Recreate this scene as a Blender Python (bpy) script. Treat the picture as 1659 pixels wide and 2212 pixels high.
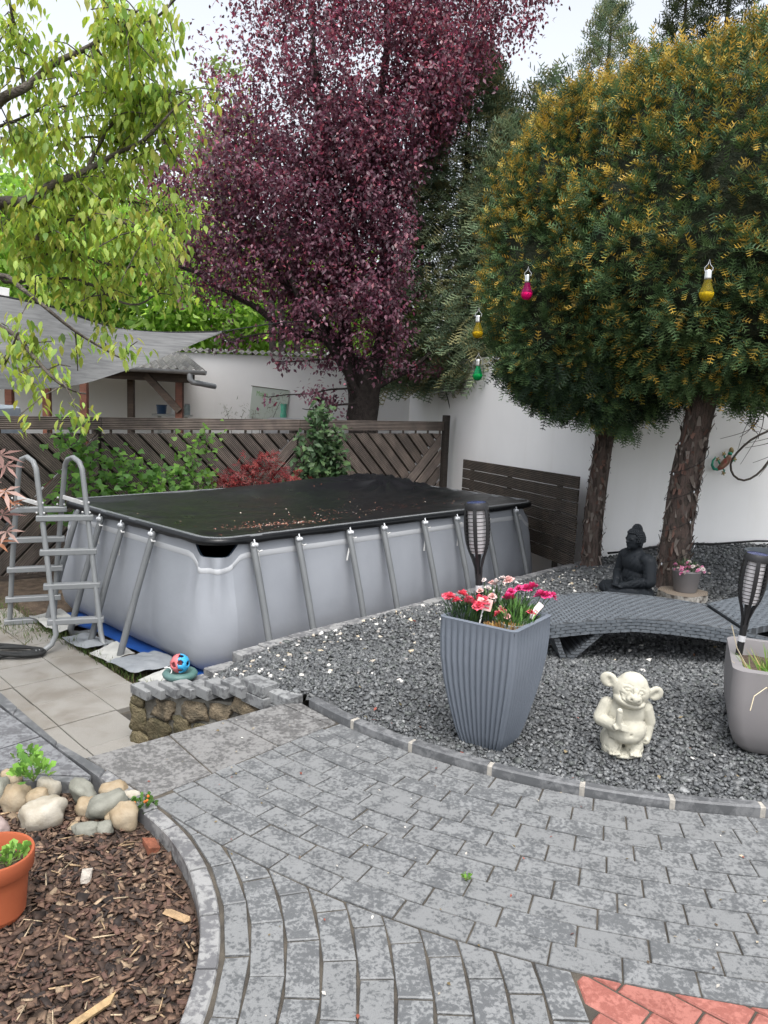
import bpy, bmesh, math, random
import numpy as np
from mathutils import Vector, Matrix, noise as mnoise

for o in list(bpy.data.objects):
    bpy.data.objects.remove(o, do_unlink=True)
scene = bpy.context.scene
COL = scene.collection
rad = math.radians

# ------------------------------------------------------------------ camera
EYE = Vector((0, 0, 1.65))
PITCH, ROLL = rad(8.4), rad(2.3)
_R = Vector((1, 0, 0)); _F = Vector((0, math.cos(PITCH), -math.sin(PITCH))); _U = Vector((0, math.sin(PITCH), math.cos(PITCH)))
_R2 = math.cos(ROLL) * _R + math.sin(ROLL) * _U
_U2 = -math.sin(ROLL) * _R + math.cos(ROLL) * _U
cam = bpy.data.cameras.new('camera')
cam.sensor_fit = 'VERTICAL'; cam.sensor_height = 24.0; cam.lens = 24.0 * 1726 / 2212
cam.clip_start = 0.05; cam.clip_end = 600
camo = bpy.data.objects.new('camera', cam); COL.objects.link(camo)
m = Matrix.Identity(4)
for i, ax in enumerate((_R2, _U2, -_F)):
    for j in range(3): m[j][i] = ax[j]
m.translation = EYE
camo.matrix_world = m
scene.camera = camo

# ------------------------------------------------------------------ light: bright overcast day
world = bpy.data.worlds.new('World'); scene.world = world; world.use_nodes = True
wn = world.node_tree.nodes; wl = world.node_tree.links
for n in list(wn): wn.remove(n)
sky = wn.new('ShaderNodeTexSky'); sky.sky_type = 'NISHITA'; sky.sun_disc = False
SUN_EL, SUN_AZ = rad(66), rad(172)          # behind the camera, veiled by cloud
sky.sun_elevation = SUN_EL; sky.sun_rotation = SUN_AZ; sky.dust_density = 4.0; sky.air_density = 1.0
hs = wn.new('ShaderNodeHueSaturation'); hs.inputs['Saturation'].default_value = 0.28
bg = wn.new('ShaderNodeBackground'); bg.inputs['Strength'].default_value = 0.15
wo = wn.new('ShaderNodeOutputWorld')
wl.new(sky.outputs[0], hs.inputs['Color']); wl.new(hs.outputs[0], bg.inputs[0]); wl.new(bg.outputs[0], wo.inputs[0])
sun = bpy.data.lights.new('sun', 'SUN'); sun.energy = 1.0; sun.angle = rad(35); sun.color = (1, 0.985, 0.96)
suno = bpy.data.objects.new('sun', sun); COL.objects.link(suno)
sd = Vector((math.sin(SUN_AZ) * math.cos(SUN_EL), math.cos(SUN_AZ) * math.cos(SUN_EL), math.sin(SUN_EL)))
suno.rotation_euler = (-sd).to_track_quat('-Z', 'Y').to_euler(); suno.location = sd * 30
scene.render.engine = 'CYCLES'
vs = scene.view_settings; vs.view_transform = 'Standard'; vs.look = 'None'; vs.gamma = 1.0; vs.exposure = 1.2
try: vs.use_curve_mapping = False
except Exception: pass

# ------------------------------------------------------------------ helpers
rng = np.random.default_rng(7); random.seed(7)
def lin(r, g, b):
    return tuple((c / 255 / 12.92) if c / 255 <= .04045 else ((c / 255 + .055) / 1.055) ** 2.4 for c in (r, g, b))

class MB:
    def __init__(s): s.v = []; s.f = []
    def add(s, vs_, fs):
        o = len(s.v); s.v.extend([tuple(float(c) for c in p) for p in vs_]); s.f.extend([tuple(i + o for i in q) for q in fs]); return s
    def box(s, c, d, R=None):
        pts = [Vector((x * d[0] / 2, y * d[1] / 2, z * d[2] / 2)) for z in (-1, 1) for y in (-1, 1) for x in (-1, 1)]
        if R is not None: pts = [R @ p for p in pts]
        c = Vector(c)
        return s.add([p + c for p in pts], [(0, 2, 3, 1), (4, 5, 7, 6), (0, 1, 5, 4), (2, 6, 7, 3), (0, 4, 6, 2), (1, 3, 7, 5)])
    def cbox(s, c, d, ch=.004, R=None):
        """box with chamfered edges"""
        h = [x / 2 for x in d]; ch = min(ch, *[x * .45 for x in h]); pts = []
        idx = {}
        for sx in (-1, 1):
            for sy in (-1, 1):
                for sz in (-1, 1):
                    for k in range(3):
                        q = [sx * h[0], sy * h[1], sz * h[2]]
                        for j in range(3):
                            if j != k: q[j] -= (sx, sy, sz)[j] * ch
                        idx[(sx, sy, sz, k)] = len(pts); pts.append(Vector(q))
        fs = []
        for k in range(3):
            a, b = [j for j in range(3) if j != k]
            for sg in (-1, 1):
                q = []
                for (u, w) in ((-1, -1), (1, -1), (1, 1), (-1, 1)):
                    t = [0, 0, 0]; t[k] = sg; t[a] = u; t[b] = w; q.append(idx[(*t, k)])
                fs.append(tuple(q))
            for u in (-1, 1):
                for w in (-1, 1):
                    t = [0, 0, 0]; t[a] = u; t[b] = w
                    t[k] = -1; t0 = tuple(t); t[k] = 1; t1 = tuple(t)
                    fs.append((idx[(*t0, a)], idx[(*t1, a)], idx[(*t1, b)], idx[(*t0, b)]))
        for sx in (-1, 1):
            for sy in (-1, 1):
                for sz in (-1, 1): fs.append(tuple(idx[(sx, sy, sz, k)] for k in range(3)))
        if R is not None: pts = [R @ p for p in pts]
        c = Vector(c); return s.add([p + c for p in pts], fs)
    def beam(s, a, b, w, h, ch=.003, up=(0, 0, 1)):
        """chamfered bar from a to b, w across, h along up"""
        a = Vector(a); b = Vector(b); x = (b - a); L = x.length; x.normalize(); up = Vector(up)
        y = up.cross(x).normalized(); z = x.cross(y)
        R = Matrix((x, y, z)).transposed(); return s.cbox((a + b) / 2, (L, w, h), ch, R)
    def tube(s, path, r, n=8, caps=True, sq=False):
        path = [Vector(p) for p in path]; m_ = len(path)
        rs = r if hasattr(r, '__len__') else [r] * m_
        prev = None; vs_ = []; fs = []
        for i, p in enumerate(path):
            t = (path[min(i + 1, m_ - 1)] - path[max(i - 1, 0)])
            if t.length < 1e-9: t = Vector((0, 0, 1))
            t.normalize()
            if prev is None:
                u = t.cross(Vector((0, 0, 1)) if abs(t.z) < .9 else Vector((1, 0, 0))).normalized()
            else:
                u = (prev - t * prev.dot(t))
                u = u.normalized() if u.length > 1e-6 else t.orthogonal().normalized()
            prev = u; w = t.cross(u)
            for k in range(n):
                a = 2 * math.pi * (k + (.5 if sq else 0)) / n
                vs_.append(p + (u * math.cos(a) + w * math.sin(a)) * rs[i])
        for i in range(m_ - 1):
            for k in range(n):
                k2 = (k + 1) % n; fs.append((i * n + k, i * n + k2, (i + 1) * n + k2, (i + 1) * n + k))
        if caps: fs.append(tuple(reversed(range(n)))); fs.append(tuple((m_ - 1) * n + k for k in range(n)))
        return s.add(vs_, fs)
    def lathe(s, prof, n=24, c=(0, 0, 0), closed=False):
        """prof: list of (r, z)"""
        vs_ = []; fs = []
        for r, z in prof:
            for k in range(n):
                a = 2 * math.pi * k / n; vs_.append((c[0] + r * math.cos(a), c[1] + r * math.sin(a), c[2] + z))
        L = len(prof)
        for i in range(L - 1 + (1 if closed else 0)):
            j = (i + 1) % L
            for k in range(n):
                k2 = (k + 1) % n; fs.append((i * n + k, i * n + k2, j * n + k2, j * n + k))
        return s.add(vs_, fs)
    def disc(s, r, z, n=24, c=(0, 0, 0)):
        return s.add([(c[0] + r * math.cos(2 * math.pi * k / n), c[1] + r * math.sin(2 * math.pi * k / n), c[2] + z) for k in range(n)], [tuple(range(n))])
    def ball(s, c, r, nu=10, nv=7, R=None):
        r = r if hasattr(r, '__len__') else (r, r, r); vs_ = []; fs = []; c = Vector(c)
        for j in range(nv + 1):
            th = math.pi * j / nv
            for k in range(nu):
                a = 2 * math.pi * k / nu
                p = Vector((r[0] * math.sin(th) * math.cos(a), r[1] * math.sin(th) * math.sin(a), r[2] * math.cos(th)))
                vs_.append((R @ p if R is not None else p) + c)
        for j in range(nv):
            for k in range(nu):
                k2 = (k + 1) % nu; q = (j * nu + k, (j + 1) * nu + k, (j + 1) * nu + k2, j * nu + k2); fs.append(q)
        return s.add(vs_, fs)
    def grid(s, P):
        """P[i][j] points"""
        n, m_ = len(P), len(P[0]); return s.add([p for row in P for p in row], [(i * m_ + j, i * m_ + j + 1, (i + 1) * m_ + j + 1, (i + 1) * m_ + j) for i in range(n - 1) for j in range(m_ - 1)])
    def prism(s, poly, z0, z1, ch=.004, bottom=False):
        """upright prism over a convex polygon with a chamfered top edge"""
        n = len(poly); cx = sum(p[0] for p in poly) / n; cy = sum(p[1] for p in poly) / n
        top = []
        for p in poly:
            d = math.hypot(p[0] - cx, p[1] - cy); k = max(0, 1 - ch * 1.3 / d) if d > 0 else 1
            top.append((cx + (p[0] - cx) * k, cy + (p[1] - cy) * k, z1))
        vs_ = [(p[0], p[1], z0) for p in poly] + [(p[0], p[1], z1 - ch) for p in poly] + top
        fs = [(i, (i + 1) % n, n + (i + 1) % n, n + i) for i in range(n)] + [(n + i, n + (i + 1) % n, 2 * n + (i + 1) % n, 2 * n + i) for i in range(n)] + [tuple(2 * n + i for i in range(n))]
        if bottom: fs.append(tuple(reversed(range(n))))
        return s.add(vs_, fs)
    def mesh(s, name):
        me = bpy.data.meshes.new(name); me.from_pydata(s.v, [], s.f); me.update(); return me

def setp(o, label=None, cat=None, group=None, kind=None):
    if label: o['label'] = label
    if cat: o['category'] = cat
    if group: o['group'] = group
    if kind: o['kind'] = kind
    return o
def obj(name, mb, mat, parent=None, loc=(0, 0, 0), rot=None, smooth=False, world=False):
    me = mb.mesh(name) if isinstance(mb, MB) else mb
    o = bpy.data.objects.new(name, me); COL.objects.link(o)
    if mat is not None and len(me.materials) == 0: me.materials.append(mat)
    o.location = loc
    if rot is not None: o.rotation_euler = rot
    if smooth:
        me.polygons.foreach_set('use_smooth', [True] * len(me.polygons))
        if smooth != True: shade_angle(me, smooth)
    if parent is not None:
        o.parent = parent
        if world: o.location = Vector(loc) - WLOC[parent.name]
    return o
def shade_angle(me, deg):
    try: me.set_sharp_from_angle(angle=rad(deg))
    except Exception: pass
WLOC = {}
def thing(name, label, cat, loc=(0, 0, 0), rz=0, group=None, kind=None):
    o = bpy.data.objects.new(name, None); COL.objects.link(o); o.location = loc; o.rotation_euler = (0, 0, rz)
    o.empty_display_size = .1
    p = Vector(loc)
    WLOC[o.name] = p
    return setp(o, label, cat, group, kind)
def single(name, mb, mat, label, cat, group=None, smooth=False, loc=(0, 0, 0), kind=None, rot=None):
    """a thing that is one mesh; its origin goes to the middle of its foot"""
    if isinstance(mb, MB) and loc == (0, 0, 0) and rot is None:
        a = np.array(mb.v); c = ((a[:, 0].min() + a[:, 0].max()) / 2, (a[:, 1].min() + a[:, 1].max()) / 2, a[:, 2].min())
        mb.v = [tuple(p) for p in (a - np.array(c))]; loc = c
    o = obj(name, mb, mat, None, loc, rot, smooth); return setp(o, label, cat, group, kind)
def structure(name, mb, mat, smooth=False):
    o = obj(name, mb, mat, None, smooth=smooth); o['kind'] = 'structure'; WLOC[o.name] = Vector((0, 0, 0)); return o

# ------------------------------------------------------------------ material helpers
def newmat(name):
    mt = bpy.data.materials.new(name); mt.use_nodes = True
    nt = mt.node_tree; b = nt.nodes.get('Principled BSDF'); return mt, nt, b
def N(nt, t, **kw):
    n = nt.nodes.new(t)
    for k, v in kw.items():
        if k in n.inputs.keys(): n.inputs[k].default_value = v
        else: setattr(n, k, v)
    return n
def ramp(nt, stops):
    r = nt.nodes.new('ShaderNodeValToRGB'); e = r.color_ramp.elements
    while len(e) < len(stops): e.new(.5)
    for i, (p, c) in enumerate(stops):
        e[i].position = p; e[i].color = (*c, 1) if len(c) == 3 else c
    return r
def mixc(nt, a, b, fac, mode='MIX'):
    x = nt.nodes.new('ShaderNodeMix'); x.data_type = 'RGBA'; x.blend_type = mode
    def put(sock, v):
        if isinstance(v, (tuple, list)): sock.default_value = (*v, 1) if len(v) == 3 else v
        elif isinstance(v, (int, float)): sock.default_value = v
        else: nt.links.new(v, sock)
    put(x.inputs[0], fac); put(x.inputs[6], a); put(x.inputs[7], b); return x.outputs[2]
def coords(nt, kind='world', scale=(1, 1, 1)):
    if kind == 'world': s = N(nt, 'ShaderNodeNewGeometry').outputs['Position']
    else: s = N(nt, 'ShaderNodeTexCoord').outputs['Object']
    mp = N(nt, 'ShaderNodeMapping'); mp.inputs['Scale'].default_value = scale; nt.links.new(s, mp.inputs['Vector']); return mp.outputs[0]
def noise(nt, vec, scale, detail=4, rough=.55, dist=0):
    n = N(nt, 'ShaderNodeTexNoise', Scale=scale, Detail=detail, Roughness=rough, Distortion=dist); nt.links.new(vec, n.inputs['Vector']); return n.outputs['Fac']
def bump(nt, b, h, strength=.3, dist=.01):
    n = N(nt, 'ShaderNodeBump', Strength=strength, Distance=dist); nt.links.new(h, n.inputs['Height']); nt.links.new(n.outputs[0], b.inputs['Normal'])
def objrand(nt): return N(nt, 'ShaderNodeObjectInfo').outputs['Random']
def plain(name, c1, c2=None, scale=6, rough=.6, bs=60, bst=.15, bd=.003, spec=.4, metal=0, kind='world', vary=0., stretch=(1, 1, 1), lo=.35, hi=.65):
    mt, nt, b = newmat(name); v = coords(nt, kind, stretch)
    c2 = c2 or tuple(x * .8 for x in c1)
    r = ramp(nt, [(lo, c1), (hi, c2)]); nt.links.new(noise(nt, v, scale, 5), r.inputs[0]); col = r.outputs[0]
    if vary:
        mm = N(nt, 'ShaderNodeMapRange'); mm.inputs[3].default_value = 1 - vary; mm.inputs[4].default_value = 1 + vary
        nt.links.new(objrand(nt), mm.inputs[0]); col = mixc(nt, col, mm.outputs[0], 1.0, 'MULTIPLY')
    nt.links.new(col, b.inputs['Base Color'])
    b.inputs['Roughness'].default_value = rough; b.inputs['Specular IOR Level'].default_value = spec; b.inputs['Metallic'].default_value = metal
    if bst: bump(nt, b, noise(nt, v, bs, 3), bst, bd)
    return mt
def leafmat(name, trans=.35, rough=.45, spec=.3, gain=(1, 1, 1)):
    mt, nt, b = newmat(name)
    at = N(nt, 'ShaderNodeAttribute'); at.attribute_name = 'tint'
    b.inputs['Roughness'].default_value = rough; b.inputs['Specular IOR Level'].default_value = spec
    nt.links.new(at.outputs['Color'], b.inputs['Base Color'])
    tr = N(nt, 'ShaderNodeBsdfTranslucent'); nt.links.new(mixc(nt, at.outputs['Color'], gain, 1.0, 'MULTIPLY'), tr.inputs['Color'])
    mx = N(nt, 'ShaderNodeMixShader'); mx.inputs[0].default_value = trans
    out = [n for n in nt.nodes if n.type == 'OUTPUT_MATERIAL'][0]
    nt.links.new(b.outputs[0], mx.inputs[1]); nt.links.new(tr.outputs[0], mx.inputs[2]); nt.links.new(mx.outputs[0], out.inputs['Surface'])
    return mt

# ------------------------------------------------------------------ scatter: many small pieces as one mesh
def frames(fwd, up_hint=None, roll=None):
    """rotation matrices (k,3,3) whose Y column is fwd; Z column near up_hint"""
    f = fwd / np.linalg.norm(fwd, axis=1, keepdims=True)
    if up_hint is None: up_hint = rng.normal(size=f.shape)
    x = np.cross(f, up_hint); nrm = np.linalg.norm(x, axis=1, keepdims=True); bad = nrm[:, 0] < 1e-5
    x[bad] = np.array([1, 0, 0]); nrm[bad] = 1; x = x / nrm; z = np.cross(x, f)
    return np.stack([x, f, z], axis=2)
def scatter(name, tv, tf, pos, R, scale, mat, parent=None, tint=None, tint_v=None, label=None, kind=None, cat=None, smooth=False, world=True):
    tv = np.asarray(tv, float); n = len(tv); k = len(pos)
    scale = np.asarray(scale, float)
    if scale.ndim == 1: scale = scale[:, None]
    V = (tv[None] * scale[:, None, :]) if scale.shape[1] in (1, 3) else None
    V = np.einsum('kij,knj->kni', R, V) + pos[:, None, :]
    if world and parent is not None: V = V - np.array(WLOC[parent.name])[None, None]
    lens = [len(f) for f in tf]; flat = np.concatenate([np.array(f) for f in tf])
    loops = (flat[None] + (np.arange(k) * n)[:, None]).ravel()
    starts0 = np.cumsum([0] + lens[:-1]); tot = sum(lens)
    starts = (starts0[None] + (np.arange(k) * tot)[:, None]).ravel()
    me = bpy.data.meshes.new(name)
    me.vertices.add(n * k); me.vertices.foreach_set('co', V.astype(np.float32).ravel())
    me.loops.add(len(loops)); me.loops.foreach_set('vertex_index', loops.astype(np.int32))
    me.polygons.add(len(starts)); me.polygons.foreach_set('loop_start', starts.astype(np.int32))
    if smooth: me.polygons.foreach_set('use_smooth', np.ones(len(starts), bool))
    me.update(calc_edges=True)
    if tint is not None:
        T = np.repeat(np.asarray(tint, float)[:, None, :], n, axis=1)
        if tint_v is not None:      # second tint reached along the template (new growth at the tips, say)
            w = np.asarray(tint_v[1])[None, :, None]; T = T * (1 - w) + np.asarray(tint_v[0])[:, None, :] * w
        A = np.ones((k, n, 4), np.float32); A[..., :3] = T
        a = me.attributes.new('tint', 'FLOAT_COLOR', 'POINT'); a.data.foreach_set('color', A.ravel())
    return setp(obj(name, me, mat, parent), label, cat, None, kind)
def pick(pal, k, w=None, jit=.18):
    pal = np.array(pal); i = rng.choice(len(pal), k, p=w); c = pal[i] * (1 + rng.normal(0, jit, (k, 1))); return np.clip(c, .002, 1)
def unit(k):
    v = rng.normal(size=(k, 3)); return v / np.linalg.norm(v, axis=1, keepdims=True)
# leaf templates: Y is the leaf's length
LEAF4 = ([(0, 0, 0), (.28, .45, .08), (0, .5, 0), (-.28, .45, .08), (0, 1, -.06)], [(0, 1, 2), (0, 2, 3), (2, 1, 4), (3, 2, 4)])
LEAF8 = ([(0, 0, 0), (.2, .22, .06), (0, .25, 0), (-.2, .22, .06), (.25, .55, .05), (0, .58, -.03), (-.25, .55, .05), (0, 1.02, -.16)],
         [(0, 1, 2), (0, 2, 3), (1, 4, 5, 2), (2, 5, 6, 3), (4, 7, 5), (5, 7, 6)])
def maple_leaf():
    vs_ = [(0, 0, 0)]; fs = []
    for a, L in ((-105, .55), (-52, .85), (0, 1.0), (52, .85), (105, .55)):
        ca, sa = math.sin(rad(a)), math.cos(rad(a)); o = len(vs_)
        vs_ += [(ca * L * .45 + sa * .09, sa * L * .45 - ca * .09, .03), (ca * L, sa * L, -.08), (ca * L * .45 - sa * .09, sa * L * .45 + ca * .09, .03)]
        fs.append((0, o, o + 1, o + 2))
    return vs_, fs
MAPLE = maple_leaf()
def yew_sprig(pairs=7, bend=.12):
    vs_ = []; fs = []; w = []
    for i in range(pairs):
        t = .08 + .84 * i / (pairs - 1); z = -bend * t * t; L = .30 * (1 - .45 * t) ; 
        for s in (-1, 1):
            o = len(vs_)
            vs_ += [(0, t - .035, z), (0, t + .035, z), (s * L, t + .16, z + .10), (s * L * .95, t + .10, z + .09)]; fs.append((o, o + 3, o + 2, o + 1)); w += [t, t, t, t]
    o = len(vs_); vs_ += [(-.012, 0, 0), (.012, 0, 0), (.02, .95, -bend), (-.02, .95, -bend), (0, 1.1, -bend)]; fs += [(o, o + 1, o + 2, o + 3), (o + 3, o + 2, o + 4)]; w += [0, 0, 1, 1, 1]
    return vs_, fs, np.clip((np.array(w) - .3) / .4, 0, 1)
YEW = yew_sprig(5)
def chip_template(k, flat=.5):
    r = np.random.default_rng(k); v = []
    for z in (-1, 1):
        for y in (-1, 1):
            for x in (-1, 1):
                q = np.array([x, y, z]) * (.5, .5, .5 * flat) * r.uniform(.55, 1.1, 3); v.append(tuple(q))
    return v, [(0, 2, 3, 1), (4, 5, 7, 6), (0, 1, 5, 4), (2, 6, 7, 3), (0, 4, 6, 2), (1, 3, 7, 5)]
def rand_rot(k, tilt=.5):
    a = rng.uniform(0, 2 * np.pi, k); up = np.stack([rng.normal(0, tilt, k), rng.normal(0, tilt, k), np.ones(k)], 1); up /= np.linalg.norm(up, axis=1, keepdims=True)
    f = np.stack([np.cos(a), np.sin(a), np.zeros(k)], 1); f = f - up * (f * up).sum(1, keepdims=True); return frames(f, up)

# polygon clipping (convex)
def clip(poly, p, n):
    out = []; L = len(poly)
    for i in range(L):
        a, b = poly[i], poly[(i + 1) % L]
        da = (a[0] - p[0]) * n[0] + (a[1] - p[1]) * n[1]; db = (b[0] - p[0]) * n[0] + (b[1] - p[1]) * n[1]
        if da >= 0: out.append(a)
        if (da >= 0) != (db >= 0):
            t = da / (da - db); out.append((a[0] + (b[0] - a[0]) * t, a[1] + (b[1] - a[1]) * t))
    return out
def area(poly): return .5 * sum(poly[i][0] * poly[(i + 1) % len(poly)][1] - poly[(i + 1) % len(poly)][0] * poly[i][1] for i in range(len(poly))) if len(poly) > 2 else 0
def inset(poly, d):
    if area(poly) < 0: poly = poly[::-1]
    out = poly
    for i in range(len(poly)):
        a, b = poly[i], poly[(i + 1) % len(poly)]; L = math.hypot(b[0] - a[0], b[1] - a[1])
        if L < 1e-6: continue
        n = (-(b[1] - a[1]) / L, (b[0] - a[0]) / L); out = clip(out, (a[0] + n[0] * d, a[1] + n[1] * d), n)
        if len(out) < 3: return []
    res = []
    for p in out:
        if not res or math.hypot(p[0] - res[-1][0], p[1] - res[-1][1]) > .002: res.append(p)
    return res
def centre(poly): return (sum(p[0] for p in poly) / len(poly), sum(p[1] for p in poly) / len(poly))
def piece(name, poly, z0, z1, mat, parent, ch=.004, tilt=0.):
    c = centre(poly); mb = MB().prism([(p[0] - c[0], p[1] - c[1]) for p in poly], z0 - z1, 0, ch)
    return obj(name, mb, mat, parent, (c[0], c[1], z1), (random.gauss(0, tilt), random.gauss(0, tilt), 0) if tilt else None)

# ------------------------------------------------------------------ materials of the setting
def wet_stone(name, dry, wet, sc=26, vary=.14, grain=.10, lo=.50, hi=.56, rough=.75, tint2=None):
    """concrete stone with drying rain blotches that run across neighbouring stones"""
    mt, nt, b = newmat(name); v = coords(nt)
    n1 = noise(nt, v, sc, 6, .68, .4); n2 = noise(nt, v, sc * .22, 3); n3 = noise(nt, v, 380, 2)
    ad = N(nt, 'ShaderNodeMath', operation='ADD'); ml = N(nt, 'ShaderNodeMath', operation='MULTIPLY'); ml.inputs[1].default_value = .55
    nt.links.new(n2, ml.inputs[0]); nt.links.new(n1, ad.inputs[0]); nt.links.new(ml.outputs[0], ad.inputs[1])
    rr = objrand(nt); sh = N(nt, 'ShaderNodeMath', operation='MULTIPLY_ADD'); sh.inputs[1].default_value = .11; nt.links.new(rr, sh.inputs[0]); nt.links.new(ad.outputs[0], sh.inputs[2])
    r = ramp(nt, [(lo + .285, (0, 0, 0)), (hi + .335, (1, 1, 1))]); nt.links.new(sh.outputs[0], r.inputs[0])
    base = mixc(nt, dry, wet, r.outputs[0])
    mm = N(nt, 'ShaderNodeMapRange'); mm.inputs[3].default_value = 1 - vary; mm.inputs[4].default_value = 1 + vary; nt.links.new(rr, mm.inputs[0])
    base = mixc(nt, base, mm.outputs[0], 1., 'MULTIPLY')
    if tint2:
        rt = ramp(nt, [(.45, (0, 0, 0)), (.7, (1, 1, 1))]); nt.links.new(noise(nt, v, 3.1, 3), rt.inputs[0]); base = mixc(nt, base, tint2, rt.outputs[0])
    gr = ramp(nt, [(.3, (1 - grain,) * 3), (.7, (1 + grain,) * 3)]); nt.links.new(n3, gr.inputs[0]); base = mixc(nt, base, gr.outputs[0], 1., 'MULTIPLY')
    nt.links.new(base, b.inputs['Base Color'])
    rg = ramp(nt, [(0, (rough,) * 3), (1, (rough - .28,) * 3)]); nt.links.new(r.outputs[0], rg.inputs[0]); nt.links.new(rg.outputs[0], b.inputs['Roughness'])
    bump(nt, b, n3, .35, .0015); return mt
M = {}
M['brick'] = wet_stone('grey_paver', (.188, .193, .194), (.094, .098, .101), sc=64, vary=.10)
M['brick_red'] = wet_stone('red_paver', (.33, .125, .098), (.245, .085, .066), sc=58, vary=.08)
M['slab'] = wet_stone('grey_slab', (.190, .187, .182), (.095, .093, .091), sc=48, vary=.05)
M['kerbstone'] = wet_stone('kerb_stone', (.24, .24, .236), (.12, .12, .124), sc=30, vary=.10)
M['kerbdark'] = wet_stone('dark_kerb_stone', (.165, .168, .172), (.085, .088, .092), sc=24, vary=.10, lo=.42, hi=.55)
M['lowslab'] = wet_stone('beige_slab', (.235, .224, .202), (.18, .163, .138), sc=3.2, vary=.06, grain=.16, lo=.5, hi=.75)
M['sideslab'] = wet_stone('side_slab', (.180, .185, .192), (.10, .10, .106), sc=44, vary=.05)
M['joint'] = plain('joint_sand', (.038, .034, .029), (.088, .076, .060), 9, .95, 220, .6, .004)
M['mortar'] = plain('mortar', (.22, .21, .18), (.12, .112, .095), 10, .95, 90, .9, .006)
M['mortarpale'] = plain('pale_mortar', (.40, .375, .33), (.27, .255, .23), 30, .95, 150, .5, .003)
M['soil'] = plain('soil', (.05, .035, .024), (.11, .08, .055), 12, .97, 60, 1., .02)
M['lawn'] = plain('ground', (.05, .055, .025), (.10, .075, .045), 2.2, .97, 40, .8, .02)
M['gravelbase'] = plain('gravel_base', (.055, .058, .06), (.11, .114, .116), 75, .9, 90, 1., .012)
M['mulchbase'] = plain('mulch_base', (.022, .015, .011), (.06, .038, .026), 30, .95, 60, 1., .01)
def wallmat():
    mt, nt, b = newmat('white_render'); v = coords(nt); vs_ = coords(nt, 'world', (3, 3, .35))
    r = ramp(nt, [(.3, (.74, .74, .735)), (.7, (.81, .81, .805))]); nt.links.new(noise(nt, v, .9, 4), r.inputs[0])
    st = ramp(nt, [(.55, (1, 1, 1)), (.85, (.945, .94, .93))]); nt.links.new(noise(nt, vs_, 1.6, 5), st.inputs[0])
    nt.links.new(mixc(nt, r.outputs[0], st.outputs[0], 1., 'MULTIPLY'), b.inputs['Base Color']); b.inputs['Roughness'].default_value = .9
    bump(nt, b, noise(nt, v, 130, 3), .25, .004); return mt
M['wall'] = wallmat()
def woodmat(name, c1, c2, axis='y', sc=1.0, rough=.8):
    mt, nt, b = newmat(name); v = coords(nt, 'object', (1.5 * sc, 38 * sc, 38 * sc)); v2 = coords(nt, 'world')
    r = ramp(nt, [(.3, c1), (.7, c2)]); nt.links.new(noise(nt, v, 1.0, 5, .6), r.inputs[0])
    st = ramp(nt, [(.4, (.72,) * 3), (.65, (1.15, 1.13, 1.1))]); nt.links.new(noise(nt, v2, 5, 4), st.inputs[0])
    mm = N(nt, 'ShaderNodeMapRange'); mm.inputs[3].default_value = .78; mm.inputs[4].default_value = 1.22; nt.links.new(objrand(nt), mm.inputs[0])
    col = mixc(nt, mixc(nt, r.outputs[0], st.outputs[0], 1., 'MULTIPLY'), mm.outputs[0], 1., 'MULTIPLY')
    nt.links.new(col, b.inputs['Base Color']); b.inputs['Roughness'].default_value = rough; bump(nt, b, noise(nt, v, 1.5, 4), .3, .002); return mt
M['fence'] = woodmat('weathered_decking', (.115, .09, .078), (.235, .20, .175))
M['fencedark'] = woodmat('dark_board_gap_shade', (.022, .018, .015), (.05, .041, .034))  # gap shade painted onto the back slats; posts and battens share the tone
M['redwood'] = woodmat('red_brown_beam', (.10, .035, .022), (.19, .075, .045))
M['darkwood'] = woodmat('dark_brown_beam', (.045, .03, .022), (.10, .07, .05))

# ------------------------------------------------------------------ ground, patio, beds
ZP = -.5                                        # level of the pool yard; the patio is at 0
structure('ground', MB().add([(-250, -250, -.57), (250, -250, -.57), (250, 250, -.57), (-250, 250, -.57)], [(0, 1, 2, 3)]), M['lawn'])
CR = (1.674, 5.671); R0, RW = 2.613, .10906      # rows of the patio run round this centre
CL = (-1.7856, 1.9484); RL, LW = 1.3537, .10435  # rows beside the bark bed run round this one
def arc(c, r, a0, a1, n): return [(c[0] + r * math.cos(a0 + (a1 - a0) * i / n), c[1] + r * math.sin(a0 + (a1 - a0) * i / n)) for i in range(n + 1)]
bed = [(-1.285, 3.352), (-.53, 4.03)] + arc(CR, 2.58, -2.44, -1.2, 24) + [(3.0, .6), (-.9, .6)] + arc(CL, 1.33, -.75, .86, 16) + [(-1.13, 3.2)]
pb = MB(); n_ = len(bed); pb.add([(x, y, -.0065) for x, y in bed] + [(x, y, -.56) for x, y in bed], [tuple(range(n_))] + [(i, n_ + i, n_ + (i + 1) % n_, (i + 1) % n_) for i in range(n_)])
patio = structure('patio_paving', pb, M['joint'])
SL0, SL1 = Vector((-.895, 3.018)), Vector((-.199, 3.836)); sdir = (SL1 - SL0).normalized(); snorm = (sdir.y, -sdir.x)   # where the big slabs end
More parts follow.
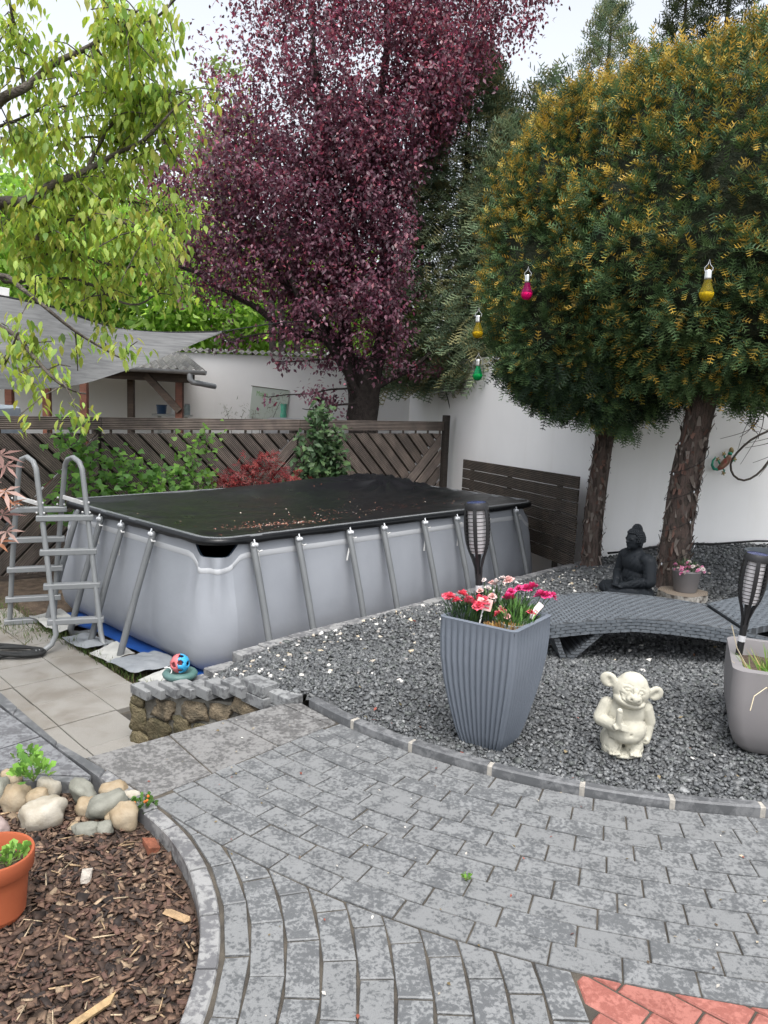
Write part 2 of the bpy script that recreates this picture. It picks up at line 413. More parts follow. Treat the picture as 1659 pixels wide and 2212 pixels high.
JA = {1: [-2.2746, -2.1872, -2.1016, -1.9391, -1.8581, -1.7795, -1.6983, -1.6241], 2: [-2.2874, -2.2034, -2.1217, -1.8875, -1.8105, -1.7346, -1.6598],
      3: [-2.301, -2.2223, -2.1437, -2.0659, -1.9155, -1.8419, -1.7695, -1.6962], 4: [-2.3195, -2.2447, -2.1673, -2.0932, -1.8763, -1.8048, -1.7342, -1.6637],
      5: [-2.3011, -2.2265, -2.1524, -2.0803, -2.0463, -1.9066, -1.8376, -1.7698, -1.7004], 6: [-2.2796, -2.2081, -2.1365, -2.0677, -1.8664, -1.7997, -1.7339],
      7: [-2.2579, -2.1891, -2.1196, -2.0869, -2.0222, -1.8909, -1.8269, -1.7621, -1.699], 8: [-2.227, -2.1627, -2.0973, -1.8456, -1.7836, -1.7213],
      9: [-2.2037, -2.1381, -1.8629, -1.8014, -1.7431], 10: [-2.15, -1.8829, -1.8247, -1.7664]}
def keep_left_kerb(poly, r=1.378):
    c = centre(poly); d = Vector((c[0] - CL[0], c[1] - CL[1])); d.normalize()
    return clip(poly, (CL[0] + d.x * r, CL[1] + d.y * r), (d.x, d.y))
for k in range(1, 11):
    r0, r1 = R0 + (k - 1) * RW, R0 + k * RW; rm = (r0 + r1) / 2
    a = JA[k]; full = [a[0]]
    for i in range(1, len(a)):
        gap = (a[i] - a[i - 1]) * rm; q = max(1, round(gap / .217))
        full += [a[i - 1] + (a[i] - a[i - 1]) * (j + 1) / q for j in range(q)]
    while full[0] > -2.75: full.insert(0, full[0] - .226 / rm)
    while full[-1] < -1.45: full.append(full[-1] + .213 / rm)
    for i in range(len(full) - 1):
        t0, t1 = full[i], full[i + 1]; tm = (t0 + t1) / 2
        poly = [(CR[0] + r * math.cos(t), CR[1] + r * math.sin(t)) for r, t in ((r1, t0), (r1, t1), (r0, t1), (r0, t0))]
        poly = clip(poly, SL0, snorm)
        if len(poly) < 3: continue
        poly = keep_left_kerb(poly)
        if len(poly) < 3: continue
        poly = inset(poly, random.uniform(.0026, .004))
        if len(poly) < 3 or area(poly) < .0018: continue
        piece('brick', poly, -.04, random.gauss(0, .0012), M['brick'], patio, .003, .004)
JL = {1: [.466, .304, .13, -.035], 2: [.38, .227, .07], 3: [.308, .163, .018], 4: [.241, .107, -.026], 5: [.187, .062], 6: [.142, .023], 7: [.108, -.004], 8: [.062], 9: [.036], 10: [-.005]}
def outside_rows(poly, r=3.7037):
    c = centre(poly); d = Vector((c[0] - CR[0], c[1] - CR[1])); d.normalize()
    return clip(poly, (CR[0] + d.x * r, CR[1] + d.y * r), (d.x, d.y))
for k in range(1, 11):
    r0 = RL + (k - 1) * LW + (.026 if k == 1 else 0); r1 = RL + k * LW; rm = RL + (k - .5) * LW; dt = .232 / rm
    t = list(JL[k])
    while t[0] < .80: t.insert(0, t[0] + dt)
    while t[-1] > -.42: t.append(t[-1] - dt)
    for i in range(len(t) - 1):
        ta, tb = t[i], t[i + 1]; tm = (ta + tb) / 2
        poly = [(CL[0] + r * math.cos(q), CL[1] + r * math.sin(q)) for r, q in ((r0, tb), (r1, tb), (r1, ta), (r0, ta))]
        poly = outside_rows(poly)
        if len(poly) < 3: continue
        poly = inset(poly, random.uniform(.0028, .0045))
        if len(poly) < 3 or area(poly) < .0018: continue
        piece('brick', poly, -.04, random.gauss(0, .0012), M['brick'], patio, .003, .004)
# the red field in the corner
th = rad(-42); u1 = Vector((math.cos(th), math.sin(th))); u2 = Vector((-math.sin(th), math.cos(th))); O = Vector((.651, 2.109))
for i in range(-9, 7):
    for j in range(-4, 9):
        s0 = j * .21 + (i % 2) * .105 + .085; p = [O + u1 * x + u2 * y for x, y in ((s0, i * .105), (s0 + .21, i * .105), (s0 + .21, i * .105 + .105), (s0, i * .105 + .105))]
        poly = [(q.x, q.y) for q in p]; c = centre(poly)
        if c[0] > 1.9 or c[1] < .9: continue
        poly = outside_rows(poly)
        if len(poly) < 3: continue
        c = centre(poly); d = Vector((c[0] - CL[0], c[1] - CL[1])); d.normalize()
        poly = clip(poly, (CL[0] + d.x * 2.397, CL[1] + d.y * 2.397), (d.x, d.y))
        if len(poly) < 3: continue
        poly = inset(poly, .0036)
        if len(poly) < 3 or area(poly) < .0006: continue
        piece('red_brick', poly, -.04, random.gauss(0, .001), M['brick_red'], patio, .0045, .003)
# big slabs along the top of the steps
ed0, ed1 = Vector((-1.285, 3.352)), Vector((-.505, 4.055))
fl = [(-1.16, 3.235, -.895, 3.018)]
joints = [(Vector((-1.285, 3.352)), Vector((-.897, 3.02))), (Vector((-.985, 3.62)), Vector((-.696, 3.252))), (Vector((-.755, 3.825)), Vector((-.45, 3.545))), (Vector((-.505, 4.055)), Vector((-.222, 3.80)))]
for i in range(3):
    (a0, b0), (a1, b1) = joints[i], joints[i + 1]
    poly = [tuple(b0), tuple(b1), tuple(a1), tuple(a0)]
    piece('slab', inset(poly, .004), -.05, .001 * (i - 1), M['slab'], patio, .004, .002)
piece('slab', inset([(-.222, 3.80), (-.196, 3.838), (-.40, 4.075), (-.505, 4.055)], .003), -.05, 0, M['slab'], patio, .004)

# ---- kerb round the gravel
kr = thing('gravel_kerb', None, None, (0, 0, 0), kind='structure')
ja = [-2.3277 - .1395, -2.3277, -2.1873, -2.0325, -1.8777, -1.7379, -1.5995, -1.46, -1.32, -1.18]
def kerb_stone(parent, c, r0, r1, a0, a1, z0, z1, mat, ch=.008):
    n = 6; pr = [(r1, z0), (r1, z1 - ch), (r1 - ch * .8, z1), (r0 + ch * .6, z1), (r0, z1 - ch * .7), (r0, z0)]
    am = (a0 + a1) / 2; rm = (r0 + r1) / 2; o = Vector((c[0] + rm * math.cos(am), c[1] + rm * math.sin(am), 0))
    P = []
    for i in range(n + 1):
        a = a0 + (a1 - a0) * i / n; P.append([(c[0] + r * math.cos(a) - o.x, c[1] + r * math.sin(a) - o.y, z) for r, z in pr])
    mb = MB().grid(P); k = len(mb.v); mb.f.append(tuple(range(6))); mb.f.append(tuple(reversed(range(k - 6, k))))
    return obj('kerb_stone', mb, mat, parent, o)
for i in range(len(ja) - 1):
    g = .0042
    kerb_stone(kr, CR, 2.556, 2.608, ja[i] + g, ja[i + 1] - g, -.3, .043 + random.gauss(0, .002), M['kerbdark'])
    kerb_stone(kr, CR, 2.558, 2.6075, ja[i + 1] - g, ja[i + 1] + g, -.3, .040, M['mortarpale'], .003).name = 'mortar_joint'
# ---- kerb of the bark bed
kl = thing('bark_bed_kerb', None, None, (0, 0, 0), kind='structure')
jl = [.80, .545, .288, .0955, -.10, -.29, -.48, -.67]
jl = [.81] + [.69, .463, .273, .0935, -.10, -.29, -.48]
for i in range(len(jl) - 1):
    kerb_stone(kl, CL, 1.305, 1.366, jl[i + 1] + .0025, jl[i] - .0025, -.35, .004 + random.gauss(0, .002), M['kerbstone'], .006)
def strip_stone(parent, p, mat, z=.002, z0=-.55):
    return piece('kerb_stone', p, z0, z, mat, parent, .006)
strip_stone(kl, [(-1.152, 3.158), (-.888, 2.905), (-.848, 2.946), (-1.15, 3.235)], M['kerbstone'], .006)
for (p, q) in (((-1.152, 3.158, -1.153, 3.232), (-1.46, 3.445, -1.46, 3.478)), ((-1.463, 3.449, -1.463, 3.482), (-1.80, 3.765, -1.815, 3.85)), ((-1.803, 3.769, -1.818, 3.854), (-2.40, 4.36, -2.42, 4.49))):
    strip_stone(kl, [p[:2], p[2:], q[2:], q[:2]], M['kerbdark'], .004)
for x0, x1 in ((-1.62, -1.20), (-2.1, -1.625), (-2.6, -2.105)):
    strip_stone(kl, [(x0, 3.128), (x1, 3.128), (x1, 3.176), (x0, 3.176)], M['kerbdark'], -.004, -.3)
# ---- grey slabs to the left of the bed edge
ss = structure('side_paving', MB().add([(-3.2, 3.15, -.03), (-1.2, 3.15, -.03), (-2.42, 4.38, -.03), (-3.2, 5.0, -.03), (-3.2, 3.15, -.6), (-1.2, 3.15, -.6), (-2.42, 4.38, -.6), (-3.2, 5.0, -.6)], [(0, 1, 2, 3), (0, 4, 5, 1), (1, 5, 6, 2), (2, 6, 7, 3)]), M['joint'])
for poly in ([(-1.585, 3.182), (-1.19, 3.182), (-1.565, 3.546), (-1.70, 3.385)], [(-1.705, 3.39), (-1.57, 3.55), (-1.93, 3.885), (-2.06, 3.73)], [(-2.065, 3.736), (-1.935, 3.89), (-2.40, 4.35), (-2.55, 4.18)],
             [(-2.10, 3.182), (-1.59, 3.182), (-1.71, 3.382), (-2.06, 3.722), (-2.10, 3.70)], [(-2.62, 3.182), (-2.106, 3.182), (-2.106, 3.72), (-2.55, 4.17), (-2.62, 4.1)]):
    piece('slab', inset(poly, .004), -.06, 0, M['sideslab'], ss, .004, .002)

# ---- bark bed
def mulch_z(x, y): return -.055 + .012 * math.sin(3.1 * x + 1) * math.cos(2.7 * y) + .02 * max(0, (1.0 - math.hypot(x - CL[0], y - CL[1])))
P = [[(CL[0] + r * math.cos(a), min(CL[1] + r * math.sin(a), 3.14), mulch_z(CL[0] + r * math.cos(a), CL[1] + r * math.sin(a))) for a in np.linspace(-.55, 2.2, 40)] for r in np.linspace(.02, 1.32, 18)]
structure('bark_bed', MB().grid(P), M['mulchbase'], smooth=True)

# ---- lower terrace of beige slabs
E1 = Vector((.6845, -.729)); E2 = Vector((.690, .7238))      # along / across the rows
LO = Vector((-2.281, 5.078))
lt = structure('lower_terrace', MB().add([(-6.5, 4.2, -.535), (-1.3, 3.3, -.535), (-.4, 4.3, -.535), (-2.3, 6.15, -.535), (-5.0, 9.0, -.535), (-6.5, 8.0, -.535)], [tuple(range(6))]), M['joint'])
for i in range(-9, 5):
    for j in range(-3, 2):
        if j > 0: continue
        o = LO + E1 * (.415 * i) + E2 * (.392 * j)
        if i < -3 and j >= 0 and False: continue
        p = [o, o + E1 * .415, o + E1 * .415 + E2 * .392, o + E2 * .392]; poly = inset([(q.x, q.y) for q in p], .0035)
        c = centre(poly)
        if c[0] < -4.9 or c[0] > -.95: continue
        piece('slab', poly, -.54, ZP + random.gauss(0, .0015), M['lowslab'], lt, .003, .002)
# second tier across the front of the pool ends at the soil strip
for i in range(-6, 4):
    o = LO + E1 * (.415 * i) + E2 * .392
    p = [o, o + E1 * .415, o + E1 * .415 + E2 * .30, o + E2 * .30]; poly = inset([(q.x, q.y) for q in p], .0035)
    if centre(poly)[0] > -1.5: continue
    piece('slab', poly, -.54, ZP + random.gauss(0, .0015), M['lowslab'], lt, .003, .002)
structure('pool_yard_soil', MB().grid([[(x, y, -.527 + .012 * math.sin(5 * x) * math.cos(4 * y)) for y in np.linspace(5.2, 14.5, 30)] for x in np.linspace(-5.5, 2.2, 30)]), M['soil'], smooth=True)

# ---- steps from the patio down to the terrace
st = structure('steps', MB().box((-.9, 3.3, -.9), (.05, .05, .05)), M['joint'])
nrm = Vector((-.669, .743))
for i, z in ((1, -.17), (2, -.335)):
    a = ed0 + nrm * (.02 + .0 * i); b = ed1 + nrm * (.02); dd = .26 * i
    poly = [tuple(a), tuple(b), tuple(b + nrm * dd), tuple(a + nrm * dd)]
    piece('step', poly, -.56, z, M['kerbdark'], st, .006)

# ------------------------------------------------------------------ gravel garden
PE0, PE1 = Vector((-1.06, 4.57)), Vector((2.19, 8.17)); ped = (PE1 - PE0).normalized(); pen = Vector((ped.y, -ped.x))   # edge towards the pool
def sm(t): t = min(1, max(0, t)); return t * t * (3 - 2 * t)
def gravel_in(x, y):
    de = (x - PE0.x) * pen.x + (y - PE0.y) * pen.y
    if de < -.02 or x > 5.5: return False
    if y > 8.32 + .15 * (x - 2.15): return False
    r = math.hypot(x - CR[0], y - CR[1])
    if r < 2.57: return True
    if y > 5.671 and x > 0: return True
    back = (x + .474) * .443 + (y - 4.108) * .8966
    return back > .05 and x < 0 and x > -1.3 and r < 3.4
def gz(x, y):
    dk = 2.556 - math.hypot(x - CR[0], y - CR[1]); de = (x - PE0.x) * pen.x + (y - PE0.y) * pen.y
    z = .024 + .066 * sm(dk / 1.1); f = sm(de / .45); z = z * f + .004 * (1 - f)
    z -= .13 * sm((-x - .55) / .7)
    return z + .16 * sm((y - 6.9) / 1.5) * sm((x - 2.1) / 1.2) + .008 * math.sin(4 * x + 2) * math.sin(3.3 * y)
gb = MB(); st_ = .075; xs = np.arange(-1.2, 5.6, st_); ys = np.arange(3.0, 9.0, st_); idx = {}
for ix, x in enumerate(xs):
    for iy, y in enumerate(ys):
        if gravel_in(x + st_ / 2, y + st_ / 2):
            q = []
            for dx, dy in ((0, 0), (1, 0), (1, 1), (0, 1)):
                kk = (ix + dx, iy + dy)
                if kk not in idx: idx[kk] = len(gb.v); X, Y = x + dx * st_, y + dy * st_; gb.v.append((X, Y, gz(X, Y)))
                q.append(idx[kk])
            gb.f.append(tuple(q))
structure('gravel_bed', gb, M['gravelbase'], smooth=True)
def stonemat(name, rough=.6):
    mt, nt, b = newmat(name); at = N(nt, 'ShaderNodeAttribute'); at.attribute_name = 'tint'
    r = ramp(nt, [(.3, (.75,) * 3), (.7, (1.25,) * 3)]); nt.links.new(noise(nt, coords(nt), 90, 3), r.inputs[0])
    nt.links.new(mixc(nt, at.outputs['Color'], r.outputs[0], 1., 'MULTIPLY'), b.inputs['Base Color']); b.inputs['Roughness'].default_value = rough; b.inputs['Specular IOR Level'].default_value = .45; return mt
M['chip'] = stonemat('slate_chips', .55); M['bark'] = stonemat('bark_chips', .8); M['pebble'] = stonemat('pale_pebbles', .7)
def gravel_pts(n, y0, y1, x0=-1.1, x1=5.2, wfun=None):
    out = []
    while len(out) < n:
        X = rng.uniform(x0, x1, n); Y = rng.uniform(y0, y1, n)
        for x, y in zip(X, Y):
            if abs(x - .02) > .56 * y + .35: continue
            if gravel_in(x, y): out.append((x, y, gz(x, y)))
            if len(out) >= n: break
    return np.array(out)
gp = thing('slate_gravel', 'grey slate gravel covering the raised garden bed', 'gravel', kind='stuff')
PAL = [(.066, .070, .073), (.092, .097, .10), (.125, .13, .132), (.165, .17, .17), (.085, .093, .089)]
for i, (n, y0, y1, s0, s1) in enumerate(((18000, 3.05, 4.9, .012, .025), (9500, 4.2, 6.2, .015, .029), (7500, 5.6, 9.0, .022, .036))):
    for t in range(2):
        p = gravel_pts(n // 2, y0, y1); k = len(p); tv, tf = chip_template(10 * i + t, .55); s = rng.uniform(s0, s1, (k, 1)) * rng.uniform(.7, 1.2, (k, 3))
        p[:, 2] += s[:, 2] * .18 + rng.uniform(-.001, .006, k)
        o = scatter('chip_layer', tv, tf, p, rand_rot(k, .55), s, M['chip'], gp, tint=pick(PAL, k, [.28, .30, .22, .10, .10]), kind='stuff')
p = gravel_pts(1500, 3.05, 8.0); k = len(p); tv, tf = chip_template(91, .5); s = rng.uniform(.028, .046, (k, 1)) * rng.uniform(.7, 1.2, (k, 3)); p[:, 2] += .006
scatter('large_chip_layer', tv, tf, p, rand_rot(k, .35), s, M['chip'], gp, tint=pick(PAL, k, [.28, .30, .22, .10, .10]), kind='stuff')
# paler stones mixed in, mostly near the pool
pp = gravel_pts(2200, 4.2, 7.6, -1.1, 2.6); de = (pp[:, 0] - PE0.x) * pen.x + (pp[:, 1] - PE0.y) * pen.y
pp = pp[rng.uniform(size=len(pp)) < np.exp(-de * 2.0) * .45]; p2 = gravel_pts(60, 3.1, 8.0); pp = np.concatenate([pp, p2]); k = len(pp)
tv, tf = chip_template(77, .7); s = rng.uniform(.012, .036, (k, 1)) * rng.uniform(.6, 1.2, (k, 3)); pp[:, 2] += .009
scatter('white_pebbles', tv, tf, pp, rand_rot(k, .4), s, M['pebble'], None, tint=pick([(.62, .60, .56), (.45, .40, .33), (.30, .28, .26), (.5, .42, .3)], k, [.5, .2, .2, .1], .1), label='white and cream pebbles mixed into the slate gravel', cat='pebbles', kind='stuff')
def gravel_brown(n):
    q = gravel_pts(n * 6, 3.2, 8, -1, 3.2)[:n]; return q
q = gravel_brown(240); k = len(q); q[:, 2] += .012
scatter('fallen_leaf_bits', *LEAF4, q, rand_rot(k, .5), rng.uniform(.012, .035, k), leafmat('dry_leaf', .1), None, tint=pick([(.14, .06, .03), (.2, .05, .035), (.12, .10, .05), (.25, .2, .12)], k), label='dry brown and red leaf scraps lying on the gravel', cat='leaves', kind='stuff')

# ---- edging stones between gravel and pool
ee = thing('gravel_edging', None, None, kind='structure')
s = -.12; Ltot = (PE1 - PE0).length + .9
while s < Ltot:
    L = random.uniform(.20, .27); a = PE0 + ped * s; b = PE0 + ped * (s + L - .006)
    poly = [tuple(a), tuple(b), tuple(b - pen * .10), tuple(a - pen * .10)]
    piece('edging_stone', poly[::-1] if area(poly) < 0 else poly, -.5, .012 - .11 * sm((.45 - s) / .6) + random.gauss(0, .003), M['kerbstone'], ee, .005, .006); s += L

# ---- low retaining wall beside the steps
M['capbrick'] = wet_stone('cap_brick', (.235, .24, .24), (.12, .123, .126), sc=22, vary=.16)
rw = thing('retaining_wall', 'low rubble retaining wall with stepped grey brick capping beside the steps', 'wall', (-.92, 4.3, ZP))
RA = Vector((-.474, 4.108)); rt = Vector((-.8966, .443)).normalized(); rn = Vector((.443, .8966)).normalized()      # along the wall face, and into the wall
cd = Vector((.74, -.672)); ce = Vector((.672, .74))
W0 = WLOC[rw.name]
cb = MB(); P = []
for i in range(15):
    q = RA + rt * (-.02 + 1.15 * i / 14); zt_ = -.045 - .155 * i / 14; P.append([(q.x + rn.x * .012, q.y + rn.y * .012, -.56), (q.x + rn.x * .012, q.y + rn.y * .012, zt_), (q.x + rn.x * .17, q.y + rn.y * .17, zt_), (q.x + rn.x * .17, q.y + rn.y * .17, -.56)])
cb.grid(P); cb.add(P[-1], [(0, 1, 2, 3)]); cb.add(P[0], [(3, 2, 1, 0)])
obj('mortar_core', cb, M['mortar'], rw, world=True)
M['rubble'] = plain('rubble_stone', (.24, .19, .125), (.11, .092, .064), 14, .9, 70, 1., .02, vary=.2)
M['rubbledark'] = plain('dark_rubble_stone', (.085, .075, .040), (.165, .135, .08), 12, .92, 70, 1., .02, vary=.2)  # darker tone, mostly for the lower stones
def rock(mb_c, r, seed, amp=.18, nu=16, nv=10, boxy=.5):
    mb = MB().ball((0, 0, 0), (1, 1, 1), nu, nv); v = []
    for p in mb.v:
        q = Vector(p); d = q / max(abs(q.x), abs(q.y), abs(q.z)); q = q.lerp(d * .82, boxy)
        n = mnoise.noise(q * 1.3 + Vector((seed * 7.3, seed * 3.1, 0))) * amp + mnoise.noise(q * 3.1 + Vector((seed, 0, 9))) * amp * .4
        q = q * (1 + n); v.append((q.x * r[0] + mb_c[0], q.y * r[1] + mb_c[1], q.z * r[2] + mb_c[2]))
    mb.v = v; return mb
for i, (sv, z, rx, rz, mt) in enumerate(((.872, -.245, .088, .062, 'rubble'), (.635, -.215, .092, .066, 'rubble'), (.455, -.180, .090, .052, 'rubble'), (.275, -.118, .105, .048, 'rubble'), (1.07, -.225, .062, .045, 'rubbledark'), (1.065, -.345, .075, .085, 'rubbledark'), (.915, -.385, .105, .075, 'rubbledark'),
                                         (.735, -.325, .085, .065, 'rubbledark'), (.56, -.32, .10, .055, 'rubbledark'), (1.06, -.48, .08, .06, 'rubbledark'), (.86, -.50, .12, .055, 'rubbledark'), (.38, -.28, .10, .06, 'rubbledark'))):
    q = RA + rt * sv; o = obj('stone', rock((0, 0, 0), (rx, .030, rz), i + 3, .42, 26, 16, .75), M[mt], rw, (q.x + rn.x * .014 - W0.x, q.y + rn.y * .014 - W0.y, z - W0.z), (0, random.uniform(-.3, .3), math.atan2(-rt.y, -rt.x)), smooth=True)
for i, (sv, z, k) in enumerate(((1.13, -.140, .886), (1.02, -.110, .897), (.912, -.080, .908), (.804, -.058, .919), (.687, -.040, .931), (.569, -.003, .943), (.455, .023, .954), (.317, .060, .968), (.161, .028, .984))):
    a = RA + rt * sv; L = .2 * k; dp = .085 if i < 7 else .11
    poly = [tuple(a), tuple(a + cd * L), tuple(a + cd * L + ce * dp), tuple(a + ce * dp)]
    piece('cap_brick', poly, z - .062 * k, z, M['capbrick'], rw, .004).location -= W0
    if i >= 7: piece('cap_brick', [tuple(Vector(p) + cd * .012 - ce * .002) for p in poly], z - .128, z - .066, M['capbrick'], rw, .004).location -= W0

# ------------------------------------------------------------------ walls
def wall_prism(pts, z0, tops, t):
    """wall along pts, thickness t behind it, separate top heights"""
    mb = MB()
    for i in range(len(pts) - 1):
        a = Vector(pts[i]); b = Vector(pts[i + 1]); d = (b - a).normalized(); n = Vector((-d.y, d.x)) * t
        v = [(*a, z0), (*b, z0), (*(b + n), z0), (*(a + n), z0), (*a, tops[i]), (*b, tops[i + 1]), (*(b + n), tops[i + 1]), (*(a + n), tops[i])]
        mb.add(v, [(0, 1, 5, 4), (1, 2, 6, 5), (2, 3, 7, 6), (3, 0, 4, 7), (4, 5, 6, 7)])
    return mb
WC0, WC1 = (.40, 15.2), (2.15, 8.32)
nw = thing('white_side_wall', 'grey shaded white rendered wall behind the two yew trunks', 'wall', (1.3, 11.7, -.57))
obj('render', wall_prism([WC0, WC1], -.57, [2.22, 2.22], .22), M['wall'], nw, world=True)
obj('render', wall_prism([(2.151, 8.322), (6.5, 8.97)], -.57, [2.22, 2.22], .22), M['wall'], nw, world=True)
bw = thing('white_back_wall', 'bright white rendered wall behind the fence with corrugated coping', 'wall', (-6, 15.2, -.57))
obj('render', wall_prism([(-13, 15.2), (.397, 15.2)], -.57, [2.27, 2.27], .22), M['wall'], bw, world=True)
M['eternit'] = plain('corrugated_cement', (.10, .10, .095), (.20, .195, .18), 8, .9, 60, .5, .004)
def corrugated(x0, x1, ya, za, yb, zb, pitch=.13, amp=.022, shear=0):
    n = int((x1 - x0) / pitch * 8); P1 = []
    for i in range(n + 1):
        x = x0 + (x1 - x0) * i / n; h = amp * math.sin(2 * math.pi * x / pitch); P1.append([(x, ya, za + h), (x - shear / 2, (ya + yb) / 2, (za + zb) / 2 + h), (x - shear, yb, zb + h)])
    mb = MB().grid(P1); P2 = [[(p[0], p[1], p[2] - .012) for p in r] for r in P1]; mb.grid([r[::-1] for r in P2])
    k = len(P1)
    for i in range(k - 1): mb.add([P1[i][0], P2[i][0], P2[i + 1][0], P1[i + 1][0]], [(0, 1, 2, 3)])
    return mb
obj('coping', corrugated(-13, .30, 15.12, 2.30, 15.5, 2.36), M['eternit'], bw, world=True)

# ------------------------------------------------------------------ diagonal slat fence
def groovewood(name, c1, c2, pitch=.0205):
    mt = woodmat(name, c1, c2); nt = mt.node_tree; b = nt.nodes.get('Principled BSDF')
    tc = N(nt, 'ShaderNodeTexCoord'); sx = N(nt, 'ShaderNodeSeparateXYZ'); nt.links.new(tc.outputs['Object'], sx.inputs[0])
    ml = N(nt, 'ShaderNodeMath', operation='MULTIPLY'); ml.inputs[1].default_value = 2 * math.pi / pitch; nt.links.new(sx.outputs[1], ml.inputs[0])
    si = N(nt, 'ShaderNodeMath', operation='SINE'); nt.links.new(ml.outputs[0], si.inputs[0])
    bump(nt, b, si.outputs[0], 1.0, .004)
    r = ramp(nt, [(0, (.55,) * 3), (.45, (1,) * 3)]); mr = N(nt, 'ShaderNodeMapRange'); mr.inputs[1].default_value = -1; nt.links.new(si.outputs[0], mr.inputs[0]); nt.links.new(mr.outputs[0], r.inputs[0])
    old = b.inputs['Base Color'].links[0].from_socket; nt.links.new(mixc(nt, old, r.outputs[0], 1., 'MULTIPLY'), b.inputs['Base Color']); return mt
M['groove'] = groovewood('grooved_decking', (.092, .072, .062), (.185, .152, .132))
M['groovedark'] = groovewood('dark_grooved_decking', (.040, .031, .024), (.078, .062, .048))
F0 = Vector((-4.11, 8.4, 0)); F1 = Vector((1.0, 12.6, 0)); ft = (F1 - F0).normalized(); fn = Vector((ft.y, -ft.x, 0)); fz = Vector((0, 0, 1))
fence = thing('slat_fence', 'weathered brown fence of diagonal grooved boards behind the pool', 'fence', (F0.x, F0.y, ZP))
def slat(parent, name, poly, depth, th_, mat, o3, t3, n3, ang):
    """poly in the fence plane (s, z); ang = board direction in that plane"""
    c = centre(poly); ca, sa = math.cos(ang), math.sin(ang)
    loc = [((p[0] - c[0]) * ca + (p[1] - c[1]) * sa, -(p[0] - c[0]) * sa + (p[1] - c[1]) * ca) for p in poly]
    if area(loc) < 0: loc = loc[::-1]
    mb = MB().prism(loc, -th_, 0, .004, True)
    X = t3 * ca + fz * sa; Yv = -t3 * sa + fz * ca; Zv = X.cross(Yv)
    mtx = Matrix((X, Yv, Zv)).transposed().to_4x4()
    o = obj(name, mb, mat, parent); pos = o3 + t3 * c[0] + fz * c[1] + Zv * depth
    o.location = pos - WLOC[parent.name]; o.rotation_euler = mtx.to_euler(); return o
FT, FB, BW, PI4 = 1.075, -.47, .145, math.pi / 4
pitch = .2475; hw = BW / 2 * math.sqrt(2)
for pi_, (s0, s1) in enumerate(((-1.57, 1.08), (1.12, 3.75), (3.79, 6.42))):
    rect = [(s0, FB), (s1, FB), (s1, FT), (s0, FT)]
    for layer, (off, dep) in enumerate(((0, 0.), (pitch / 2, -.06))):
        nm = 'slat' if layer == 0 else 'back_slat'  # second layer coloured near-black, standing in for shade between the slats
        k = -8
        while True:                            # boards falling to the right, upper left of the panel
            sk = s1 - .10 + k * pitch + off; k += 1
            if sk > s1 + .3: break
            if k < -7 and sk < s0 - 2: continue
            # strip between lines z + s = FT + sk -+ hw
            poly = clip(rect, (sk - hw, FT), (1, 1)); poly = clip(poly, (sk + hw, FT), (-1, -1)) if len(poly) > 2 else []
            poly = clip(poly, (s1 - .02, FT), (-1, 1)) if len(poly) > 2 else []
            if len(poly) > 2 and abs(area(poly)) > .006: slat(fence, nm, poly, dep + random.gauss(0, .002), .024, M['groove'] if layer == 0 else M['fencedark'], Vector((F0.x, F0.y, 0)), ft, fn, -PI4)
        kmin = -16
        for k in range(-16, -8):
            sk = s1 - .10 + k * pitch + off
            poly = clip(rect, (sk - hw, FT), (1, 1)); poly = clip(poly, (sk + hw, FT), (-1, -1)) if len(poly) > 2 else []
            poly = clip(poly, (s1 - .02, FT), (-1, 1)) if len(poly) > 2 else []
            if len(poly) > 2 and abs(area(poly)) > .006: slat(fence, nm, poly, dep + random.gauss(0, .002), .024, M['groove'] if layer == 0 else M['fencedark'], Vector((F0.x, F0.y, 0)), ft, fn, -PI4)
        for k in range(0, 8):                  # boards rising to the right, lower right
            sk = s1 + .10 + k * pitch + off
            poly = clip(rect, (sk - hw, FT), (1, -1)); poly = clip(poly, (sk + hw, FT), (-1, 1)) if len(poly) > 2 else []
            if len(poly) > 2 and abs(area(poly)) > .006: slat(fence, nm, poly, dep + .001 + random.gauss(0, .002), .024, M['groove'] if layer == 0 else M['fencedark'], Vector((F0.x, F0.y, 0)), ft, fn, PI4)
    a = F0 + ft * s0 + fz * 1.19; b = F0 + ft * (s1 + .035) + fz * 1.19
    slat(fence, 'top_rail', [(s0, 1.12), (s1 + .036, 1.12), (s1 + .036, 1.262), (s0, 1.262)], .012, .03, M['groove'], Vector((F0.x, F0.y, 0)), ft, fn, 0)
    for q in range(11):
        sp = s0 + .1 + q * .25; slat(fence, 'bracket', [(sp, 1.06), (sp + .03, 1.06), (sp + .03, 1.13), (sp, 1.13)], -.024, .015, M['groove'], Vector((F0.x, F0.y, 0)), ft, fn, 0)
for sp, zt in ((-1.6, 1.25), (1.10, 1.25), (3.77, 1.25), (6.50, 1.36)):
    p = F0 + ft * sp - fn * (.115 if sp < 6 else 0.0)
    mb = MB().cbox((0, 0, (zt + .57) / 2 - .57), (.09, .09, zt + .57), .005); obj('post', mb, M['fencedark'], fence, Vector((p.x, p.y, 0)) - WLOC[fence.name], (0, 0, math.atan2(ft.y, ft.x)))
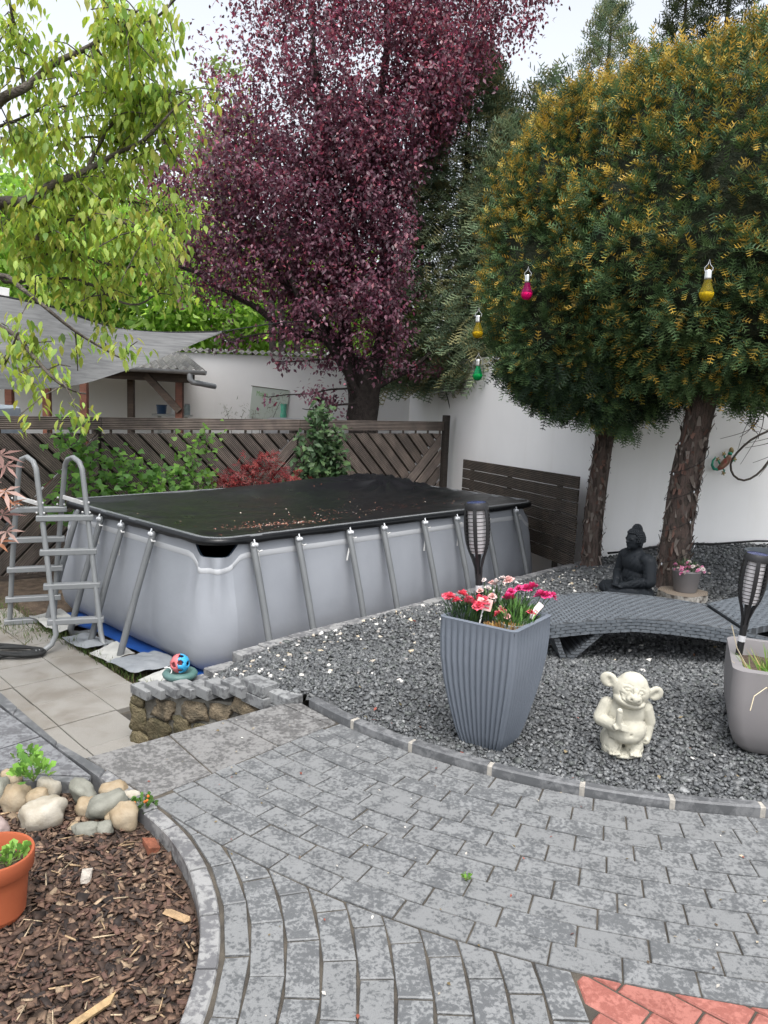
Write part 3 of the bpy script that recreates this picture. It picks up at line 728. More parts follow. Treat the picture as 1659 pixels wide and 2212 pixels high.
# ---- board panel leaning by the white wall
g0 = Vector((1.86, 8.42, 0)); gdir = Vector((-.243, .970, 0)); 
pan = thing('board_panel', 'dark brown panel of horizontal grooved boards standing beside the white wall', 'panel', (g0.x, g0.y, -.25))
for i in range(7):
    z1 = .905 - i * .136; 
    slat(pan, 'board', [(-.42, z1 - .126), (3.05, z1 - .126 - .13), (3.05, z1 - .13), (-.42, z1)], -.0, .022, M['groovedark'], Vector((g0.x, g0.y, 0)), -gdir * -1, Vector((0, 0, 0)), 0)
for sp in (.12, 1.5, 2.85):
    p = g0 + gdir * sp; mb = MB().cbox((0, 0, 0), (.05, .05, 1.2), .004); obj('batten', mb, M['fencedark'], pan, Vector((p.x + .05, p.y + .01, .24 - .04 * sp)) - WLOC[pan.name], (0, 0, math.atan2(gdir.y, gdir.x)))

# ------------------------------------------------------------------ carport behind the fence
M['zinc'] = plain('zinc_gutter', (.42, .43, .44), (.30, .31, .32), 5, .45, 40, .1, .002, metal=.6)
cp = thing('carport', 'timber carport with corrugated roof and zinc gutter against the white wall', 'carport', (-4.2, 12.6, -.57))
def W(o): return WLOC[o.name]
for x, y, w, mt in ((-3.24, 12.5, .11, 'redwood'), (-4.38, 11.6, .10, 'redwood'), (-4.12, 12.9, .10, 'darkwood'), (-5.30, 12.5, .11, 'redwood'), (-5.88, 12.5, .11, 'redwood')):
    obj('post', MB().cbox((0, 0, .64), (w, w, 2.42), .006), M[mt], cp, Vector((x, y, 0)) - W(cp))
obj('beam', MB().beam((-6.4, 12.5, 1.82), (-3.02, 12.5, 1.76), .12, .13), M['darkwood'], cp, world=True)
obj('beam', MB().beam((-3.2, 12.45, 1.80), (-4.0, 15.15, 2.0), .10, .12), M['darkwood'], cp, world=True)
obj('brace', MB().beam((-3.22, 12.44, 1.26), (-3.74, 12.44, 1.79), .08, .10), M['darkwood'], cp, world=True)
obj('roof', corrugated(-7.2, -2.78, 12.25, 1.90, 15.1, 2.22, .13, .024, 1.0), M['eternit'], cp, world=True)
gt = []
for i in range(9):
    a = math.pi + math.pi * i / 8; gt.append((.065 * math.cos(a), .065 * math.sin(a)))
P = [[(x, 12.17 + dx, 1.885 + (x + 2.78) * -.012 + dz) for dx, dz in gt] for x in (-7.2, -5, -2.76)]
gm = MB().grid(P); P2 = [[(x, 12.17 + dx * .92, 1.885 + (x + 2.78) * -.012 + dz * .92) for dx, dz in gt] for x in (-7.2, -5, -2.76)]; gm.grid([r[::-1] for r in P2])
gm.add([(-2.76, 12.17 + dx, 1.885 + dz) for dx, dz in gt], [tuple(range(9))])
gut = obj('gutter', gm, M['zinc'], cp, world=True, smooth=40)
obj('downpipe', MB().tube([(-3.0, 12.17, 1.84), (-3.0, 12.17, 1.76), (-2.97, 12.19, 1.71), (-2.85, 12.3, 1.69), (-2.72, 12.6, 1.66)], .042, 10), M['zinc'], cp, world=True, smooth=50)
# shelf under the carport with a few jars
sh = single('wall_shelf', MB().box((-3.62, 13.5, 1.155), (.62, .24, .03)).box((-3.85, 13.55, .28), (.05, .05, 1.71)).box((-3.4, 13.55, .28), (.05, .05, 1.71)), plain('pale_board', (.45, .47, .45), rough=.6), 'pale shelf under the carport roof carrying jars and a blue tub', 'shelf')
M['blueplastic'] = plain('blue_tub', (.03, .075, .16), (.025, .06, .13), rough=.4, bst=0)
M['jarglass'] = plain('cloudy_jar', (.30, .36, .35), (.22, .28, .28), 20, .15, bst=0)
M['whitejar'] = plain('white_jar', (.6, .6, .58), rough=.4, bst=0)
single('blue_tub', MB().lathe([(.001, 0), (.075, 0), (.085, .13), (.09, .135), (.09, .15), (.001, .15)], 16, (-3.80, 13.5, 1.172)), M['blueplastic'], 'blue tub at the left end of the carport shelf', 'tub', smooth=40)
for i, (x, h, mt, lb) in enumerate(((-3.60, .20, 'whitejar', 'white jar next to the blue tub on the carport shelf'), (-3.485, .19, 'jarglass', 'cloudy glass jar in the middle of the carport shelf'), (-3.37, .185, 'jarglass', 'cloudy glass jar on the carport shelf right by the post'))):
    t = thing('jar', lb, 'jar', (x, 13.5, 1.17), group='jars on the carport shelf')
    obj('body', MB().lathe([(.001, 0), (.048, 0), (.05, .02), (.05, h * .8), (.042, h * .88), (.042, h * .9)], 14), M[mt], t, smooth=40)
    obj('lid', MB().lathe([(.044, h * .9), (.044, h), (.001, h)], 14), M['zinc'], t, smooth=40)

# ---- shade sail hanging in front of the carport
top = [(-4.95, 7.05, 2.52), (-4.3, 7.2, 2.47), (-3.53, 7.55, 2.39), (-3.30, 8.15, 2.36), (-3.23, 8.75, 2.305), (-3.10, 9.3, 2.265), (-2.80, 9.85, 2.28), (-2.45, 10.3, 2.33), (-2.2, 10.6, 2.37)]
bot = [(-4.9, 6.75, 1.70), (-4.2, 6.85, 1.60), (-3.36, 7.0, 1.565), (-3.12, 7.35, 1.585), (-2.95, 7.8, 1.63), (-2.80, 8.3, 1.74), (-2.62, 8.9, 1.90), (-2.42, 9.7, 2.12), (-2.195, 10.57, 2.355)]
def spl(pts, t):
    f = t * (len(pts) - 1); i = min(int(f), len(pts) - 2); u = f - i
    p0 = Vector(pts[max(i - 1, 0)]); p1 = Vector(pts[i]); p2 = Vector(pts[i + 1]); p3 = Vector(pts[min(i + 2, len(pts) - 1)])
    return .5 * ((2 * p1) + (p2 - p0) * u + (2 * p0 - 5 * p1 + 4 * p2 - p3) * u * u + (3 * p1 - p0 - 3 * p2 + p3) * u ** 3)
mt, nt, b = newmat('shade_cloth'); v = coords(nt, 'world', (2, 2, 26)); r = ramp(nt, [(.35, (.17, .174, .178)), (.65, (.26, .266, .266))]); nt.links.new(noise(nt, v, 1.6, 5, .6, .2), r.inputs[0])
b.inputs['Roughness'].default_value = .9; nt.links.new(r.outputs[0], b.inputs['Base Color']); bump(nt, b, noise(nt, coords(nt), 60, 3), .4, .005)
trn = N(nt, 'ShaderNodeBsdfTranslucent'); nt.links.new(r.outputs[0], trn.inputs['Color']); mxs = N(nt, 'ShaderNodeMixShader'); mxs.inputs[0].default_value = .45
out = [n for n in nt.nodes if n.type == 'OUTPUT_MATERIAL'][0]; nt.links.new(b.outputs[0], mxs.inputs[1]); nt.links.new(trn.outputs[0], mxs.inputs[2]); nt.links.new(mxs.outputs[0], out.inputs['Surface']); M['sail'] = mt
P = []
for i in range(41):
    A, B = spl(top, i / 40), spl(bot, i / 40); row = []
    for j in range(13):
        w = j / 12; q = A.lerp(B, w); q += Vector((.35, -.55, -.25)).normalized() * .22 * math.sin(math.pi * w) * (1 - i / 40) ** .6 + Vector((0, 0, .008 * math.sin(7 * w + i * .3))); row.append(q)
    P.append(row)
sail = single('shade_sail', MB().grid(P), M['sail'], 'grey fabric shade sail stretched low in front of the carport', 'shade sail', smooth=True)
M['black'] = plain('black_webbing', (.012, .012, .013), rough=.7, bst=0)
t = obj('hem', MB().tube([spl(top, i / 40) for i in range(41)], .011, 6), M['black'], sail); t.location = -sail.location
t = obj('corner_rope', MB().tube([(-2.2, 10.59, 2.365), (-1.6, 11.2, 2.55), (-.75, 12.4, 2.75)], .008, 5), M['black'], sail); t.location = -sail.location
single('awning_rail', MB().beam((-5.2, 7.0, 2.62), (-3.62, 7.75, 2.455), .05, .075), plain('white_rail', (.7, .7, .7), rough=.4, bst=0), 'white rail sloping along the upper edge of the shade sail', 'rail')

# ---- sign on the back wall
sg = thing('wall_sign', 'pale poster headed Mojito in green on the white back wall', 'sign', (-2.24, 15.17, 1.1))
Rs = Matrix.Rotation(rad(5.0), 3, 'Y')
obj('board', MB().cbox((0, 0, .28), (.70, .015, .60), .003, Rs), plain('pale_poster', (.46, .52, .46), (.50, .55, .50), 3, .5, bst=0), sg)
obj('frame', MB().beam((-.345, -.011, .602), (.352, -.011, .541), .012, .012), M['darkwood'], sg)
def textmesh(body, size):
    cu = bpy.data.curves.new('t', 'FONT'); cu.body = body; cu.size = size; cu.extrude = .001
    o = bpy.data.objects.new('t', cu); COL.objects.link(o); dg = bpy.context.evaluated_depsgraph_get()
    me = bpy.data.meshes.new_from_object(o.evaluated_get(dg)); bpy.data.objects.remove(o); return me
M['greenink'] = plain('green_ink', (.20, .42, .13), rough=.6, bst=0); M['greyink'] = plain('grey_ink', (.42, .46, .42), rough=.6, bst=0)
o = obj('lettering', textmesh('Mojito', .135), M['greenink'], sg, (-.25, -.0115, .425), (rad(90), rad(5), 0)); o.scale = (.62, 1, 1)
ln = MB()
for i in range(5): ln.box((-.15 + .01 * (i % 2), -.0095, .34 - i * .062), (.20 - .03 * (i % 3), .002, .018), Rs)
obj('text_lines', ln, M['greyink'], sg)
for x, z in ((.07, .46), (.17, .39)): obj('emblem', MB().lathe([(.001, 0), (.032, 0), (.032, .002)], 14), M['greyink'], sg, (x, -.0085, z), (rad(90), 0, 0))
M['greenglass'] = plain('green_bottle_print', (.08, .42, .28), (.16, .55, .40), 14, .4, bst=0)
obj('drink_picture', MB().lathe([(.001, 0), (.05, 0), (.062, .12), (.05, .20), (.06, .34), (.045, .34)], 14), M['greenglass'], sg, (.27, -.02, -.05), smooth=40)
bpy.data.objects[sg.name].children[-1].scale = (1, .15, 1)
# grey lid / cover seen over the fence, and the dark covered grill at the left
single('grey_garden_box', MB().cbox((-1.55, 13.6, .55), (1.0, .7, 1.25), .06), plain('grey_cover', (.34, .34, .345), rough=.6), 'grey box lid just showing above the fence below the poster', 'box')
gb_ = MB(); P = []
for i in range(13):
    for_ = []
    a = math.pi * i / 12
    P.append([(-5.35 - .42 * math.cos(a) * (1 if abs(math.cos(a)) < .97 else 1), y, (.62 + .68 * min(1, math.sin(a) * 1.9)) if 0 < i < 12 else -.5) for y in np.linspace(10.1, 10.9, 4)])
gb_.grid(P); gb_.add([p[0] for p in P], [tuple(range(13))])
single('covered_grill', gb_, plain('grey_tarp', (.16, .19, .22), (.22, .25, .275), 4, .55), 'blue grey rounded cover showing above the fence at the left edge', 'cover', smooth=50)
# floodlight with its cable
fl_ = thing('floodlight', 'small grey floodlight with dangling cable on the white wall', 'floodlight', (.97, 12.95, 1.72))
obj('head', MB().cbox((-.19, 0, .0), (.20, .15, .06), .012, Matrix.Rotation(rad(-14), 3, 'Y')), M['zinc'], fl_)
obj('bracket', MB().beam((-.1, 0, .03), (.03, 0, .06), .03, .02), M['zinc'], fl_)
obj('cable', MB().tube([(-.06, -.03, 0), (-.02, -.04, -.12), (.03, -.04, -.3), (.06, -.04, -.5), (.10, -.05, -.9)], .008, 5), M['black'], fl_)

# ------------------------------------------------------------------ swimming pool
PA = Vector((.695, .719, 0)); PB = Vector((-.719, .695, 0)); PN = Vector((-1.24, 5.70, 0)); PL, PW = 4.15, 2.45; PR = .18
def perim(n):
    """rounded rectangle: list of (point, outward normal, corner weight, distance)"""
    segs = [((PR, 0), (PL - PR, 0)), ((PL, PR), (PL, PW - PR)), ((PL - PR, PW), (PR, PW)), ((0, PW - PR), (0, PR))]
    cs = [(PL - PR, PR, -90), (PL - PR, PW - PR, 0), (PR, PW - PR, 90), (PR, PR, 180)]
    out = []
    for i in range(4):
        (x0, y0), (x1, y1) = segs[i]; k = 60 if i % 2 == 0 else 36; nx, ny = ((0, -1), (1, 0), (0, 1), (-1, 0))[i]
        for j in range(k):
            f = j / k; out.append((x0 + (x1 - x0) * f, y0 + (y1 - y0) * f, nx, ny, i))
        cx, cy, a0 = cs[i]
        for j in range(10):
            a = rad(a0 + 90 * j / 10); out.append((cx + PR * math.cos(a), cy + PR * math.sin(a), math.cos(a), math.sin(a), 4 + i))
    return out
PERIM = perim(0)
LEGS_LONG = [.34, .775, 1.33, 1.74, 2.28, 2.75, 3.22, 3.73]; LEGS_SHORT = [.76, 1.25, 1.63, 2.08]
def to3(s, t, z): p = PN + PA * s + PB * t; return Vector((p.x, p.y, z))
corners = [(0, 0), (PL, 0), (PL, PW), (0, PW)]
def press(x, y, side):
    """how strongly a leg holds the liner back here"""
    if side in (0, 2): d = min(abs(x - q) for q in LEGS_LONG)
    elif side in (1, 3): d = min(abs(y - q) for q in LEGS_SHORT)
    else: return 0
    return math.exp(-(d / .13) ** 2)
def cornerd(x, y): return min(math.hypot(x - a, y - b) for a, b in corners)
pool = thing('swimming_pool', 'rectangular grey frame pool with rounded liner walls and steel legs', 'pool', (to3(PL / 2, PW / 2, 0).x, to3(PL / 2, PW / 2, 0).y, ZP))
prof = [(1.0, .0), (.93, .004), (.86, .010), (.76, .028), (.62, .052), (.48, .074), (.34, .086), (.22, .084), (.12, .060), (.05, .015), (.0, -.06)]
HT = .52
def wall_pt(x, y, nx, ny, side, h, o):
    cd_ = cornerd(x, y); notch = sm((.27 - cd_) / .14)
    top_ = HT - .115 * notch
    z = ZP + (top_ - ZP) * h; pr_ = press(x, y, side); cw = sm((.9 - cd_) / .9)
    off = o * (1 - .28 * pr_) * (1.0 + .08 * cw) if o > 0 else o
    if 0 < h < .97 and notch > 0: off += .022 * notch * math.sin(40 * math.atan2(y - PW / 2, x - PL / 2) * 3) * sm((h - .45) / .3)
    off += .006 * mnoise.noise(Vector((x * 3, y * 3, z * 3)))
    return to3(x + nx * off, y + ny * off, z)
pm = MB(); Q = [[wall_pt(*q, h, o) for h, o in prof] for q in PERIM]; Q.append(Q[0]); pm.grid(Q)
M['liner'] = plain('grey_pvc_liner', (.292, .308, .336), (.268, .284, .312), 2.2, .62, 7, .3, .010, spec=.22)
M['linerlight'] = plain('pale_pvc_band', (.45, .462, .48), (.43, .442, .46), 3, .5, bst=0)
M['steel'] = plain('grey_coated_steel', (.150, .158, .163), (.13, .138, .143), 6, .42, 90, .05, .001, spec=.5)
obj('liner_wall', pm, M['liner'], pool, world=True, smooth=True)
bd_ = MB(); Q = []
for q in PERIM:
    row = []
    for h, o in ((.908, .0062), (.905, .0085), (.868, .0118), (.864, .0098)): row.append(wall_pt(*q, h, o))
    Q.append(row)
Q.append(Q[0]); bd_.grid(Q); obj('liner_band', bd_, M['linerlight'], pool, world=True, smooth=True)
# inside of the liner and the water hidden by the cover
ins = MB(); Q = [[to3(q[0] - q[2] * .02, q[1] - q[3] * .02, HT - .115 * sm((.27 - cornerd(q[0], q[1])) / .14)), to3(q[0] - q[2] * .05, q[1] - q[3] * .05, -.3)] for q in PERIM]; Q.append(Q[0]); ins.grid(Q)
obj('liner_inside', ins, plain('blue_liner', (.03, .05, .08), rough=.5, bst=0), pool, world=True, smooth=True)
obj('water', MB().add([to3(x, y, .30) for x, y in ((.06, .06), (PL - .06, .06), (PL - .06, PW - .06), (.06, PW - .06))], [(0, 1, 2, 3)]), plain('dark_water', (.01, .018, .02), rough=.08, bst=0), pool, world=True)
obj('top_rail', MB().tube([to3(q[0], q[1], HT + .012) for q in PERIM] + [to3(PERIM[0][0], PERIM[0][1], HT + .012)], .03, 10, False), M['steel'], pool, world=True, smooth=True)
def leg(x, y, nx, ny):
    tx, ty = -ny, nx; P = []
    for o, z in ((.028, HT - .015), (.043, HT - .05), (.10, .30), (.195, .0), (.30, -.36), (.325, -.445), (.315, -.485), (.24, -.505), (.02, -.512)): P.append(to3(x + nx * o, y + ny * o, z))
    return MB().tube(P, [.022, .027] + [.027] * 7, 10)
for s_ in LEGS_LONG:
    for y, ny in ((0, -1), (PW, 1)): obj('leg', leg(s_, y, 0, ny), M['steel'], pool, world=True, smooth=50)
for t_ in LEGS_SHORT:
    for x, nx in ((0, -1), (PL, 1)): obj('leg', leg(x, t_, nx, 0), M['steel'], pool, world=True, smooth=50)

# ---- cover with its hooks
PEAK = (3.92, PW - .38)
def cover_z(x, y):
    e = min(x, PL - x, y, PW - y); z = HT + .036
    sagx = sm(e / .7); z -= .055 * sagx * (0.55 + .45 * math.sin(math.pi * min(1, x / PL)))
    d = math.hypot(x - PEAK[0], (y - PEAK[1])); an = math.atan2(y - PEAK[1], x - PEAK[0])
    z += .085 * math.exp(-(d / .30) ** 1.3) + .05 * math.exp(-((x - 3.3) / 1.0) ** 2) * sm((y - PW + .5) / .5)
    z += .024 * math.sin(an * 17 + 1.5 * math.sin(an * 5)) * math.exp(-(d - .3) ** 2 / .18) * sm(d / .12)
    z += .014 * math.sin(y * 17 + 2 * math.sin(y * 5) + x * 1.4) * math.exp(-x / .85) * sm(x / .12)
    z += .009 * math.sin((PL - x) * 4 + y * 21) * math.exp(-(PL - x) / .5)
    z += .006 * mnoise.noise(Vector((x * 2.2, y * 2.2, 1))) + .0025 * mnoise.noise(Vector((x * 7, y * 11, 4)))
    return z
cov = MB(); nx_, ny_ = 110, 64; P = []
def squircle(u, v):
    """unit square to rounded rectangle"""
    x, y = u * PL, v * PW; r = PR + .03
    cx = min(max(x, r), PL - r); cy = min(max(y, r), PW - r); dx, dy = x - cx, y - cy
    mx = max(abs(dx), abs(dy)); h = math.hypot(dx, dy)
    if mx > 0 and h > 0 and abs(dx) > 0 and abs(dy) > 0: k = mx / h; x, y = cx + dx * k, cy + dy * k
    return x, y
for i in range(nx_ + 1):
    row = []
    for j in range(ny_ + 1):
        x, y = squircle(i / nx_, j / ny_); row.append(to3(x, y, cover_z(x, y)))
    P.append(row)
cov.grid(P)
Q = []
for q in PERIM:
    row = []; wob = .010 * mnoise.noise(Vector((q[0] * 4, q[1] * 4, 0)))
    for o, dz in ((-.02, .037), (.018, .035), (.036, .022), (.041, .004), (.038, -.012 + wob), (.030, -.020 + wob)): row.append(to3(q[0] + q[2] * (o + wob * .3), q[1] + q[3] * (o + wob * .3), HT + dz))
    Q.append(row)
Q.append(Q[0]); cov.grid(Q)
mt, nt, b = newmat('black_pool_cover'); b.inputs['Base Color'].default_value = (.006, .0068, .008, 1); v = coords(nt)
r = ramp(nt, [(.3, (.26,) * 3), (.7, (.42,) * 3)]); nt.links.new(noise(nt, v, 4, 4), r.inputs[0]); nt.links.new(r.outputs[0], b.inputs['Roughness']); b.inputs['Specular IOR Level'].default_value = .36
bump(nt, b, noise(nt, coords(nt, 'world', (2, 5, 1)), 14, 4, .6), .18, .006); M['cover'] = mt
cover = thing('pool_cover', 'black plastic pool cover stretched over the frame pool and tied down', 'pool cover', to3(PL / 2, PW / 2, HT))
obj('sheet', cov, M['cover'], cover, world=True, smooth=True)
M['hook'] = plain('clear_white_hook', (.62, .64, .66), rough=.25, bst=0); M['string'] = plain('white_string', (.68, .68, .66), rough=.8, bst=0)
def hook(x, y, nx, ny):
    tx, ty = -ny, nx
    def Q3(o, t, z): return to3(x + nx * o + tx * t, y + ny * o + ty * t, z)
    mb = MB()
    for sgn in (-1, 1):
        c = Q3(.062, sgn * .014, HT - .032); mb.ball(c, .017, 8, 6)
    mb.tube([Q3(.05, 0, HT + .01), Q3(.066, 0, HT - .03), Q3(.06, .004, HT - .07)], .006, 6)
    h = obj('hook', mb, M['hook'], cover, world=True, smooth=True)
    L = random.uniform(.10, .2); sw = random.uniform(-.05, .05)
    sb = MB().tube([Q3(.063, 0, HT - .06), Q3(.068, .01 + sw * .3, HT - .10), Q3(.07, .004 + sw, HT - .10 - L)], .0065, 5)
    sb.tube([Q3(.063, 0, HT - .06), Q3(.066, .035, HT - .085), Q3(.06, .07, HT - .08)], .006, 5)
    st2 = obj('tie_string', sb, M['string'], h); st2.location = -W(cover) - h.location + W(cover) - W(cover) + W(cover) * 0
    st2.location = (0, 0, 0)
for s_ in LEGS_LONG: hook(s_, 0, 0, -1)
for t_ in LEGS_SHORT[:3]: hook(0, t_, -1, 0)
# petals and leaf crumbs on the cover
n = 560; xs = []; 
while len(xs) < n:
    if rng.uniform() < .62: x, y = rng.normal(.95, .33), rng.normal(.42, .14)
    elif rng.uniform() < .8: x, y = rng.normal(2.6, .8), rng.normal(.75, .2)
    else: x, y = rng.uniform(.1, PL - .1), rng.uniform(.1, PW - .2)
    if .08 < x < PL - .08 and .1 < y < PW - .1: xs.append((x, y))
pp = np.array([to3(x, y, cover_z(x, y) + .004) for x, y in xs]); k = len(pp)
scatter('fallen_petals', *LEAF4, pp, rand_rot(k, .25), rng.uniform(.010, .022, k), leafmat('petal', .2), None, tint=pick([(.42, .17, .12), (.30, .10, .07), (.62, .52, .46), (.45, .30, .2)], k, [.4, .3, .18, .12]), label='fallen pink petals and leaf crumbs on the black cover', cat='petals', kind='stuff')

# ---- groundsheet sticking out under the short side
def sheet(name, s0, s1, t0, t1, mat, label, seed, z=-.49, amp=.035):
    mb = MB(); P = []
    for i in range(22):
        row = []
        for j in range(22):
            s_ = s0 + (s1 - s0) * i / 21; t_ = t0 + (t1 - t0) * j / 21; n1 = mnoise.noise(Vector((s_ * 3.2 + seed, t_ * 3.2, seed)))
            ed = mnoise.noise(Vector((t_ * 3 + seed * 2, 5, 1))) * .10 if i == 0 else 0
            row.append(to3(s_ + ed, t_, z + amp * (n1 + .45 * abs(mnoise.noise(Vector((s_ * 9, t_ * 6 + seed, 3)))) + .55)))
        P.append(row)
    mb.grid(P); return single(name, mb, mat, label, 'tarpaulin', smooth=True)
M['tarpblue'] = plain('blue_tarp', (.010, .065, .27), (.008, .045, .19), 5, .45, 30, .3, .006)
M['tarpwhite'] = plain('white_tarp', (.42, .42, .395), (.30, .30, .285), 6, .55, 30, .3, .006)
M['tarpgrey'] = plain('grey_tarp_sheet', (.26, .275, .29), (.19, .205, .22), 5, .5, 30, .3, .006)
sheet('groundsheet', -.14, .5, -.12, 2.25, M['tarpblue'], 'blue groundsheet showing beneath the short side of the pool', 3, -.497, .03)
sheet('groundsheet_flap', -.44, -.16, 1.62, 2.2, M['tarpwhite'], 'crumpled white groundsheet flap behind the ladder foot', 8, -.478, .06)
sheet('groundsheet_flap', -.46, -.20, 1.05, 1.50, M['tarpgrey'], 'grey crumpled groundsheet flap at the foot of the ladder', 31, -.478, .05)
sheet('groundsheet_flap', -.46, -.22, .72, 1.02, M['tarpwhite'], 'crumpled white groundsheet flap between the middle pool legs', 12, -.478, .05)
sheet('groundsheet_flap', -.46, -.06, .30, .70, M['tarpgrey'], 'grey folded groundsheet flap beside the corner pool leg', 21, -.47, .055)
sheet('groundsheet_flap', -.46, -.12, -.06, .27, M['tarpwhite'], 'white groundsheet end lying next to the toy ball', 27, -.482, .035)

# ------------------------------------------------------------------ pool ladder
M['ladder'] = plain('grey_ladder_steel', (.225, .235, .24), (.20, .21, .215), 6, .4, 90, .05, .001, spec=.5)
M['bolt'] = plain('white_cap', (.7, .7, .69), rough=.4, bst=0)
ladder = thing('pool_ladder', 'grey steel A-frame pool ladder standing on the slabs beside the pool', 'ladder', (-2.75, 6.55, ZP))
A1, A2, B1, B2 = Vector((-2.585, 6.17, 0)), Vector((-2.265, 6.28, 0)), Vector((-3.27, 6.83, 0)), Vector((-2.94, 6.98, 0))
wv = (A2 - A1).normalized()
def rail(A, B, foot):
    T = (A + B) / 2; dv = (A - B); P = []
    Fq = A.lerp(T, .52); Bq = B.lerp(T, .52)
    if foot:
        P += [A + foot * .16 + Vector((0, 0, -.475)), A + foot * .09 + Vector((0, 0, -.47)), A + foot * .035 + Vector((0, 0, -.435)), A + Vector((0, 0, -.36))]
    else: P += [A + Vector((0, 0, -.48))]
    P += [A.lerp(T, .22) + Vector((0, 0, .1)), A.lerp(T, .47) + Vector((0, 0, .60)), A.lerp(T, .62) + Vector((0, 0, .90))]
    for a in (20, 50, 90, 130, 160):
        c = math.cos(rad(a)); P.append(T + dv * .19 * c + Vector((0, 0, .90 + .125 * math.sin(rad(a)))))
    P += [B.lerp(T, .62) + Vector((0, 0, .90)), B.lerp(T, .47) + Vector((0, 0, .60)), B.lerp(T, .22) + Vector((0, 0, .1)), B + Vector((0, 0, -.49))]
    return P
for A, B, ft_ in ((A1, B1, Vector((-.75, -.66, 0))), (A2, B2, Vector((.7, -.7, 0)))):
    r_ = obj('rail', MB().tube(rail(A, B, ft_), .0215, 12), M['ladder'], ladder, world=True, smooth=50)
    T = (A + B) / 2
    for X, z in ((A, .60), (A, .68), (B, .60), (B, .66)):
        q = X.lerp(T, .47 + (z - .6) * .5)
        for sg_ in (-1, 1): obj('cap', MB().ball((q.x + .03 * sg_, q.y - .02, z), .009, 6, 4), M['bolt'], ladder, world=True, smooth=True)
    st_ = MB().beam(A.lerp(T, .47) + Vector((0, 0, .665)), B.lerp(T, .47) + Vector((0, 0, .665)), .012, .035); obj('strap', st_, M['bolt'], ladder, world=True)
def step(A, B, z):
    T1 = (A + B) / 2; return T1
for z in (.555, .285, .015, -.262):
    f = (z + .48) / 1.08 * .47; a = A1.lerp((A1 + B1) / 2, f) - wv * .045; b = A2.lerp((A2 + B2) / 2, f) + wv * .045
    obj('step', MB().beam(a + Vector((0, 0, z)), b + Vector((0, 0, z)), .075, .046, .006), M['ladder'], ladder, world=True)
for z in (.555, .285, .015, -.262, -.475):
    f = (z + .48) / 1.08 * .47; a = B1.lerp((A1 + B1) / 2, f) - wv * .045; b = B2.lerp((A2 + B2) / 2, f) + wv * .045
    obj('step', MB().beam(a + Vector((0, 0, z)), b + Vector((0, 0, z)), .075, .046, .006), M['ladder'], ladder, world=True)
# black hose looped on the slabs
hp = []
for i in range(90):
    t = i / 89; a = t * 2 * math.pi * 3.1
    hp.append((-2.92 + (.25 - .05 * math.sin(a * .5)) * math.cos(a) + .04 * t, 6.03 + (.10 + .02 * math.cos(a * .7)) * math.sin(a) + .03 * math.sin(3 * t), -.478 + .018 * (.5 + .5 * math.sin(a * 1.6)) + .008 * t))
hp += [(-3.0, 5.86, -.475), (-3.15, 5.74, -.478), (-3.3, 5.6, -.478)]
mt, nt, b = newmat('black_rope'); b.inputs['Base Color'].default_value = (.012, .013, .013, 1); b.inputs['Roughness'].default_value = .7; bump(nt, b, noise(nt, coords(nt), 220, 2), .8, .004)
single('hose', MB().tube(hp, .0135, 8), mt, 'black hose looped loosely on the slabs at the ladder foot', 'hose', smooth=True)

# ---- toy ball in a green dish on the wall end
dish = single('pet_dish', MB().lathe([(.001, 0), (.085, 0), (.10, .012), (.105, .028), (.095, .042), (.07, .046), (.055, .03), (.001, .026)], 28, (-1.185, 4.60, -.085)), plain('green_ceramic', (.06, .13, .115), (.09, .16, .15), 9, .5), 'dull green dish with the toy ball in it on the wall end', 'dish', smooth=True)
ball = thing('toy_ball', 'pink and blue lattice toy ball lying in the green dish', 'toy ball', (-1.185, 4.595, -.052))
M['toyblue'] = plain('toy_blue', (.04, .33, .60), rough=.45, bst=0); M['toypink'] = plain('toy_pink', (.62, .16, .17), rough=.45, bst=0)
br = .058
def ball_half(sign):
    bm = bmesh.new(); bmesh.ops.create_icosphere(bm, subdivisions=4, radius=br)
    holes = [Vector(q).normalized() for q in ((.3, -1, .45), (-.55, -1, .1), (1, -.3, .1), (-1, -.1, .5), (.2, -.3, 1), (.25, -1, -.65), (-.9, -.4, -.8), (0, 1, .2), (-.8, .8, .2), (.8, .8, -.2), (0, .2, -1))]
    dead = [f for f in bm.faces if any(f.calc_center_median().normalized().angle(h) < .30 for h in holes) or f.calc_center_median().x * sign < -.0005]
    bmesh.ops.delete(bm, geom=dead, context='FACES'); bmesh.ops.solidify(bm, geom=bm.faces[:], thickness=.006)
    me = bpy.data.meshes.new('half'); bm.to_mesh(me); bm.free(); return me
obj('blue_half', ball_half(1), M['toyblue'], ball, (0, 0, br), smooth=True); obj('pink_half', ball_half(-1), M['toypink'], ball, (0, 0, br), smooth=True)
obj('ring', MB().tube([(-.07 + .03 * math.cos(a), -.03 + .01 * math.sin(a), .018 + .02 * math.sin(a)) for a in np.linspace(-2.2, 2.2, 10)], .004, 6), M['bolt'], ball, smooth=True)

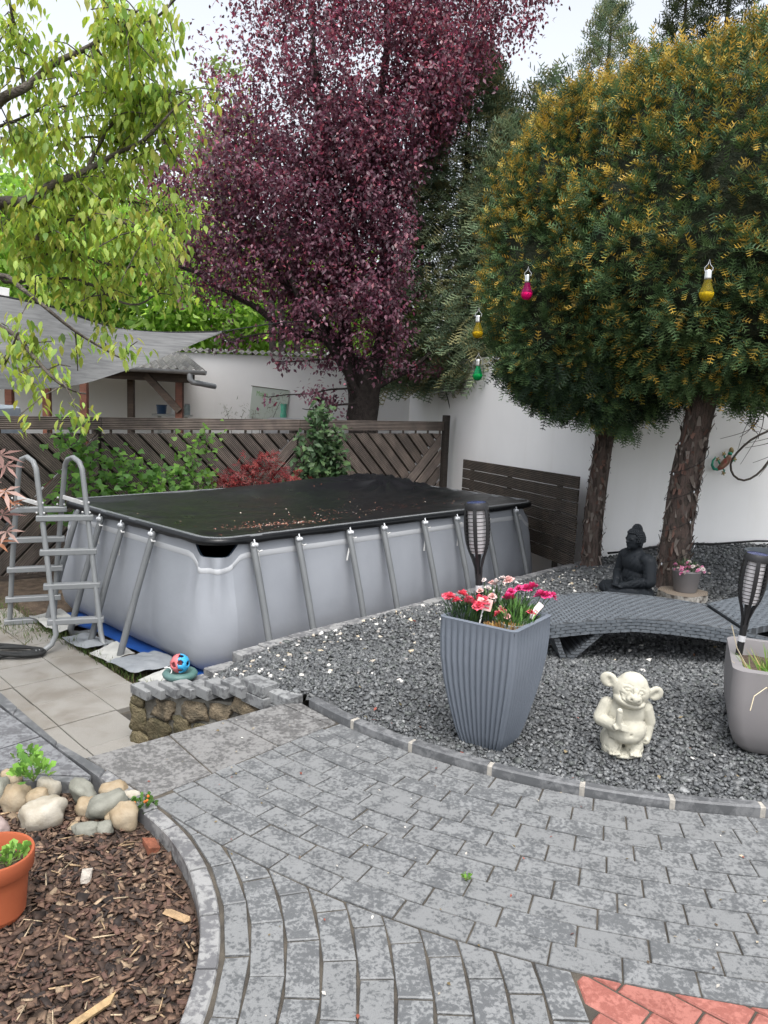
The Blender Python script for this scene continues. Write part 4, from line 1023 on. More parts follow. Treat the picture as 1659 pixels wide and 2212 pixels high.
# ------------------------------------------------------------------ planters
def rounded_square(h, r, n=5):
    out = []
    for cx, cy, a0 in ((h - r, h - r, 0), (-h + r, h - r, 90), (-h + r, -h + r, 180), (h - r, -h + r, 270)):
        for i in range(n + 1):
            a = rad(a0 + 90 * i / n); out.append((cx + r * math.cos(a), cy + r * math.sin(a)))
    return out
def planter(name, label, loc, rz, profile, mat, ribs=0, soil_z=.5, wall=.028, ribamp=.004, r=.03):
    t = thing(name, label, 'planter', loc, rz); mb = MB(); P = []
    N_ = 4 * 120
    def ring(h, rr, amp):
        pts = []
        per = 8 * (h - rr) + 2 * math.pi * rr
        for i in range(N_):
            s_ = i / N_ * 4; k = int(s_); f = (s_ - k) * 2 - 1           # side k, position -1..1
            x, y = f * h, -h
            e = abs(x) - (h - rr)
            if e > 0:                                                      # round the corner
                a = e / rr * math.pi / 4 * 1.0; a = min(a, math.pi / 4); x = math.copysign(h - rr + rr * math.sin(a), x); y = -(h - rr + rr * math.cos(a))
            if amp: y -= amp * (abs(math.sin((f + 1) / 2 * math.pi * ribs)) - .6)
            c_, s2 = ((1, 0), (0, 1), (-1, 0), (0, -1))[k]; pts.append((x * c_ - y * s2, x * s2 + y * c_))
        return pts
    for h, z in profile: P.append([(x, y, z) for x, y in ring(h, r, ribamp if (ribs and z < profile[-1][1] - .02) else 0)] )
    for row in P: row.append(row[0])
    hz, zt = profile[-1]
    for h, z in ((hz - wall, zt + .002), (hz - wall - .006, zt - .02), (hz - wall - .02, soil_z - .02)):
        row = [(x, y, z) for x, y in ring(h, r * .7, 0)]; row.append(row[0]); P.append(row)
    mb.grid(P); obj('shell', mb, mat, t, smooth=35)
    hs_ = hz - wall - .012; obj('soil', MB().grid([[(x, y, soil_z + .012 * mnoise.noise(Vector((x * 20, y * 20, 1)))) for y in np.linspace(-hs_, hs_, 14)] for x in np.linspace(-hs_, hs_, 14)]), M['soil'], t, smooth=True)
    return t
M['pot_blue'] = plain('slate_blue_planter', (.138, .158, .188), (.122, .141, .170), 4, .62, 260, .12, .001)
M['pot_taupe'] = plain('taupe_planter', (.215, .204, .206), (.195, .185, .187), 4, .7, 260, .12, .001)
zt1 = gz(.54, 3.65)
tallp = planter('tall_planter', 'tall square slate blue ribbed planter filled with carnations', (.545, 3.63, zt1 - .01), rad(-35),
                [(.098, 0), (.108, .012), (.128, .08), (.154, .20), (.176, .32), (.190, .44), (.194, .54), (.196, .612), (.198, .622)], M['pot_blue'], 12, .50, .022, .012, .03)
sqp = planter('square_planter', 'wide taupe square planter with a young grass plant at the right edge', (2.01, 3.70, gz(2.0, 3.72) - .012), rad(-20),
              [(.20, 0), (.235, .015), (.262, .05), (.287, .12), (.298, .22), (.30, .32), (.30, .405), (.30, .415)], M['pot_taupe'], 0, .34, .045, 0, .06)

# ---- solar torches
M['torch'] = plain('black_plastic', (.013, .013, .015), (.02, .02, .022), 8, .42, bst=0); M['candle'] = plain('white_diffuser', (.72, .70, .72), rough=.5, bst=0)
M['solar'] = plain('solar_cell', (.03, .04, .10), (.05, .06, .16), 25, .2, bst=0); M['sticker'] = plain('price_sticker', (.6, .6, .62), rough=.5, bst=0)
def torch(label, loc, rot, pole):
    t = thing('solar_torch', label, 'torch', loc, group='solar torches in the planters'); t.rotation_euler = rot
    z0 = pole; H_ = .40
    obj('pole', MB().lathe([(.001, 0), (.0165, 0), (.0165, z0 + .02), (.001, z0 + .02)], 12), M['torch'], t, smooth=40)
    obj('sticker', MB().lathe([(.0175, z0 - .065), (.0175, z0 - .035)], 12), M['sticker'], t, smooth=40)
    pr_ = [(0.0, .017), (.05, .020), (.10, .034), (.14, .050), (.18, .060), (.24, .0655), (.30, .0645), (.345, .058), (.36, .055)]
    def rr(z): 
        for (a, ra), (b_, rb) in zip(pr_[:-1], pr_[1:]):
            if a <= z <= b_: return ra + (rb - ra) * (z - a) / (b_ - a)
        return pr_[-1][1]
    cg = MB()
    for k in range(6):
        a0 = k * math.pi / 3 + .26; P = []
        for z in np.linspace(0, .35, 15):
            w_ = .15 if z > .10 else .30; row = []
            for da, dr in ((-w_, 0), (w_, 0), (w_, -.005), (-w_, -.005), (-w_, 0)):
                r_ = rr(z) + dr; row.append((r_ * math.cos(a0 + da), r_ * math.sin(a0 + da), z0 + z))
            P.append(row)
        cg.grid(P)
    for i in range(11):
        z = .138 + i * .0182; r_ = rr(z) - .003; cg.lathe([(r_ + .0015, z0 + z - .0016), (r_ + .0015, z0 + z + .0016), (r_ - .0015, z0 + z + .0016), (r_ - .0015, z0 + z - .0016)], 24, closed=True)
    obj('cage', cg, M['torch'], t, smooth=30)
    obj('diffuser', MB().lathe([(.001, z0 + .125), (.033, z0 + .125), (.041, z0 + .15), (.044, z0 + .335), (.001, z0 + .335)], 18), M['candle'], t, smooth=40)
    obj('cap', MB().lathe([(.058, z0 + .337), (.0585, z0 + .36), (.052, z0 + .372), (.047, z0 + .372)], 24), M['torch'], t, smooth=40)
    obj('solar_panel', MB().lathe([(.001, z0 + .371), (.0475, z0 + .371)], 24), M['solar'], t)
    return t
torch('black solar torch rising behind the carnations in the tall planter', (.505, 3.80, .42), (0, rad(-5), 0), .365)
torch('black solar torch with blue solar top leaning in the square planter', (1.742, 3.76, .30), (rad(2), rad(3.5), 0), .30)

# ---- carnations
def bloom_mesh(seed, size=.0255):
    r = np.random.default_rng(seed); mb = MB()
    for ring, (n_, rr_, zz, til) in enumerate(((9, 1., .15, .35), (8, .72, .42, .75), (6, .42, .62, 1.1), (3, .2, .7, 1.3))):
        for k in range(n_):
            a = 2 * math.pi * (k + r.uniform(-.2, .2)) / n_; L = rr_ * r.uniform(.85, 1.1); w = .42 * L + .12
            c, s_ = math.cos(a), math.sin(a); pts = [(0, 0, .2)]
            for u in (-1, -.35, .3, 1): pts.append((L * c - u * w * s_, L * s_ + u * w * c, zz + r.uniform(-.14, .14) + til * .25))
            mb.add([(p[0] * size, p[1] * size, p[2] * size) for p in pts], [(0, 1, 2), (0, 2, 3), (0, 3, 4)])
    return mb.mesh('bloom')
BLOOMS = [bloom_mesh(i) for i in range(4)]
def petal(name, c1, c2):
    mt, nt, b = newmat(name); r = ramp(nt, [(.4, c1), (.62, c2)]); nt.links.new(noise(nt, coords(nt), 110, 2), r.inputs[0]); nt.links.new(r.outputs[0], b.inputs['Base Color']); b.inputs['Roughness'].default_value = .6; return mt
M['red_petal'] = petal('red_carnation', (.62, .012, .055), (.78, .20, .26)); M['magenta_petal'] = petal('magenta_carnation', (.55, .01, .12), (.72, .10, .30)); M['white_petal'] = petal('white_carnation', (.72, .68, .66), (.60, .50, .47)); M['blush_petal'] = petal('blush_carnation', (.72, .52, .48), (.70, .36, .34))
M['pink_petal'] = petal('pink_dianthus', (.62, .10, .30), (.72, .48, .58))
M['leafy'] = leafmat('green_leaf', .25, .5)
NARROW = ([(0, 0, 0), (.06, .4, .02), (0, .42, -.02), (-.06, .4, .02), (0, 1, -.12)], LEAF4[1])
def leaf_cloud(n, c, r, size, pal, parent, tmpl, up=.7, name='foliage', base=None, mat=None, fan=1.0):
    p = np.array(c)[None] + unit(n) * (rng.uniform(.15, 1, (n, 1)) ** .5) * np.array(r)[None]
    d = p - (np.array(base)[None] if base is not None else np.array(c)[None]); d = d / (np.linalg.norm(d, axis=1, keepdims=True) + 1e-6) * fan + np.array([0, 0, up])[None] + rng.normal(0, .35, (n, 3))
    return scatter(name, tmpl[0], tmpl[1], p, frames(d, np.tile([0, 0, 1.], (n, 1)) + rng.normal(0, .3, (n, 3))), rng.uniform(size[0], size[1], n), mat or M['leafy'], parent, tint=pick(pal, n))
DKGREEN = [(.028, .065, .028), (.045, .10, .035), (.075, .14, .045)]; LTGREEN = [(.08, .19, .04), (.12, .25, .06), (.06, .13, .035)]
ctr = Vector((.545, 3.63, 0)); top_z = zt1 + .61
def carnation(name, label, x, y, z, petalm, blooms, pal, spread=.08, h=.08, n=150, leafsize=(.05, .085)):
    t = thing(name, label, 'flowers', (x, y, z), group='carnation plants in the tall planter')
    leaf_cloud(n, (x, y, z + h * .45), (spread, spread, h * .55), leafsize, pal, t, NARROW, .55, base=(x, y, z - .05))
    stem = MB()
    for i, (dx, dy, dz, sc) in enumerate(blooms):
        o = bpy.data.objects.new('blossom', BLOOMS[i % 4].copy()); COL.objects.link(o); o.data.materials.append(petalm[i % len(petalm)])
        o.parent = t; o.location = (dx, dy, dz); o.rotation_euler = (random.gauss(.25, .3), random.gauss(0, .3), random.uniform(0, 6)); o.scale = (sc, sc, sc)
        stem.tube([(dx * .4, dy * .4, .0), (dx, dy, dz)], .0018, 4)
    obj('stems', stem, plain('stem_green_' + str(len(bpy.data.materials)), (.06, .11, .04), rough=.6, bst=0), t)
    return t
zb = zt1 + .53
carnation('carnation_plant', 'red carnations with white streaks at the left side of the tall planter', .40, 3.66, zb, [M['red_petal']],
          [(-.075, -.03, .155, 1.15), (-.045, -.06, .145, 1.0), (-.02, -.02, .165, 1.2), (.01, -.06, .15, 1.1), (.055, -.07, .13, 1.1), (.08, -.05, .145, 1.2), (.07, -.01, .15, 1.), (-.09, .02, .145, .9)], DKGREEN, .095, .12, 210)
carnation('carnation_plant', 'white carnations in bud in the middle of the tall planter', .53, 3.76, zb + .01, [M['white_petal'], M['blush_petal']],
          [(-.02, -.03, .17, .7), (.0, -.06, .14, .8), (.03, .02, .19, .9), (-.05, .0, .15, .7), (.06, .04, .205, .75), (.01, .04, .18, .8), (-.03, .03, .20, .5), (.09, .02, .20, 1.1)], LTGREEN[:1] + DKGREEN, .09, .13, 170)
carnation('carnation_plant', 'magenta carnations at the back right of the tall planter', .645, 3.70, zb + .01, [M['magenta_petal']],
          [(-.045, -.06, .15, 1.2), (-.03, -.03, .17, 1.0), (.05, .03, .175, 1.1), (.08, .03, .185, 1.2), (.115, .0, .155, 1.2), (.14, -.01, .155, 1.1), (.165, .01, .15, 1.1), (.02, .05, .17, .9)], DKGREEN, .09, .12, 170)
pt = carnation('carnation_plant', 'bright green young carnation in a pale pot at the planter front', .618, 3.575, zb + .01, [M['red_petal']], [(-.075, .0, .09, .75), (.075, .01, .10, .8), (-.05, .03, .10, .7)], LTGREEN, .085, .13, 150, (.05, .08))
obj('pot', MB().lathe([(.001, -.06), (.05, -.06), (.062, .055), (.058, .056), (.05, .04), (.001, .04)], 20), plain('pale_pot', (.30, .31, .29), rough=.5, bst=0), pt, smooth=40)
carnation('carnation_plant', 'small blush pink flower tuft behind the straw stubble', .575, 3.60, zb, [M['blush_petal']], [(0, 0, .10, .8), (.015, -.01, .085, .7), (-.012, .012, .12, .6), (.02, .01, .07, .6)], DKGREEN, .04, .06, 30)
# straw stubble of a cut back grass
n = 420; a = rng.uniform(0, 2 * np.pi, n); q = np.sqrt(rng.uniform(0, 1, n)); base = np.stack([.565 + .062 * q * np.cos(a), 3.525 + .045 * q * np.sin(a), np.full(n, zb - .02)], 1)
STRAW = ([(-.03, 0, 0), (.03, 0, 0), (.03, 1, 0), (-.03, 1, 0)], [(0, 1, 2, 3)])
d = np.stack([.6 * q * np.cos(a), .6 * q * np.sin(a), np.ones(n)], 1) + rng.normal(0, .12, (n, 3))
tuft = thing('straw_stubble', 'golden straw stubble of a cut grass at the planter front', 'grass', (.535, 3.485, zb - .03))
scatter('straw', *STRAW, base, frames(d, np.tile([0, -1., 0], (n, 1)) + rng.normal(0, .5, (n, 3))), np.stack([rng.uniform(.06, .10, n), rng.uniform(.055, .10, n), np.ones(n)], 1), M['leafy'], tuft, tint=pick([(.36, .21, .06), (.48, .33, .14), (.26, .13, .035)], n))
# plant labels
M['tag_pink'] = plain('pink_label', (.70, .42, .38), (.68, .55, .52), 30, .5, bst=0); M['tag_white'] = plain('white_label', (.72, .70, .70), (.6, .45, .48), 40, .5, bst=0)
def tagp(label, loc, rot, mat, w=.055, h=.05):
    t = thing('plant_label', label, 'plant label', loc, group='plant labels in the tall planter'); t.rotation_euler = rot
    obj('stick', MB().box((0, 0, .05), (.007, .002, .16)), M['bolt'], t); obj('card', MB().cbox((0, -.0025, .125), (w, .0025, h), .001), mat, t)
    obj('print', MB().box((.008, -.0043, .112), (w * .45, .0006, .008)).box((.004, -.0043, .126), (w * .55, .0006, .004)), M['red_petal'], t)
tagp('slanted pink plant label beside the torch pole', (.455, 3.58, zb + .02), (rad(-8), rad(14), rad(10)), M['tag_pink'], .075, .055)
tagp('white plant label standing among the magenta carnations', (.645, 3.60, zb + .02), (rad(-15), rad(38), rad(-10)), M['tag_white'], .03, .085)
tagp('thin pale plant label lying flat behind the white flowers', (.57, 3.75, zb + .02), (rad(-55), rad(-18), rad(0)), M['tag_white'], .06, .03)
# grass in the square planter
gt_ = thing('grass_plant', 'young green grass with dry blades in the taupe planter', 'grass', (1.86, 3.58, .33))
n = 130; base = np.stack([1.86 + rng.normal(0, .045, n), 3.58 + rng.normal(0, .035, n), np.full(n, gz(1.9, 3.6) + .325)], 1); d = np.stack([rng.normal(-.12, .42, n), rng.normal(-.12, .35, n), np.ones(n)], 1)
BLADE = ([(-.02, 0, 0), (.02, 0, 0), (.022, .5, .03), (-.022, .5, .03), (0, 1, -.12)], [(0, 1, 2, 3), (3, 2, 4)])
scatter('blades', *BLADE, base, frames(d, np.tile([0, -1., .2], (n, 1)) + rng.normal(0, .4, (n, 3))), np.stack([rng.uniform(.10, .2, n), rng.uniform(.09, .22, n), rng.uniform(.1, .2, n)], 1), M['leafy'], gt_, tint=pick([(.10, .20, .03), (.15, .24, .05), (.38, .28, .12), (.5, .42, .25)], n, [.4, .3, .2, .1]))
dry = MB()
for P in ([(1.84, 3.55, .36), (1.74, 3.43, .42), (1.66, 3.37, .40), (1.64, 3.35, .34)], [(1.86, 3.5, .37), (1.82, 3.40, .42), (1.80, 3.36, .36)], [(1.78, 3.6, .37), (1.66, 3.58, .55), (1.62, 3.57, .66)], [(1.84, 3.62, .4), (1.90, 3.55, .50), (2.02, 3.5, .52)]): dry.tube(P, .0022, 4)
obj('dry_blades', dry, plain('dry_blade', (.6, .52, .36), rough=.7, bst=0), gt_, world=True)

# ------------------------------------------------------------------ wicker lounger
def wicker(name, plane):
    mt, nt, b = newmat(name); tc = N(nt, 'ShaderNodeTexCoord'); mp = N(nt, 'ShaderNodeMapping'); nt.links.new(tc.outputs['Object'], mp.inputs[0])
    if plane == 'xz': mp.inputs['Rotation'].default_value = (rad(-90), 0, 0)
    if plane == 'top': mp.inputs['Rotation'].default_value = (0, 0, rad(90))
    br_ = N(nt, 'ShaderNodeTexBrick'); br_.offset = .5 if plane != 'top' else .35; nt.links.new(mp.outputs[0], br_.inputs['Vector'])
    for k, v_ in (('Scale', 1.), ('Mortar Size', .0035), ('Mortar Smooth', .5), ('Brick Width', .055 if plane != 'top' else .062), ('Row Height', .020 if plane != 'top' else .021)): br_.inputs[k].default_value = v_
    br_.inputs['Color1'].default_value = (.075, .084, .094, 1); br_.inputs['Color2'].default_value = (.10, .112, .124, 1); br_.inputs['Mortar'].default_value = (.040, .044, .049, 1)
    st3 = noise(nt, coords(nt, 'object', (30, 300, 300) if plane != 'top' else (300, 30, 1)), 1, 3); r = ramp(nt, [(.3, (.8,) * 3), (.7, (1.25,) * 3)]); nt.links.new(st3, r.inputs[0])
    nt.links.new(mixc(nt, br_.outputs['Color'], r.outputs[0], 1., 'MULTIPLY'), b.inputs['Base Color']); b.inputs['Roughness'].default_value = .5
    inv = N(nt, 'ShaderNodeMath', operation='SUBTRACT'); inv.inputs[0].default_value = 1; nt.links.new(br_.outputs['Fac'], inv.inputs[1]); bump(nt, b, inv.outputs[0], .9, .006); return mt
M['wicktop'] = wicker('wicker_seat', 'top'); M['wickside'] = wicker('wicker_side', 'xz')
lg = thing('wicker_lounger', 'dark grey woven wicker garden lounger with arched seat on the gravel', 'lounger', (1.03, 4.66, .09)); LO_ = W(lg)
def prof_z(x):      # seat height along the lounger
    pts = [(-.06, .30), (0, .312), (.24, .348), (.50, .374), (.72, .365), (.92, .348), (1.15, .32), (1.31, .286), (1.5, .262), (1.75, .262), (2.0, .275)]
    for (a, za), (b_, zb_) in zip(pts[:-1], pts[1:]):
        if a <= x <= b_: t = (x - a) / (b_ - a); return za + (zb_ - za) * t
    return pts[-1][1]
LWD = .66
# woven strands of the seat: real strands in a twill, laid across and along
P = []; xs_ = np.linspace(-.05, 1.18, 40)
seat = MB()
for x in xs_: P.append([(x, y, prof_z(x) - LO_.z + .0) for y in np.linspace(.012, LWD - .012, 8)])
seat.grid(P); obj('seat', seat, M['wicktop'], lg, smooth=True)
strand = MB(); pitch_ = .0235; ny = int(LWD / pitch_); L1 = .062
for j in range(ny):
    y = .018 + j * pitch_; x = -.05 + (j % 3) * L1 / 3 * 1.0
    while x < 1.14:
        x1 = min(x + L1 * .95, 1.17); za, zb_, zc = prof_z(x) - LO_.z, prof_z((x + x1) / 2) - LO_.z, prof_z(x1) - LO_.z
        w_ = pitch_ * .47
        strand.add([(x, y - w_, za - .0012), (x, y + w_, za - .0012), ((x + x1) / 2, y - w_, zb_ + .0012), ((x + x1) / 2, y + w_, zb_ + .0012), (x1, y - w_, zc - .0012), (x1, y + w_, zc - .0012)], [(0, 2, 3, 1), (2, 4, 5, 3)]); x += L1
wk = plain('wicker_strand', (.085, .098, .112), (.135, .151, .168), 40, .45, 300, .2, .001)
s_o = obj('seat_strands', strand, wk, lg); s_o['kind'] = 'stuff'
def side_band(y, yo):
    mb = MB(); P = []
    for x in np.linspace(-.06, 2.0, 60): z = prof_z(x) - LO_.z; P.append([(x, y, z + .004), (x, y, z - .078)])
    mb.grid(P); P2 = [[(p[0], p[1] + yo, p[2]) for p in r] for r in P]; mb.grid([r[::-1] for r in P2]); mb.grid([[r[0], (r[0][0], r[0][1] + yo, r[0][2])] for r in P]); mb.grid([[(r[1][0], r[1][1] + yo, r[1][2]), r[1]] for r in P]); return mb
for y, yo in ((0, .03), (LWD - .03, .03)): obj('side_rail', side_band(y, yo), M['wickside'], lg, smooth=35)
# strands on the near side rail and the end
sb = MB(); rows = 4
for r_ in range(rows):
    x = -.055 + (r_ % 2) * .03
    while x < 1.98:
        x1 = min(x + .052, 1.99); zc = -.078 + .009 + r_ * .0205
        pz = [prof_z(q) - LO_.z + zc for q in (x, (x + x1) / 2, x1)]
        sb.add([(x, -.0005, pz[0] - .0085), (x, -.0005, pz[0] + .0085), ((x + x1) / 2, -.0055, pz[1] - .0085), ((x + x1) / 2, -.0055, pz[1] + .0085), (x1, -.0005, pz[2] - .0085), (x1, -.0005, pz[2] + .0085)], [(0, 1, 3, 2), (2, 3, 5, 4)]); x += .06
o = obj('side_strands', sb, wk, lg); o['kind'] = 'stuff'
obj('end_rail', MB().cbox((-.052, LWD / 2, prof_z(-.05) - LO_.z - .037), (.03, LWD, .082), .006), M['wickside'], lg)
# backrest leaning up from the hinge
bk = MB(); P = []
bl = Vector((math.cos(rad(15)), 0, math.sin(rad(15))))
for i in range(16):
    q = Vector((1.19, 0, .318 - LO_.z)) + bl * (.75 * i / 15); P.append([(q.x, y, q.z + .012) for y in np.linspace(.02, LWD - .02, 6)])
bk.grid(P); P2 = [[(p[0] + .01, p[1], p[2] - .035) for p in r] for r in P]; bk.grid([r[::-1] for r in P2])
for e in (0, 5): bk.grid([[r[e], r2[e]] for r, r2 in zip(P, P2)])
bk.grid([P[0], P2[0]]); bk.grid([P[-1], P2[-1]]); obj('backrest', bk, M['wicktop'], lg)
bs = MB()
for j in range(26):
    y = .03 + j * .0235
    for i in range(12):
        s0 = (i + (j % 3) / 3) * .062; 
        if s0 + .055 > .74: continue
        q0 = Vector((1.19, 0, .33 - LO_.z)) + bl * s0; q1 = q0 + bl * .059; qm = (q0 + q1) / 2 + Vector((0, 0, .003)); w_ = .0108
        bs.add([(q0.x, y - w_, q0.z), (q0.x, y + w_, q0.z), (qm.x, y - w_, qm.z), (qm.x, y + w_, qm.z), (q1.x, y - w_, q1.z), (q1.x, y + w_, q1.z)], [(0, 2, 3, 1), (2, 4, 5, 3)])
o = obj('backrest_strands', bs, wk, lg); o['kind'] = 'stuff'
for x0, x1, z0, z1 in ((.02, .10, .20, 0), (.12, .36, 0, .235), (1.45, 1.62, .17, 0), (1.64, 1.9, 0, .17)):
    mb = MB(); a = Vector((x0, 0, z0 - .0)); b_ = Vector((x1, 0, z1)); d_ = (b_ - a).normalized(); nn = Vector((-d_.z, 0, d_.x)) * .016
    mb.add([tuple(Vector((p.x, y, p.z))) for y in (.015, LWD - .015) for p in (a + nn, b_ + nn, b_ - nn, a - nn)], [(0, 1, 2, 3), (4, 7, 6, 5), (0, 4, 5, 1), (2, 6, 7, 3), (1, 5, 6, 2), (0, 3, 7, 4)])
    obj('leg', mb, M['wickside'], lg)

# ------------------------------------------------------------------ statues
def capsule(mb, a, b, ra, rb, n=12):
    a = Vector(a); b = Vector(b); P = []; R_ = []
    for i in range(9):
        t = i / 8; P.append(a.lerp(b, t)); R_.append(ra + (rb - ra) * t)
    mb.tube(P, R_, n); mb.ball(a, ra, n, 8); mb.ball(b, rb, n, 8); return mb
def fuse(mb, voxel, smooth_it=4):
    me = mb.mesh('fuse'); o = bpy.data.objects.new('fuse', me); COL.objects.link(o)
    rm = o.modifiers.new('r', 'REMESH'); rm.mode = 'VOXEL'; rm.voxel_size = voxel
    s_ = o.modifiers.new('s', 'SMOOTH'); s_.factor = .5; s_.iterations = smooth_it
    dg = bpy.context.evaluated_depsgraph_get(); out = bpy.data.meshes.new_from_object(o.evaluated_get(dg)); bpy.data.objects.remove(o); return out
def carve(me, lines, axis=None):
    """press grooves (depth>0) or raise ridges (depth<0) along polylines into a mesh"""
    n = len(me.vertices); co = np.empty(n * 3); me.vertices.foreach_get('co', co); co = co.reshape(-1, 3)
    no = np.empty(n * 3); me.vertices.foreach_get('normal', no); no = no.reshape(-1, 3); D_ = np.zeros(n)
    for pts, w, depth in lines:
        best = np.full(n, 1e9)
        for a, b in zip(pts[:-1], pts[1:]):
            a = np.array(a, float); b = np.array(b, float); ab = b - a; t = np.clip(((co - a) @ ab) / max(ab @ ab, 1e-12), 0, 1); best = np.minimum(best, np.linalg.norm(co - (a + t[:, None] * ab), axis=1))
        if len(pts) == 1: best = np.linalg.norm(co - np.array(pts[0]), axis=1)
        D_ += depth * np.exp(-(best / w) ** 2)
    co = co - no * D_[:, None]; me.vertices.foreach_set('co', co.astype(np.float32).ravel()); me.update()
def snap(me, pts):
    """drop (x, z) drawing points onto the front (-Y) surface of a mesh"""
    n = len(me.vertices); co = np.empty(n * 3); me.vertices.foreach_get('co', co); co = co.reshape(-1, 3); out = []
    for x, z in pts:
        d = np.hypot(co[:, 0] - x, co[:, 2] - z); c = co[d < .007]
        if not len(c): c = co[np.argsort(d)[:4]]
        out.append(tuple(c[np.argmin(c[:, 1])]))
    return out
mt, nt, b = newmat('cast_stone'); v = coords(nt, 'object'); r = ramp(nt, [(.3, (.50, .48, .395)), (.7, (.39, .375, .31))]); nt.links.new(noise(nt, v, 22, 5), r.inputs[0])
r2 = ramp(nt, [(.42, (.32,) * 3), (.50, (1,) * 3)]); nt.links.new(N(nt, 'ShaderNodeNewGeometry').outputs['Pointiness'], r2.inputs[0])
nt.links.new(mixc(nt, r.outputs[0], r2.outputs[0], .55, 'MULTIPLY'), b.inputs['Base Color']); b.inputs['Roughness'].default_value = .85; bump(nt, b, noise(nt, v, 420, 3), .35, .0012); M['caststone'] = mt
g = MB()
g.ball((0, .012, .012), (.094, .088, .020), 20, 10)                      # plinth
g.ball((-.05, .05, .05), (.045, .04, .06), 14, 8); g.ball((.05, .05, .04), (.045, .04, .05), 14, 8)
capsule(g, (-.048, -.005, .07), (-.05, -.012, .035), .046, .046); capsule(g, (.045, -.005, .07), (.05, -.014, .035), .042, .042)     # trouser legs
for sx, tw in ((-1, .3), (1, -.12)):                                      # feet with toes
    g.ball((sx * .046, -.05, .030), (.030, .030, .016), 12, 8)
    for k in range(4): g.ball((sx * .046 + (k - 1.5) * .0135, -.078 + abs(k - 1.5) * .003, .029), (.0075, .013, .0085), 8, 6)
g.ball((.008, -.012, .125), (.088, .078, .066), 20, 14); g.ball((0, .005, .19), (.088, .064, .075), 20, 14); g.ball((.004, -.022, .108), (.080, .070, .048), 18, 12)
capsule(g, (-.083, .005, .225), (-.112, -.006, .165), .034, .031); capsule(g, (-.110, -.012, .160), (-.058, -.082, .158), .030, .025)   # arm with the raised finger
g.ball((-.040, -.094, .165), (.027, .023, .023), 14, 10); capsule(g, (-.045, -.100, .17), (-.048, -.112, .240), .0150, .0138)
for k in range(3): capsule(g, (-.032 + k * .010, -.112, .176 - k * .004), (-.030 + k * .010, -.116, .158 - k * .003), .0085, .0085)
capsule(g, (-.066, -.108, .172), (-.058, -.113, .160), .0085, .0085)
capsule(g, (.088, .008, .220), (.112, .012, .155), .034, .028); capsule(g, (.112, .012, .150), (.102, -.004, .090), .025, .022); g.ball((.098, -.012, .078), (.02, .024, .022), 10, 8)
hR = Matrix.Rotation(rad(13), 3, 'Y'); hc = Vector((.012, -.022, .305))
def hp_(x, y, z): return hR @ Vector((x, y, z)) + hc
g.ball(hc, (.083, .070, .072), 22, 16, hR); g.ball(hp_(0, -.02, -.038), (.074, .06, .036), 20, 12, hR); g.ball(hp_(0, 0, .028), (.068, .06, .056), 18, 12, hR)
g.ball(hp_(.004, -.075, -.006), (.031, .030, .025), 14, 10, hR); g.ball(hp_(0, -.07, .018), (.018, .018, .022), 12, 8, hR); g.ball(hp_(-.017, -.08, -.014), (.016, .016, .014), 10, 8); g.ball(hp_(.022, -.08, -.014), (.016, .016, .014), 10, 8)
for sx in (-1, 1):
    Re = hR @ Matrix.Rotation(rad(sx * 22), 3, 'Z'); g.ball(hp_(sx * .108, .004, .018), (.040, .014, .034), 16, 10, Re)
gm_ = fuse(g, .0036, 2)
def F_(pts): return snap(gm_, pts)
def hxz(x, z): q = hp_(x, 0, z); return (q.x, q.z)
ln_ = []
for sx in (-1, 1):
    e = [hxz(sx * .034 + dx, .022 + dz) for dx, dz in ((-.020, -.002), (-.010, .007), (.002, .009), (.012, .004), (.018, -.004))]; ln_.append((F_(e), .0030, .0042))
    e = [hxz(sx * .034 + dx, .020 + dz) for dx, dz in ((-.018, -.002), (-.006, -.006), (.006, -.006), (.016, -.003))]; ln_.append((F_(e), .0026, .0030))
    ln_.append((F_([hxz(sx * .034, .022)]), .0045, -.003)); ln_.append((F_([hxz(sx * .034 + dx, .040 + dz) for dx, dz in ((-.02, 0), (0, .006), (.018, .0))]), .003, .0022))
    ln_.append((F_([hxz(sx * .019 + .003, -.020)]), .0058, .0085))
    ln_.append(([tuple(hp_(sx * .108, -.012, .016)), tuple(hp_(sx * .102, -.012, .008))], .0150, .0105)); ln_.append(([tuple(hp_(sx * .114, -.012, .026))], .009, .005))
mo = [hxz(x, z) for x, z in ((-.062, -.014), (-.050, -.026), (-.030, -.038), (-.005, -.046), (.022, -.044), (.044, -.034), (.056, -.020))]; ln_.append((F_(mo), .0036, .0075))
ln_.append((F_([hxz(-.066, -.008), hxz(-.058, -.004), hxz(-.045, -.006)]), .003, .003)); ln_.append((F_([hxz(.052, -.014), hxz(.060, -.020), hxz(.058, -.030)]), .003, .003))
ln_.append((F_([(.022, .128)]), .0060, .0075)); ln_.append((F_([(-.078, .092), (-.05, .076), (-.01, .064), (.03, .063), (.07, .072), (.088, .082)]), .0045, .007))
ln_.append((F_([(-.003, .06), (-.002, .03)]), .004, .006)); ln_.append((F_([(-.09, .05), (-.05, .040), (-.01, .044)]), .0035, .004)); ln_.append((F_([(.01, .04), (.05, .036), (.088, .048)]), .0035, .004))
ln_.append((F_([(-.048 + dx, .226 + abs(dx) * .6) for dx in (-.008, 0, .008)]), .0022, .0025))
carve(gm_, ln_)
gn = single('garden_troll', gm_, M['caststone'], 'cream stone troll figure with big ears raising a finger on the gravel', 'statue', loc=(1.155, 3.535, gz(1.155, 3.53) - .004), smooth=True, rot=(0, 0, rad(-6)))
gn.scale = (1.02, 1.02, 1.04)

